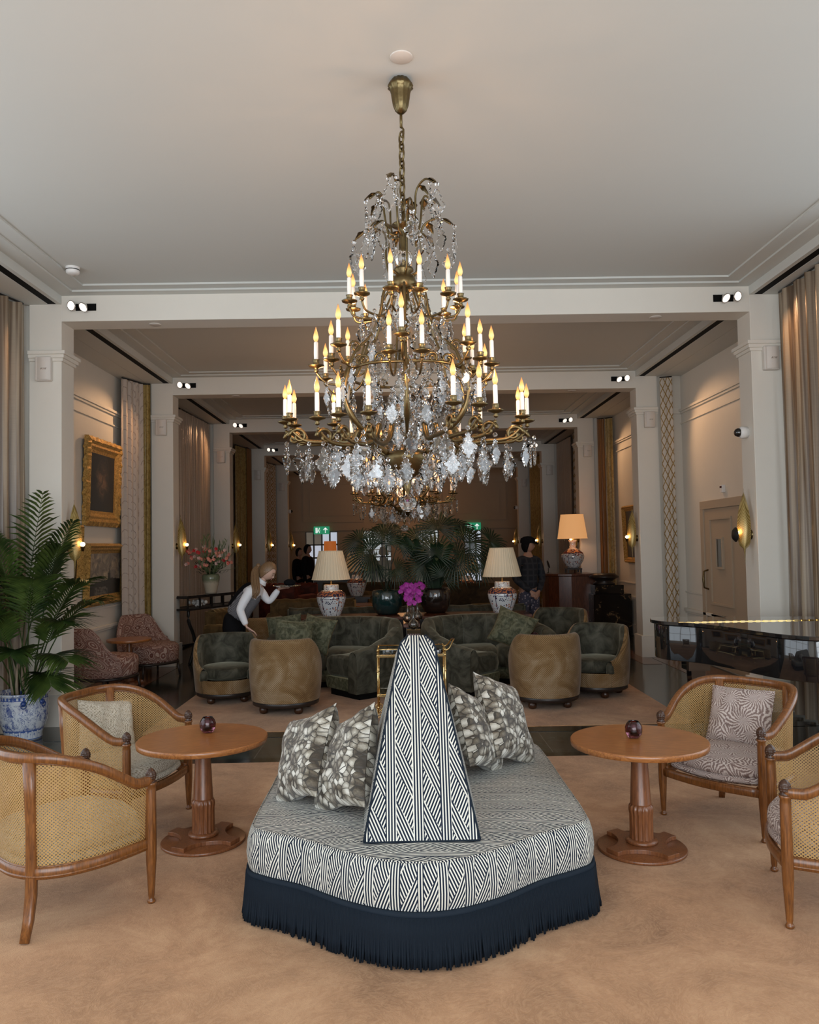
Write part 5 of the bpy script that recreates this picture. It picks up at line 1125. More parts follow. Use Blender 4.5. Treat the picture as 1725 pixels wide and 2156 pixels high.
# reeded stand between the sofas and the orchid vases
o = thing('reeded_stand', (0.137, 9.32, 0.01), 'narrow burgundy reeded stand between the two curved sofas', 'stand')
m = MB(); m.box(-0.075, 0.075, -0.075, 0.075, 0, 0.66)
for k in range(6): m.box(-0.075+k*0.0264, -0.075+k*0.0264+0.014, -0.081, -0.075, 0, 0.66)
m.build('body', M['reed'], o); m = MB(); m.box(-0.08, 0.08, -0.085, 0.08, 0.66, 0.70); m.build('top', M['brownv'], o, bevel=0.003)
def orchid(x, y, z0, hs, lab, n):
    o = thing('bud_vase', (x, y, z0), lab, 'vase', group='round glass bud vases with orchids')
    m = MB(); m.lathe([(0, 0), (0.03, 0.002), (0.055, 0.03), (0.060, 0.06), (0.05, 0.095), (0.022, 0.118), (0.017, 0.14), (0.016, 0.26), (0.021, 0.27), (0.014, 0.262), (0.0135, 0.14), (0.02, 0.112), (0.044, 0.09), (0.054, 0.06), (0.048, 0.032), (0, 0.012)], 28); m.build('vase', M['glass'], o)
    f = thing('magenta_orchid', (x, y, z0+0.02), 'magenta orchid spray standing in the %s' % lab.replace('round glass bud vase ', 'vase '), 'flower', group='magenta orchids')
    r_ = random.Random(n); m = MB(); m.tube(curve([(0, 0, 0), (0.004, 0, 0.15), (0, 0, 0.3), (hs*0.3, -0.01, 0.40)], 12), 0.003, 6); m.build('stem', M['stem'], f)
    for k in range(16):
        th, ph = r_.uniform(0, 6.28), r_.uniform(-1.1, 1.1); c_ = Vector((0.085*math.cos(th)*math.cos(ph), 0.06*math.sin(th)*math.cos(ph)-0.01, 0.36+0.085*math.sin(ph))); m = MB()
        for q in range(5):
            a = q*2*PI/5+r_.uniform(0, 1); d = Vector((math.cos(a), 0, math.sin(a))); s_ = Vector((-math.sin(a), 0, math.cos(a)))
            m.grid(lambda u, v: tuple(c_+d*(0.034*v)+s_*((u-0.5)*0.034*math.sin(PI*min(1, v*0.85+0.1)))+Vector((0, -0.014*v*v+0.004, 0))), 3, 4)
        m.ball(tuple(c_+Vector((0, -0.006, 0))), 0.006, 6, 5); m.build('bloom', M['orchid'], f)
for x, y, n, w_ in ((0.137, 9.30, 1, 'in front on the reeded stand'), (0.078, 9.72, 2, 'behind on the left of the reeded stand'), (0.20, 9.95, 3, 'behind on the right of the reeded stand')):
    orchid(x, y, 0.712 if n == 1 else 0.752, 0.1, 'round glass bud vase '+w_, n)
# ------------------------------------------------------------------ planter shelf behind the sofas
o = thing('long_console', (0.12, 10.9, 0.01), 'long low dark console behind the curved sofas carrying lamps and planters', 'console')
m = MB(); m.box(-1.6, 1.6, -0.32, 0.32, 0.70, 0.74); m.box(-0.10, 0.10, -1.35, -0.32, 0.70, 0.74); m.build('worktop', M['mahog'], o, bevel=0.004)
m = MB(); m.box(-1.56, 1.56, -0.28, 0.28, 0.0, 0.70); m.box(-0.07, 0.07, -1.3, -0.28, 0, 0.70); m.build('carcass', M['darkwood'], o)
def table_lamp(loc, shm, lab, grp, s=1.0, body=None, sh=(0.145, 0.235, 0.345), light=3, flare=0):
    o = thing('table_lamp', loc, lab, 'lamp', group=grp)
    prof = [(0, 0.0), (0.105, 0.0), (0.112, 0.012), (0.118, 0.03), (0.150, 0.11), (0.176, 0.19), (0.182, 0.235), (0.170, 0.28), (0.120, 0.318), (0.092, 0.328), (0.095, 0.345), (0.092, 0.385), (0.082, 0.39), (0, 0.385)]
    if flare: prof = [(0, 0), (0.09, 0), (0.11, 0.02), (0.17, 0.12), (0.19, 0.2), (0.17, 0.26), (0.10, 0.31), (0.055, 0.34), (0.05, 0.42), (0.07, 0.47), (0.05, 0.47), (0, 0.44)]
    m = MB(); m.lathe(prof, 48); m.build('vase_base', body or M['imari'], o)
    m = MB(); m.tube([(0, 0, prof[-1][1]), (0, 0, 0.52)], 0.006, 8); m.build('stem', M['gold'], o)
    r0, r1, h = sh; zb = 0.455 if not flare else 0.50
    m = MB(); N = 96 if shm != M['shadeo'] else 48; ft = 48
    def fn(a, b): r = lerp(r1, r0, b)*(1+(0.010*math.cos(a*2*PI*ft) if shm != M['shadeo'] else 0)); return (r*math.cos(a*2*PI), r*math.sin(a*2*PI), lerp(zb, zb+h, b))
    m.grid(fn, N*2, 3, uvf=lambda a, b: (a*PI*2*0.2*1.0, b*h)); m.grid(lambda a, b: tuple(Vector((fn(a, b)[0]*0.985, fn(a, b)[1]*0.985, fn(a, b)[2]))), N, 3, uvf=lambda a, b: (a, b), flip=True)
    m.tube([(r1*math.cos(q*PI/24), r1*math.sin(q*PI/24), zb) for q in range(48)], 0.005, 5, closed=True); m.tube([(r0*math.cos(q*PI/24), r0*math.sin(q*PI/24), zb+h) for q in range(48)], 0.005, 5, closed=True)
    m.build('pleated_shade' if shm != M['shadeo'] else 'lamp_shade', shm, o)
    if light: m = MB(); m.ball((0, 0, 0.56), 0.025, 10, 8); m.build('bulb', M['bulb'], o); point('lamp_glow', (0, 0, 0.60), light, (1, 0.62, 0.34), 0.05, o)
    o.scale = (s, s, s); return o
GL = 'imari porcelain table lamps'
table_lamp((-0.935, 10.8, 0.752), M['shade'], 'imari porcelain lamp with ivory pleated shade behind the left sofa', GL, 1.09, light=1.0); table_lamp((1.36, 10.8, 0.752), M['shade'], 'imari porcelain lamp with ivory pleated shade behind the right sofa', GL, 1.09, light=1.0)
table_lamp((-0.80, 14.6, 0.78), M['shadef'], 'tan pleated lamp further back, left of the palms', GL, 1.0, light=0.8); table_lamp((1.25, 15.2, 0.70), M['shadef'], 'tan pleated lamp further back, right of the palms', GL, 1.0, light=0.8)
table_lamp((3.27, 15.2, 1.20), M['shadeo'], 'large porcelain lamp with glowing orange shade on the mahogany bar', GL, 1.12, sh=(0.19, 0.25, 0.40), light=3.5, flare=1)
o = thing('lamp_stand', (3.27, 15.2, 1.112), 'small carved stand under the orange lamp on the bar', 'stand'); m = MB(); m.box(-0.14, 0.14, -0.14, 0.14, 0.06, 0.085)
for a in (-1, 1):
    for b in (-1, 1): m.box(a*0.12-0.015, a*0.12+0.015, b*0.12-0.015, b*0.12+0.015, 0, 0.06)
m.build('stand_body', M['darkwood'], o)
# ------------------------------------------------------------------ palms
def frond(m, base, tip, arch, n=22, wl=0.30, ww=0.022, droop=0.10, start=0.32, seed=0, thick=0.006):
    r_ = random.Random(seed); b0, t0_ = Vector(base), Vector(tip); mid = (b0+t0_)/2+Vector(arch)
    def P(t): return b0*(1-t)**2+mid*2*t*(1-t)+t0_*t*t
    m.tube([P(i_/14) for i_ in range(15)], [lerp(thick, 0.0015, i_/14) for i_ in range(15)], 5)
    for k in range(n):
        t = start+(1-start)*(k+0.5)/n; p = P(t); d = (P(min(1, t+0.02))-P(t-0.02)).normalized(); s_ = d.cross(Vector((0, 0, 1)));
        if s_.length < 0.05: s_ = Vector((1, 0, 0))
        s_.normalize(); u_ = s_.cross(d).normalized(); L = wl*(math.sin(PI*(0.16+0.80*(k+0.5)/n)))**0.7*r_.uniform(0.85, 1.1)
        for sg in (-1, 1):
            dr = (s_*sg*0.80+d*0.70+u_*0.18).normalized(); wv = dr.cross(u_).normalized()*ww; vs = []
            for j, (q, w_) in enumerate(((0, 0.35), (0.3, 1.0), (0.65, 0.8), (1, 0.03))):
                c_ = p+dr*(L*q)+Vector((0, 0, -droop*L*4*q*q*r_.uniform(0.8, 1.2))); vs += [c_-wv*w_*0.5, c_+u_*0.003*(1 if j < 3 else 0)*-1, c_+wv*w_*0.5]
            fs = []
            for j in range(3): fs += [(3*j, 3*j+1, 3*j+4, 3*j+3), (3*j+1, 3*j+2, 3*j+5, 3*j+4)]
            m.add(vs, fs, None, True)
def fan(m, stalk0, c_, nrm, up, rad, n=26, spread=250, seed=0, curl=0.25):
    r_ = random.Random(seed); c_ = Vector(c_); nrm = Vector(nrm).normalized(); up = Vector(up); up = (up-nrm*up.dot(nrm)).normalized(); sd = nrm.cross(up)
    s0 = Vector(stalk0); md = (s0+c_)/2+Vector((0, 0, 0.12)); m.tube([s0*(1-t)**2+md*2*t*(1-t)+c_*t*t for t in [i_/8 for i_ in range(9)]], 0.006, 5)
    for k in range(n):
        a = R(-spread/2+spread*k/(n-1)); a2 = R(spread/(n-1)*0.42); L = rad*r_.uniform(0.88, 1.05)*(0.72+0.28*math.cos(a*0.7)); vs = []
        for q, w_ in ((0.02, 1), (0.35, 1), (0.6, 0.95), (0.8, 0.6), (1.0, 0.04)):
            wd = math.tan(a2)*min(q, 0.55)*L*w_; d = up*math.cos(a)+sd*math.sin(a); s_ = -up*math.sin(a)+sd*math.cos(a); cc = c_+d*(L*q)-nrm*(curl*L*q*q)*0.5+Vector((0, 0, -0.22*L*q**3*curl*3))
            vs += [cc-s_*wd, cc+nrm*0.012*min(1, q*3)*(1 if q < 1 else 0), cc+s_*wd]
        fs = []
        for j in range(4): fs += [(3*j, 3*j+1, 3*j+4, 3*j+3), (3*j+1, 3*j+2, 3*j+5, 3*j+4)]
        m.add(vs, fs, None, True)
def pot(o, prof, mt, soil_r, soil_z, name='pot', N=48):
    m = MB(); m.lathe(prof, N); p = m.build(name, mt, o); m = MB(); m.lathe([(0, soil_z+0.01), (soil_r, soil_z)], 24); m.build('soil', M['soil'], o); return p
kp = thing('potted_kentia_palm', (-3.44, 7.38, 0.003), 'tall kentia palm in a blue and white porcelain planter at the nearest left column', 'plant')
p_ = pot(kp, [(0, 0), (0.155, 0.0), (0.160, 0.012), (0.158, 0.05), (0.172, 0.09), (0.196, 0.15), (0.210, 0.23), (0.212, 0.31), (0.208, 0.37), (0.212, 0.395), (0.228, 0.405), (0.230, 0.42), (0.218, 0.425), (0.200, 0.40), (0.198, 0.30)], M['bluewhite'], 0.20, 0.36, 'porcelain_planter', 64)
for a in (R(-20), R(200), R(-65)):
    m = MB(); c_ = Vector((0.212*math.cos(a), 0.212*math.sin(a), 0.34)); m.ball(tuple(c_), 0.026, 10, 8); m.tube([c_+Vector((0.02*math.cos(a)+0.022*math.cos(q)*-math.sin(a), 0.02*math.sin(a)+0.022*math.cos(q)*math.cos(a), -0.02+0.022*math.sin(q))) for q in [i_*PI/6 for i_ in range(12)]], 0.005, 5, closed=True); m.build('lion_handle', plain('cobalt_glaze', (0.02, 0.05, 0.2), 0.2) if 'cob' not in M else M['cob'], kp)
FR = [((-.02, 0, .9), (0.36, -.05, 1.72), (.02, 0, .62)), ((0, 0, .9), (.62, -.1, 1.42), (0.0, 0, .6)), ((0, .05, .8), (.22, -.1, 2.22), (-.05, 0, .1)), ((0, 0, .7), (-.42, -.25, 1.62), (0, 0, .6)), ((0, 0, .7), (-.62, -.1, 1.2), (0, 0, .65)),
      ((0, 0, .6), (.50, -.3, 1.05), (.05, 0, .55)), ((0, 0, .6), (.55, -.35, .72), (.02, 0, .45)), ((0, 0, .5), (-.45, -.3, .85), (0, 0, .5)), ((0, 0, .6), (-.1, -.45, 1.1), (0, 0, .55)), ((0, 0, .5), (.40, -.35, .52), (.05, 0, .38)), ((0, 0, .8), (-.15, -.3, 1.85), (0, 0, .4)), ((0, 0, .8), (.25, -.35, 1.45), (0, 0, .6)),
      ((0, 0, .5), (-.35, -.4, .55), (0, 0, .4)), ((0, 0, .7), (-.5, -.05, 1.75), (0, 0, .4)), ((0, 0, .6), (.1, -.45, .8), (0, 0, .45)), ((0, .0, .7), (.70, .0, 1.22), (0, 0, .55)), ((0, .0, .7), (-.3, -.35, 1.3), (0, 0, .55)), ((0, 0, .9), (.5, -.12, 1.95), (-.1, 0, .25))]
for k, (b_, t_, ar) in enumerate(FR):
    m = MB(); a_ = k*1.3; bb = (0.07*math.cos(a_), 0.07*math.sin(a_), 0.38); frond(m, bb, (max(-0.34, t_[0]), t_[1], t_[2]+0.0), (ar[0]*1.0, ar[1], ar[2]*0.85), 25, 0.42, 0.026, 0.085, 0.38, seed=k, thick=0.008); m.build('frond', M['leaf'], kp)
m = MB()
for k in range(8): a_ = k*0.9; m.tube([(0.08*math.cos(a_), 0.08*math.sin(a_), 0.37), (0.10*math.cos(a_), 0.09*math.sin(a_), 0.5), (0.13*math.cos(a_+.2), 0.12*math.sin(a_), 0.58+0.05*(k % 3))], [0.018, 0.014, 0.004], 6)
m.build('trunk_sheaths', M['sheath'], kp)
def fanpalm(loc, potp, potm, lab, fans, tag_seed, lm, pr=0.2, pz=0.25, grass=0):
    o = thing('potted_fan_palm', loc, lab, 'plant', group='dark potted palms on the console'); pot(o, potp, potm, pr, pz)
    for k, (c_, nr, up, rad) in enumerate(fans):
        m = MB(); a = k*2.1; fan(m, (0.06*math.cos(a), 0.06*math.sin(a), pz), c_, nr, up, rad, seed=tag_seed+k); m.build('fan_leaf', lm, o)
    return o
pp = [(0, 0), (0.13, 0), (0.16, 0.02), (0.205, 0.12), (0.215, 0.22), (0.205, 0.30), (0.19, 0.325), (0.175, 0.32), (0.18, 0.22)]
fanpalm((-0.19, 11.0, 0.752), pp, M['teal'], 'fan palm in a glossy teal pot left of the magenta orchids', [((-.02, -.1, 1.02), (0, -1, .4), (0, 0, 1), .34), ((-.20, -.15, .85), (-.3, -.8, .5), (-1, 0, .15), .46), ((.16, -.1, .95), (.3, -.8, .5), (.6, 0, 1), .34), ((-.15, -.2, .70), (-.2, -.9, .2), (-.8, 0, -.5), .30), ((.02, .1, 1.16), (0, -.6, .8), (-.4, 0, 1), .30), ((.12, -.2, .62), (.2, -.9, .3), (.7, 0, -.4), .28), ((-.35, 0, 1.0), (-.2, -.8, .5), (-1, 0, .6), .34)], 3, M['leafd'])
fanpalm((0.47, 11.10, 0.752), [(r*1.0, z*1.05) for r, z in pp], M['brownglaze'], 'big fan palm in a dark brown pot right of the magenta orchids', [((.05, -.1, 1.15), (0, -1, .4), (0.1, 0, 1), .42), ((.42, -.15, .95), (.3, -.8, .5), (1, 0, .2), .48), ((-.22, -.1, 1.0), (-.3, -.8, .5), (-.5, 0, 1), .40), ((.28, -.2, .75), (.2, -.9, .3), (.8, 0, -.3), .40), ((.0, -.25, .80), (0, -.95, .3), (.1, 0, 1), .42), ((.78, 0, .96), (.5, -.7, .5), (1, 0, .1), .42), ((.3, .1, 1.18), (.2, -.6, .8), (.7, 0, .8), .42), ((-.15, -.25, .66), (-.2, -.9, .3), (-.8, 0, .2), .34), ((.60, -.2, .66), (.3, -.9, .2), (.7, 0, -.5), .30), ((.1, -.25, .5), (.1, -.9, .2), (.4, 0, .9), .34)], 23, M['leafd'], 0.19, 0.27)
pp_ = [q for q in bpy.data.objects if q.name.startswith('potted_fan_palm')][-1]; r_ = random.Random(12)
for k in range(14):
    a = r_.uniform(-2.9, -0.2); ln = r_.uniform(0.5, 0.95); tp = Vector((math.cos(a)*ln*0.55, math.sin(a)*0.25, 0.3+ln*0.75)); m = MB(); c_ = curve([(0.05*math.cos(a), 0.05*math.sin(a), 0.27), tuple(tp*0.5+Vector((0, 0, 0.22))), tuple(tp+Vector((0, 0, 0.05))), tuple(tp*1.18+Vector((0, 0, -0.12)))], 12)
    m.grid(lambda u, v: tuple(c_[int(round(v*12))]+Vector((-math.sin(a), math.cos(a), 0)).normalized()*0+Vector((u-0.5, 0.15*abs(u-0.5), 0))*0.085*math.sin(PI*min(1, v*0.93+0.07))**0.7), 4, 12); m.build('strap_leaf', M['leafd'], pp_)
o = thing('trailing_airy_foliage', (0.14, 10.55, 0.752), 'fine airy grey green sprays above the magenta orchids', 'plant')
m = MB()
r_ = random.Random(5)
m.lathe([(0, 0), (0.05, 0), (0.06, 0.1), (0.045, 0.2), (0.04, 0.19), (0.05, 0.1), (0, 0.01)], 16); m.build('glass_vase', M['glass'], o); m = MB()
for k in range(26):
    a = r_.uniform(0, 6.28); h = r_.uniform(0.35, 0.62); x, y = 0.22*math.cos(a)*r_.uniform(.3, 1), 0.12*math.sin(a); m.tube(curve([(0, 0, 0.02), (x*0.3, y*0.3, h*0.6), (x, y, h)], 8), 0.0014, 4)
    for q in range(16): c_ = Vector((x, y, h))*r_.uniform(0.7, 1.05)+Vector((r_.gauss(0, .03), r_.gauss(0, .03), r_.gauss(0, .03))); m.ball(tuple(c_), 0.0045, 4, 3)
tag(m.build('sprays', leaf('grey_green_spray', (0.03, 0.05, 0.03), (0.08, 0.10, 0.07)), o), kind='stuff')
# ------------------------------------------------------------------ brass trolley behind the ottoman
o = thing('brass_bar_trolley', (0.09, 8.05, 0.010), 'polished brass drinks trolley partly hidden behind the ottoman backrest', 'trolley')
for x in (-0.33, 0.33):
    for y in (-0.16, 0.16):
        m = MB(); m.tube([(x, y, 0.05), (x, y, 0.63)], 0.009, 10)
        for z_ in (0.10, 0.22, 0.45, 0.60): m.ball((x, y, z_), 0.014, 10, 8)
        m.ball((x, y, 0.65), 0.012, 10, 8); m.build('post', M['gold'], o)
        m = MB(); mm = Matrix.Translation((x, y, 0.042)) @ Matrix.Rotation(R(90), 4, 'X'); m.tube([(0.036*math.cos(q*PI/10), 0.036*math.sin(q*PI/10), 0) for q in range(20)], 0.005, 6, closed=True, M=mm)
        for q in range(6): m.tube([(0, 0, 0), (0.036*math.cos(q*PI/3), 0.036*math.sin(q*PI/3), 0)], 0.003, 5, M=mm)
        m.build('wheel', M['gold'], o)
for z_, nm in ((0.60, 'upper_tray'), (0.22, 'lower_tray')):
    m = MB(); m.box(-0.34, 0.34, -0.17, 0.17, z_-0.018, z_+0.008); t_ = m.build(nm, M['gold'], o, bevel=0.003); m = MB(); m.box(-0.32, 0.32, -0.15, 0.15, z_+0.0085, z_+0.012); m.build('mirror', M['glass'], t_)
m = MB(); m.tube([(-0.33, -0.16, 0.66), (-0.33, 0.16, 0.66), (0.33, 0.16, 0.66), (0.33, -0.16, 0.66)], 0.006, 8); m.tube([(-.33, -.16, .66), (-.1, -.16, .66)], 0.006, 8); m.build('gallery_rail', M['gold'], o)
m = MB(); m.tube(curve([(0.33, -0.16, 0.64), (0.37, -0.15, 0.66), (0.41, -0.1, 0.72), (0.43, 0, 0.73), (0.41, 0.1, 0.72), (0.37, 0.15, 0.66), (0.33, 0.16, 0.64)], 24), 0.007, 8); m.build('push_handle', M['gold'], o)
o = thing('hardback_book', (0.27, 8.05, 0.6225), 'dark blue books lying on the brass trolley', 'book'); m = MB(); m.box(-0.1, 0.1, -0.07, 0.07, 0, 0.022); m.build('cover', M['navy'], o, bevel=0.002); m = MB(); m.box(-0.095, 0.097, -0.072, 0.066, 0.003, 0.019); m.build('pages', M['white'], o)
# ------------------------------------------------------------------ paisley corner
def paisley(loc, rz, lab, s=1.0):
    o = thing('paisley_slipper_chair', loc, lab, 'chair', rz, 'paisley slipper chairs')
    # back: curved wrap sloping down to the seat
    m = MB()
    def bk(sg):
        def f(a, b):
            th = lerp(-1.35, 1.35, a); k = 1-abs(th/1.35)**1.0; hgt = 0.45+0.31*(0.5-0.5*math.cos(PI*min(1, k*1.55))); r = 0.33+0.02*b; z = lerp(0.20, hgt, b); e = 0.05*(1-(b*2-1)**6)*1.0+0.004
            lean = 0.07*b; x = (r+sg*e*0.6+0.02)*math.sin(th); y = (r+sg*e*0.6)*math.cos(th)+lean-0.02
            if b > 0.92: y += 0.015
            return (x, y, z)
        return f
    m.grid(bk(1), 36, 14, uvf=lambda a, b: (a*0.95, b*0.7), flip=True); m.grid(bk(-1), 36, 14, uvf=lambda a, b: (a*0.8, b*0.7)); 
    m.grid(lambda a, b: tuple(Vector(bk(-1)(a, 1)).lerp(Vector(bk(1)(a, 1)), b)+Vector((0, 0, 0.02*math.sin(PI*b)))), 36, 4, uvf=lambda a, b: (a, b*0.06+0.7), flip=True)
    for a in (0, 1): m.grid(lambda u, b: tuple(Vector(bk(-1)(a, b)).lerp(Vector(bk(1)(a, b)), u)), 2, 14, uvf=lambda u, b: (u*0.06, b*0.6))
    m.build('wrap_back', M['paisley'], o)
    m = MB()
    def st(a, b):
        th = a*2*PI; pr = [(0.0, 0.19), (0.93, 0.19), (0.985, 0.21), (1.0, 0.30), (1.01, 0.37), (0.98, 0.405), (0.90, 0.425), (0.5, 0.44), (0, 0.445)]; k, z = pr[int(round(b*8))]; c_, s_ = math.cos(th), math.sin(th)
        return (math.copysign(abs(s_)**0.75, s_)*0.335*k, math.copysign(abs(c_)**0.8, c_)*(0.34 if c_ > 0 else 0.34)*k-0.03, z)
    m.grid(st, 48, 8, uvf=lambda a, b: (st(a, b)[0]+0.3*st(a, b)[2], st(a, b)[1]+st(a, b)[2])); m.build('seat', M['paisley'], o)
    m = MB(); m.tube([(math.copysign(abs(math.sin(q))**0.75, math.sin(q))*0.325, math.copysign(abs(math.cos(q))**0.8, math.cos(q))*0.33-0.03, 0.18) for q in [i_*2*PI/40 for i_ in range(40)]], 0.018, 6, closed=True); m.build('base_rail', M['darkwood'], o)
    for x in (-0.25, 0.25):
        for y in (-0.28, 0.22): m = MB(); m.tube([(x, y, 0.18), (x*1.08, y*1.08, 0.0)], [0.020, 0.012], 8); m.build('leg', M['darkwood'], o)
    o.scale = (s, s, s); return o
paisley((-3.56, 9.68, 0.003), R(152), 'paisley slipper chair nearer the nearest left column, seen from behind', 1.02)
paisley((-3.40, 10.90, 0.003), R(48), 'paisley slipper chair under the dotted curtain, facing the room', 1.02)
o = copy_tree(ta); o.location = (-3.44, 10.22, 0.003); o.scale = (0.74, 0.74, 0.96); tag(o, 'small round wooden table between the two paisley chairs', None, 'round pedestal tables by the side walls')
# ------------------------------------------------------------------ flower console, left
o = thing('iron_console_table', (-2.95, 12.55, 0.003), 'black iron and glass console table carrying the gladioli', 'console table', R(62))
m = MB(); m.box(-0.78, 0.78, -0.24, 0.24, 0.985, 1.0); m.build('glass_top', M['blackgloss'], o)
m = MB()
for z_ in (0.80, 0.975):
    for y in (-0.24, 0.24): m.box(-0.78, 0.78, y-0.015, y+0.015, z_-0.015, z_+0.01)
    for x in (-0.78, 0.78): m.box(x-0.015, x+0.015, -0.24, 0.24, z_-0.015, z_+0.01)
for k in range(7): m.box(-0.78+0.26*k-0.01, -0.78+0.26*k+0.01, -0.25, -0.23, 0.8, 0.98); m.box(-0.78+0.26*k-0.01, -0.78+0.26*k+0.01, 0.23, 0.25, 0.8, 0.98)
m.box(-0.77, 0.77, -0.23, 0.23, 0.79, 0.80); m.build('frame', M['iron'], o)
for x in (-0.72, 0.72):
    for y in (-0.2, 0.2): m = MB(); m.tube(curve([(x, y, 0.79), (x*1.0, y, 0.62), (x*0.86, y, 0.42), (x*0.84, y, 0.25), (x*0.98, y, 0.0)], 14), 1.0, 8, sq=(0.02, 0.02, 0.5)); m.build('leg', M['iron'], o)
m = MB(); m.box(-0.62, 0.62, -0.02, 0.02, 0.24, 0.27); m.build('stretcher', M['iron'], o)
o = thing('white_coral', (-3.1, 12.3, 0.806), 'white coral piece on the shelf of the iron console', 'ornament'); m = MB(); r_ = random.Random(4)
for k in range(30): m.ball((r_.gauss(0, .07), r_.gauss(0, .04), 0.045+r_.uniform(-.02, .05)), r_.uniform(.015, .03), 8, 6)
m.build('coral', M['offwhite'], o)
fv = thing('flower_vase', (-2.93, 12.45, 1.004), 'sage and cream glazed vase on the iron console', 'vase'); m = MB(); m.lathe([(0, 0), (0.085, 0), (0.09, 0.01), (0.105, 0.1), (0.13, 0.2), (0.135, 0.25), (0.12, 0.285), (0.115, 0.29), (0.105, 0.28), (0.12, 0.24), (0.1, 0.1), (0, 0.02)], 36); m.build('vase', M['glaze'], fv)
fl_ = thing('gladioli_bouquet', (-2.93, 12.45, 1.05), 'big bouquet of pink and red gladioli in the glazed vase', 'flowers'); r_ = random.Random(9)
m = MB()
for k in range(46):
    a = r_.uniform(0, 6.28); sp_ = r_.uniform(0.05, 0.48); h = r_.uniform(0.45, 0.90)-sp_*0.25; tp = Vector((sp_*math.cos(a), sp_*math.sin(a)*0.6, h)); pts = curve([(0.02*math.cos(a), 0.02*math.sin(a), 0.0), (0.06*math.cos(a), 0.05*math.sin(a), 0.26), tuple(tp*0.7+Vector((0, 0, 0.05))), tuple(tp)], 10); m.tube(pts, [lerp(0.005, 0.0015, i_/10) for i_ in range(11)], 4)
    if k % 2 == 0:
        for q in range(6): p = Vector(pts[5+q % 5]); d = Vector((r_.gauss(0, .4), r_.gauss(0, .3), 1)).normalized(); s_ = d.cross(Vector((0, 1, 0))).normalized(); L = r_.uniform(.07, .16); m.add([p-s_*0.006, p+s_*0.006, p+d*L*0.6+s_*0.007, p+d*L, p+d*L*0.6-s_*0.007], [(0, 1, 2, 3, 4)])
tag(m.build('stems', M['stem'], fl_), kind='stuff')
m = MB(); 
for k in range(170):
    a = r_.uniform(0, 6.28); rr = r_.uniform(0.05, 0.24)**1.0; p = Vector((rr*math.cos(a), rr*math.sin(a)*0.7, 0.28+r_.uniform(-.04, .20))); d = Vector((math.cos(a), math.sin(a), r_.uniform(-.3, 1))).normalized(); s_ = d.cross(Vector((0, 0, 1))).normalized(); L = r_.uniform(.05, .12); m.add([p, p+d*L*.5+s_*.014, p+d*L, p+d*L*.5-s_*.014], [(0, 1, 2, 3)])
tag(m.build('foliage', M['leafd'], fl_), kind='stuff')
for k in range(64):
    a = r_.uniform(0, 6.28); sp_ = r_.uniform(0.10, 0.40); h = 0.36+r_.uniform(0, 0.34)*(1.1-sp_); c_ = Vector((sp_*math.cos(a), -abs(sp_*math.sin(a)*0.6) if k % 3 else sp_*math.sin(a)*.6, h)); m = MB()
    for q in range(5):
        an = q*2*PI/5+r_.uniform(0, 1); d = Vector((math.cos(an), -0.5, math.sin(an))).normalized(); s_ = d.cross(Vector((0, 1, 0))).normalized(); m.grid(lambda u, v: tuple(c_+d*(0.033*v)+s_*((u-0.5)*0.030*math.sin(PI*min(1, v*.8+.15)))), 2, 3)
    m.build('bloom', M[('pinkf', 'palef', 'pinkf', 'palef', 'pinkf', 'redf')[k % 6] if k not in (2, 3) else 'redf'], fl_)
# ------------------------------------------------------------------ grand piano
o = thing('grand_piano', (2.2, 6.0, 0.003), 'black lacquered grand piano at the right edge', 'piano'); X0, Yp = 2.2, 6.0
pl = curve([(2.26, 7.30, 0), (2.21, 7.12, 0), (2.24, 6.95, 0), (2.33, 6.84, 0), (2.47, 6.68, 0), (2.60, 6.36, 0), (2.67, 6.08, 0), (2.76, 5.82, 0), (2.90, 5.66, 0), (3.06, 5.58, 0)], 40)
poly = [(p.x-X0, p.y-Yp) for p in pl]+[(3.68-X0, 5.58-Yp), (3.66-X0, 7.12-Yp), (2.34-X0, 7.36-Yp)]
cxp, cyp = 0.8, 0.5
def insp(k): return [(x+(cxp-x)*k, y+(cyp-y)*k) for x, y in poly]
m = MB(); m.prism(poly, 0.955, 0.985); m.build('lid', M['blackgloss'], o, bevel=0.004)
m = MB(); m.prism(insp(0.035), 0.655, 0.953); b_ = m.build('case', M['blackgloss'], o, bevel=0.006)
for p in b_.data.polygons: p.use_smooth = abs(p.normal.z) < 0.5 and p.area < 0.05
m = MB(); m.box(0.14, 1.44, 0.785, 0.795, 0.9855, 0.990)
for k in range(20): m.box(0.145+k*0.065, 0.15+k*0.065+0.03, 0.779, 0.801, 0.9855, 0.993)
m.build('piano_hinge', M['gold'], o)
for x, y in ((0.30, 0.86), (1.35, 0.0), (0.95, -0.28)):
    m = MB(); m.tube([(x, y, 0.655), (x, y, 0.56), (x, y, 0.50), (x, y, 0.10), (x, y, 0.07)], 1.0, 4, sq=(1, 1)) if 0 else None
    m.box(x-0.09, x+0.09, y-0.09, y+0.09, 0.58, 0.655); m.tube([(x, y, 0.58), (x, y, 0.075)], [0.085, 0.058], 4, smooth=False); m.build('leg', M['blackgloss'], o); m = MB(); m.ball((x, y, 0.036), 0.035, 12, 8); m.build('caster', M['brass'], o)
m = MB(); m.box(0.9, 1.1, -0.32, -0.25, 0.10, 0.655); m.box(0.82, 1.18, -0.38, -0.25, 0.07, 0.12); m.build('pedal_lyre', M['blackgloss'], o)
m = MB(); m.box(1.0, 1.48, -0.60, -0.42, 0.655, 0.76); m.build('keyslip', M['blackgloss'], o)
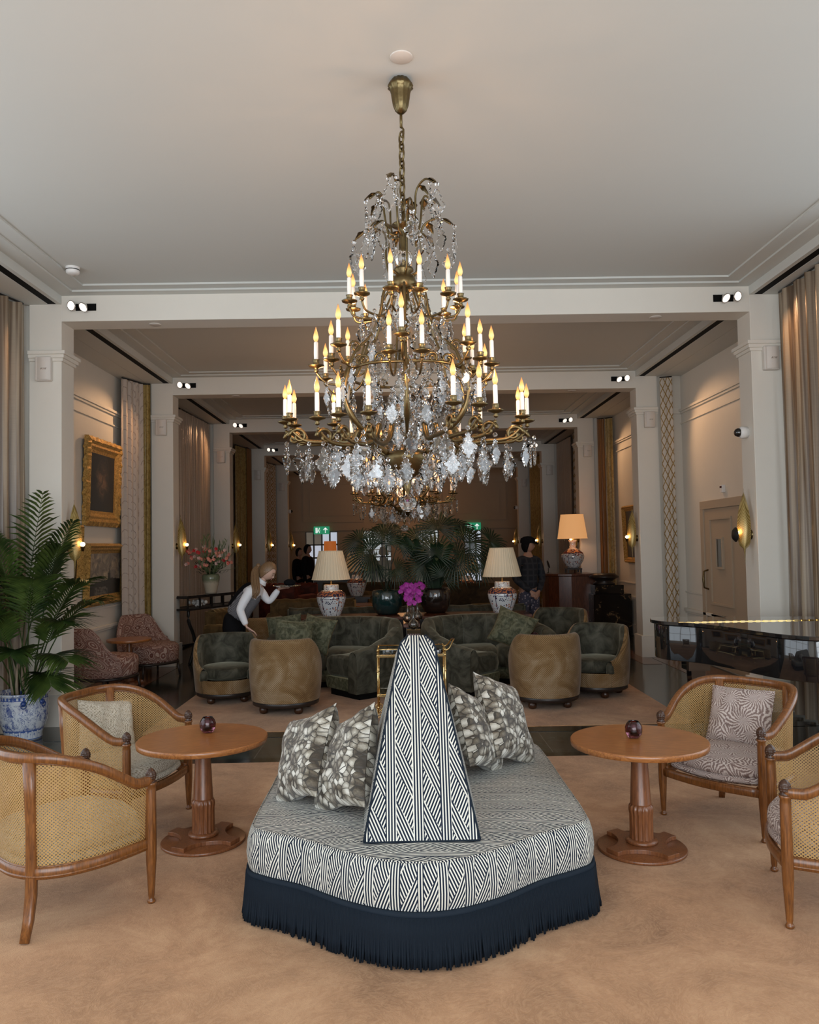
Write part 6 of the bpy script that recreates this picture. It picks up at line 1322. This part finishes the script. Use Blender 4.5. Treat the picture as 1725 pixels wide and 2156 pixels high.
# ------------------------------------------------------------------ marble pedestal and bar
o = thing('marble_fireplace_block', (3.80, 14.65, 0.003), 'black and gold veined marble block plinth by the right wall', 'plinth'); m = MB(); m.box(-0.34, 0.34, -0.22, 0.3, 0, 0.74); m.box(-0.30, 0.22, -0.18, 0.26, 0.74, 0.90); m.build('block', M['portoro'], o, bevel=0.006)
o = thing('carved_pedestal', (3.72, 14.69, 0.907), 'dark carved wooden pedestal bowl standing on the marble block', 'pedestal'); m = MB(); m.lathe([(0, 0), (0.19, 0), (0.20, 0.02), (0.14, 0.05), (0.20, 0.10), (0.26, 0.12), (0.27, 0.15), (0.22, 0.18), (0.21, 0.20), (0, 0.20)], 36); m.build('turned_body', M['darkwood'], o)
o = thing('mahogany_bar', (3.15, 15.25, 0.003), 'curved mahogany bar counter beyond the right sofa', 'bar counter')
m = MB(); pb = [(-0.42, 0.0), (-0.38, -0.18), (-0.22, -0.36), (0.0, -0.42), (0.44, -0.42), (0.44, 0.3), (-0.42, 0.3)]; m.prism(pb, 0.08, 1.06); m.build('bar_front', M['mahog'], o, bevel=0.01)
m = MB(); m.prism([(x*1.08, y*1.08) for x, y in pb], 1.06, 1.10); m.build('bar_top', M['mahog'], o, bevel=0.006); m = MB(); m.prism([(x*0.95, y*0.95) for x, y in pb], 0, 0.08); m.build('kick_plate', M['black'], o)
o = thing('round_bar_mirror', (2.78, 15.1, 1.112), 'small round dark mirror on a foot at the left end of the bar', 'mirror'); m = MB(); m.lathe([(0.04, 0), (0.035, 0.01), (0.008, 0.02), (0.006, 0.1)], 20); m.build('foot', M['iron'], o); m = MB(); m.lathe([(0, -0.008), (0.07, -0.008), (0.078, 0), (0.07, 0.008), (0, 0.008)], 28, M=Matrix.Translation((0, 0, 0.17)) @ Matrix.Rotation(R(75), 4, 'Y')); m.build('disc', M['iron'], o)
# ------------------------------------------------------------------ seating further back
def settee(loc, rz, w_, h, mt, lab, grp='settees further back in the lounge', roll=0.05, mt2=None):
    o = thing('velvet_settee', loc, lab, 'sofa', rz, grp)
    m = MB(); m.grid(lambda a, b: (lerp(-w_/2, w_/2, a), 0.36+0.02*math.sin(b*PI)+0.05*(1-(2*a-1)**2)*1.0, lerp(0.10, h, b)), 30, 6); m.grid(lambda a, b: (lerp(-w_/2, w_/2, a), lerp(0.36, 0.18, b)+0.05*(1-(2*a-1)**2), h+roll*math.sin(b*PI)*(1+0.12*math.cos(a*PI*12))), 60, 8); m.grid(lambda a, b: (lerp(-w_/2, w_/2, a), 0.18+0.05*(1-(2*a-1)**2), lerp(h, 0.36, b)), 30, 6)
    for s_ in (-1, 1): m.box(s_*w_/2-0.01, s_*w_/2+0.01, 0.18, 0.385, 0.10, h+0.02)
    m.build('back', mt, o)
    for s_ in (-1, 1): m = MB(); m.box(s_*w_/2-0.09, s_*w_/2+0.09, -0.36, 0.38, 0.10, h-0.16); m.build('arm', mt2 or mt, o, bevel=0.06)
    m = MB(); m.box(-w_/2+0.09, w_/2-0.09, -0.38, 0.2, 0.22, 0.44); m.build('seat', mt, o, bevel=0.05)
    m = MB(); m.box(-w_/2, w_/2, -0.34, 0.36, 0.03, 0.12); m.build('base', M['darkwood'], o)
    for x in (-1, 1):
        for y in (-0.28, 0.3): m = MB(); m.box(x*(w_/2-0.08)-0.025, x*(w_/2-0.08)+0.025, y-0.025, y+0.025, 0, 0.05); m.build('foot', M['darkwood'], o)
    return o
settee((-0.75, 11.95, 0.01), PI, 1.75, 0.76, M['green'], 'green velvet settee with its back to the left porcelain lamp', roll=0.04)
settee((0.98, 11.95, 0.01), PI, 1.6, 0.76, M['green'], 'green velvet settee with its back to the right porcelain lamp', roll=0.04)
settee((1.62, 13.1, 0.01), R(-70), 0.9, 0.84, M['goldv'], 'ochre velvet seat end behind the right porcelain lamp')
settee((-1.35, 12.9, 0.01), R(175), 1.3, 0.82, M['goldv'], 'ochre velvet settee behind the left porcelain lamp')
settee((-1.95, 14.0, 0.01), R(160), 0.62, 1.02, M['redv'], 'oxblood armchair right behind the waitress')
settee((-2.0, 15.6, 0.01), R(180), 0.8, 0.95, M['redv'], 'oxblood armchair further back under the dark figures')
settee((0.85, 14.2, 0.01), R(0), 1.9, 0.93, M['brownv'], 'brown velvet settee facing forward right of the palms')
settee((-0.55, 15.3, 0.01), R(0), 1.9, 0.93, M['brownv'], 'brown velvet settee facing forward left of the palms')
settee((-2.35, 11.9, 0.01), R(60), 0.7, 0.74, M['goldv'], 'ochre velvet chair between the waitress and the flower console')
pillow('velvet_pillow', M['goldv'], (0.45, 14.05, 0.66), orient((0.1, -0.9, 0.3), (0.1, 0.1, 1)), 'olive velvet pillow on the dark settee right of the palms', 'pillows on the far settees', 0.5, 0.42, 0.07, 0.1, 21)
pillow('velvet_pillow', M['goldv'], (-0.65, 15.15, 0.66), orient((0.1, -0.9, 0.3), (0.1, 0.1, 1)), 'olive velvet pillow on the dark settee left of the palms', 'pillows on the far settees', 0.5, 0.42, 0.07, 0.1, 22)
o = copy_tree(ta); o.location = (-0.62, 13.85, 0.01); tag(o, 'round wooden table behind the left porcelain lamp', None, 'round pedestal tables in the far lounge'); o.scale = (1, 1, 1.15)
o = thing('far_side_table', (-0.80, 14.6, 0.01), 'dark square side table under the tan lamp left of the palms', 'table'); m = MB(); m.box(-0.25, 0.25, -0.25, 0.25, 0.73, 0.768); m.box(-0.2, 0.2, -0.2, 0.2, 0, 0.73); m.build('body', M['darkwood'], o)
o = thing('far_side_table', (1.25, 15.2, 0.01), 'dark square side table under the tan lamp right of the palms', 'table'); m = MB(); m.box(-0.25, 0.25, -0.25, 0.25, 0.65, 0.688); m.box(-0.2, 0.2, -0.2, 0.2, 0, 0.65); m.build('body', M['darkwood'], o)
o = thing('amber_lamp', (-1.70, 19.5, 1.42), 'glowing amber drum lamp seen above the left ivory shade', 'lamp'); m = MB(); m.lathe([(0.165, 0.04), (0.145, 0.40)], 32); m.build('lamp_shade', M['amber'], o); m = MB(); m.lathe([(0.12, -0.38), (0.12, -0.36), (0.02, -0.24), (0.02, 0.06)], 16); m.build('lamp_base', M['iron'], o); point('amber_glow', (0, 0, 0.2), 2, (1, 0.35, 0.1), 0.05, o)
o = thing('host_stand', (-1.62, 19.5, 0.003), 'dark tall stand carrying the amber lamp', 'stand'); m = MB(); m.box(-0.45, 0.45, -0.3, 0.3, 0, 1.0); m.box(-0.5, 0.5, -0.33, 0.33, 1.0, 1.036); m.build('body', M['darkwood'], o)
# ------------------------------------------------------------------ people
def head_mb(c_, r, face, tilt=0.0, S_=1.0):
    """face: yaw angle; -Y local is forward"""
    def fn(d):
        k = 1.0; f = -d.y
        if f > 0:
            k += 0.035*math.exp(-((d.z+0.72)**2)/0.05)*f                       # chin
            k += 0.24*math.exp(-((d.x)**2)/0.010-((d.z+0.18)**2)/0.028)*f**2    # nose
            k -= 0.035*math.exp(-((abs(d.x)-0.33)**2)/0.02-((d.z-0.05)**2)/0.012)  # eye sockets
            k += 0.02*math.exp(-((d.z-0.22)**2)/0.01)*f                        # brow
            k += 0.05*math.exp(-((d.x)**2)/0.03-((d.z+0.50)**2)/0.006)*f       # lips
        if d.z < -0.1: k *= 1-0.10*min(1, (-0.1-d.z))*(1 if f > 0 else 1.6)
        k += 0.10*math.exp(-((abs(d.x)-0.98)**2)/0.006-((d.z+0.08)**2)/0.05-((d.y-0.1)**2)/0.02)   # ears
        return k
    m = MB(); mm = Matrix.Translation(c_) @ Matrix.Rotation(face, 4, 'Z') @ Matrix.Rotation(tilt, 4, 'X') @ Matrix.Scale(r, 4)
    m.ball((0, 0, 0), 1.0, 48, 36, M=mm, sc3=(0.72, 0.90, 1.10), fn=fn); return m, mm
def hand_mb(w_, d, side, palm_n, s=1.0, curl=0.3, spread=0.16):
    d = Vector(d).normalized(); pn = Vector(palm_n); pn = (pn-d*pn.dot(d)).normalized(); s_ = d.cross(pn)*side; w_ = Vector(w_); out = []
    m = MB(); m.tube([w_-d*0.01, w_+d*0.02*s, w_+d*0.05*s, w_+d*0.085*s], 1.0, 12, sq=None) if 0 else None
    def pb(a, b):
        th = a*2*PI; L = lerp(-0.01, 0.09, b)*s; wd = (0.022+0.020*min(1, b*1.6))*s*(1-0.35*max(0, b-0.85)/0.15); return tuple(w_+d*L+s_*math.cos(th)*wd+pn*math.sin(th)*0.013*s*(1-0.5*max(0, b-0.85)/0.15))
    m.grid(pb, 14, 10); m.add([pb(i_/14, 0) for i_ in range(14)], [tuple(range(14))[::-1]]); m.add([pb(i_/14, 1) for i_ in range(14)], [tuple(range(14))]); out.append(m)
    for k, L in enumerate((0.066, 0.075, 0.070, 0.054)):
        b0 = w_+d*0.078*s+s_*(0.030-0.020*k)*s; an = (1.5-k)*spread; dd = (d*math.cos(an)+s_*math.sin(an)); p1 = b0+dd*L*0.42*s+pn*-0.004*s; p2 = p1+(dd*math.cos(curl)+pn*math.sin(curl))*L*0.32*s; p3 = p2+(dd*math.cos(curl*2)+pn*math.sin(curl*2))*L*0.26*s
        m = MB(); m.tube([b0-dd*0.015*s, b0, p1, p2, p3, p3+(p3-p2)*0.12], [0.0085*s, 0.009*s, 0.0082*s, 0.0078*s, 0.0066*s, 0.003*s], 10); out.append(m)
    b0 = w_+d*0.022*s+s_*0.022*s; dd = (d*0.6+s_*0.75+pn*0.25).normalized(); m = MB(); m.tube([b0-dd*0.01, b0, b0+dd*0.028*s, b0+(dd+d*0.5).normalized()*0.052*s, b0+(dd+d*0.5).normalized()*0.058*s], [0.010*s, 0.011*s, 0.0095*s, 0.008*s, 0.004*s], 10); out.append(m); return out
# waitress, bending to the right over the tub chair
W = thing('person', (-1.93, 9.62, 0.010), 'person with a ponytail bending forward in white shirt, checked waistcoat and black trousers', 'person')
o0 = Vector((-1.93, 9.62, 0.010)); V = lambda x, y, z: (x+1.93, y-9.62, z-0.010)
hd, hm = head_mb(Vector(V(-1.585, 9.60, 1.405)), 0.104, R(83), R(36))
armR = [V(-1.775, 9.47, 1.175), V(-1.885, 9.42, 0.965), V(-1.80, 9.38, 0.775)]
armL = [V(-1.70, 9.74, 1.17), V(-1.60, 9.78, 1.02), V(-1.47, 9.72, 1.185)]
verts = [V(-1.99, 9.62, 0.86), V(-1.90, 9.61, 0.98), V(-1.79, 9.61, 1.11), V(-1.725, 9.61, 1.20), V(-1.67, 9.605, 1.27), V(-1.62, 9.60, 1.34), *armR, *armL, V(-2.00, 9.54, 0.78), V(-1.98, 9.52, 0.42), V(-2.03, 9.52, 0.06), V(-2.00, 9.70, 0.78), V(-1.96, 9.70, 0.42), V(-2.02, 9.72, 0.06), V(-1.90, 9.50, 0.04), V(-1.89, 9.70, 0.04)]
edges = [(0, 1), (1, 2), (2, 3), (3, 4), (4, 5), (3, 6), (6, 7), (7, 8), (3, 9), (9, 10), (10, 11), (0, 12), (12, 13), (13, 14), (0, 15), (15, 16), (16, 17), (14, 18), (17, 19)]
rad = [0.05, 0.06, 0.07, 0.06, 0.048, 0.046, 0.030, 0.028, 0.024, 0.030, 0.028, 0.024, 0.07, 0.055, 0.035, 0.09, 0.055, 0.035, 0.028, 0.028]
hR = hand_mb(V(-1.797, 9.38, 0.768), (0.80, 0, -0.60), 1, (0.2, -0.2, -1), 1.0, 0.25, 0.22); hL = hand_mb(V(-1.468, 9.72, 1.188), (0.75, -0.25, 0.12), 1, (0, 0.1, 1), 1.0, 0.35, 0.2)
skin('body', verts, edges, rad, M['skinp'], W, 2, [hd]+hR+hL, remesh=0.0045, smooth_it=2)
# hair
m = MB()
def hf(d):
    return 1.0
def hair_cap(m, mm, back=0.22, fz=0.18):
    def f(a, b):
        th = a*2*PI; ph = lerp(-1.3, PI/2, b); d = Vector((math.cos(ph)*math.sin(th), math.cos(ph)*math.cos(th), math.sin(ph)))   # +Y = back
        low = fz if d.y < 0 else -0.45
        q_ = min(1, max(0, (0.30-d.y/(math.hypot(d.x, d.y) or 1))/1.0)); z = max(d.z, lerp(-0.93, 0.60, q_*q_*(3-2*q_)))
        q = math.sqrt(max(0, 1-z*z)); hxy = math.hypot(d.x, d.y) or 1; d = Vector((d.x/hxy*q, d.y/hxy*q, z)); k = 1.075+0.01*math.sin(th*24)
        return mm @ Vector((d.x*0.72*k, d.y*0.90*k, d.z*1.10*k))
    m.grid(f, 64, 16)
hair_cap(m, hm)
m.build('hair', M['hair'], W)
m = MB(); rt = Vector(V(-1.695, 9.60, 1.475)); m.ball(tuple(rt), 0.026, 12, 8)
for k in range(26):
    a = k*2.4; q = 0.022*math.sqrt(k/26); ox, oy = q*math.cos(a), q*math.sin(a)
    m.tube([tuple(p+Vector((ox*sc_, oy*sc_, oy*0.3))) for p, sc_ in zip(curve([tuple(rt), tuple(rt+Vector((-0.03, -0.02, -0.05))), tuple(rt+Vector((-0.025, -0.08, -0.16))), tuple(rt+Vector((0.0, -0.15, -0.28))), tuple(rt+Vector((-0.02+0.03*math.sin(k), -0.16, -0.37+0.02*math.cos(k*3))))], 14), [0.4, 0.8, 1.1, 1.4, 1.6, 1.8, 1.9, 2.0, 2.0, 2.0, 1.9, 1.8, 1.5, 1.1, 0.6])], [0.010]*12+[0.008, 0.005, 0.002], 6)
m.build('ponytail', M['hair'], W)
hl = [V(-1.885, 9.42, 0.955)]
skin('shirt', [V(-1.86, 9.61, 1.03), V(-1.79, 9.61, 1.11), V(-1.725, 9.61, 1.20), V(-1.665, 9.605, 1.275), V(-1.775, 9.47, 1.175), V(-1.835, 9.435, 1.07), V(-1.885, 9.42, 0.965), V(-1.84, 9.40, 0.865), V(-1.803, 9.38, 0.788), V(-1.70, 9.74, 1.17), V(-1.60, 9.78, 1.02), V(-1.50, 9.73, 1.15), V(-1.475, 9.72, 1.18)],
     [(0, 1), (1, 2), (2, 3), (2, 4), (4, 5), (5, 6), (6, 7), (7, 8), (2, 9), (9, 10), (10, 11), (11, 12)], [0.115, 0.118, 0.102, 0.054, 0.062, 0.058, 0.052, 0.044, 0.034, 0.060, 0.052, 0.040, 0.033], M['whitecloth'], W, 2, None, remesh=0.006, smooth_it=1)
m = MB(); mm = Matrix.Translation(V(-1.655, 9.603, 1.295)) @ Matrix.Rotation(R(38), 4, 'Y'); m.lathe([(0.060, -0.03), (0.052, 0.0), (0.050, 0.018), (0.057, 0.016), (0.066, -0.01), (0.074, -0.03)], 28, M=mm); m.build('collar', M['whitecloth'], W)
skin('waistcoat', [V(-1.995, 9.615, 0.835), V(-1.90, 9.61, 0.98), V(-1.84, 9.61, 1.06), V(-1.77, 9.61, 1.135), V(-1.72, 9.61, 1.20)], [(0, 1), (1, 2), (2, 3), (3, 4)], [(0.165, 0.17), (0.132, 0.145), (0.135, 0.15), (0.130, 0.14), (0.085, 0.09)], M['vest'], W, 2)
skin('trousers', [V(-2.0, 9.62, 0.85), V(-1.955, 9.615, 0.92), V(-2.00, 9.54, 0.76), V(-1.98, 9.52, 0.42), V(-2.03, 9.52, 0.08), V(-2.00, 9.70, 0.76), V(-1.96, 9.70, 0.42), V(-2.02, 9.72, 0.08)], [(0, 1), (0, 2), (2, 3), (3, 4), (0, 5), (5, 6), (6, 7)], [0.175, 0.155, 0.13, 0.09, 0.07, 0.13, 0.09, 0.07], M['blackcloth'], W, 2)
skin('waistcoat_back', [V(-2.02, 9.63, 0.93), V(-1.95, 9.63, 1.03), V(-1.88, 9.63, 1.12), V(-1.80, 9.63, 1.20), V(-1.745, 9.62, 1.255)], [(0, 1), (1, 2), (2, 3), (3, 4)], [0.105, 0.105, 0.108, 0.100, 0.06], M['blackcloth'], W, 2)
for s_ in (-1, 1):
    m = MB(); m.ball((0.27*s_, -0.80, 0.05), 0.13, 12, 8, M=hm, sc3=(1, 0.5, 0.42)); m.build('eye', M['whitecloth'] if 0 else M['knob'], W)
    m = MB(); m.tube([hm @ Vector((s_*0.12, -0.86, 0.22)), hm @ Vector((s_*0.28, -0.84, 0.27)), hm @ Vector((s_*0.44, -0.70, 0.22))], 0.0035, 6); m.build('eyebrow', M['hair'], W)
m = MB(); m.ball((0, -0.90, -0.50), 0.14, 14, 8, M=hm, sc3=(1, 0.45, 0.36)); m.build('lips', plain('lips', (0.42, 0.17, 0.15), 0.4), W)
o = thing('round_tray', (-1.37, 9.68, 1.212), 'round silver tray held up by the bending person', 'tray'); m = MB(); m.lathe([(0, 0), (0.13, 0.0), (0.155, 0.012), (0.168, 0.014), (0.165, 0.018), (0.15, 0.016), (0.128, 0.006), (0, 0.006)], 48); m.build('tray', M['silver'], o)
m = MB(); m.ball((0, 0, 0), 0.07, 20, 12, sc3=(1.05, 0.9, 0.62)); o = m.build('folded_cloth', M['blackcloth']); o.location = (-1.335, 9.68, 1.262); tag(o, 'black folded cloth heaped on the silver tray', 'cloth')
def stander(loc, h, rz, lab, skinm, top, bottom, cap=None, hairm=None, hands='front', head_turn=0, sleeve=True, pname='shirt'):
    o = thing('person', loc, lab, 'person', rz, None); k = h/1.78
    def v(x, y, z): return (x*k, y*k, z*k)
    hd_, mm = head_mb(Vector(v(0, -0.01, 1.66)), 0.108*k, head_turn); hw_ = 0.10
    A = [(0, 0, 0.95), (0, 0, 1.12), (0, 0, 1.30), (0, 0, 1.43), (0, 0, 1.50), (0, -0.01, 1.58)]; sp = []
    for s_ in (-1, 1): sp += [(s_*0.175, 0, 1.42), (s_*0.24, -0.02, 1.14), (s_*0.07, -0.20, 0.95) if hands == 'front' else (s_*0.25, -0.06, 0.88)]
    L = []
    for s_ in (-1, 1): L += [(s_*0.09, 0, 0.90), (s_*0.10, -0.01, 0.49), (s_*0.11, 0.02, 0.08), (s_*0.12, -0.12, 0.04)]
    vs = [v(*p) for p in A+sp+L]; ed = [(0, 1), (1, 2), (2, 3), (3, 4), (4, 5), (3, 6), (6, 7), (7, 8), (3, 9), (9, 10), (10, 11), (0, 12), (12, 13), (13, 14), (14, 15), (0, 16), (16, 17), (17, 18), (18, 19)]
    rd = [0.14, 0.13, 0.14, 0.09, 0.055, 0.055, 0.058, 0.044, 0.027, 0.058, 0.044, 0.027, 0.085, 0.055, 0.04, 0.035, 0.085, 0.055, 0.04, 0.035]
    hs = []
    for s_ in (-1, 1): w_ = Vector(v(*(sp[2] if s_ < 0 else sp[5]))); hs += hand_mb(w_, (-s_*0.5, -0.2, -0.45) if hands == 'front' else (0, -0.1, -1), s_, (0, 1, 0), k, 0.4)
    skin('body', vs, ed, [r*k for r in rd], skinm, o, 2, [hd_]+hs, remesh=0.007, smooth_it=1)
    tv = [v(*p) for p in A[:4]+sp]; skin(pname, tv, [(0, 1), (1, 2), (2, 3), (3, 4), (4, 5), (5, 6), (3, 7), (7, 8), (8, 9)], [x*k for x in ((0.165), (0.155), (0.165), (0.10), 0.075, 0.062, 0.044, 0.075, 0.062, 0.044)], top, o, 2)
    bv = [v(0, 0, 1.06), v(0, 0, 0.95)]+[v(s_*0.09, 0, z_) if z_ > 0.3 else v(s_*0.11, 0.02, z_) for s_ in (-1, 1) for z_ in (0.80, 0.49, 0.08)]; skin('trousers', bv, [(0, 1), (1, 2), (2, 3), (3, 4), (1, 5), (5, 6), (6, 7)], [x*k for x in (0.13, 0.155, 0.105, 0.085, 0.07, 0.105, 0.085, 0.07)], bottom, o, 2)
    m = MB(); hair_cap(m, mm); m.build('hair', hairm or M['blackcloth'], o)
    if cap:
        m = MB(); m.lathe([(0.118, 0.0), (0.120, 0.04), (0.108, 0.09), (0.06, 0.125), (0, 0.132)], 28, M=mm @ Matrix.Scale(1/(0.108*k), 4) @ Matrix.Translation((0, 0.0, 0.035)) @ Matrix.Diagonal((0.80, 0.98, 0.8, 1)))
        m.grid(lambda a, b: mm @ Matrix.Scale(1/(0.108*k), 4) @ Vector(((a-0.5)*0.16*(1-0.25*b), -0.08-0.10*b*(1-(2*a-1)**2*0.4), 0.052-0.02*b-0.02*(2*a-1)**2)), 10, 4); m.build('cap', cap, o)
    return o
stander((1.96, 12.35, 0.010), 1.76, R(20), 'person in a black cap and dark plaid shirt, hands clasped, right of the palms', M['skind'], M['plaid'], M['floral'], cap=M['blackcloth'], head_turn=R(55))
stander((-2.50, 19.8, 0.010), 1.66, R(60), 'person in black further back with hair tied up, left of the bright doorway', M['skind'], M['blackcloth'], M['blackcloth'], hairm=M['blackcloth'], hands='side')
stander((-2.22, 19.2, 0.010), 1.74, R(70), 'taller person in black further back, nearer the bright doorway', M['skind'], M['blackcloth'], M['blackcloth'], hands='side')
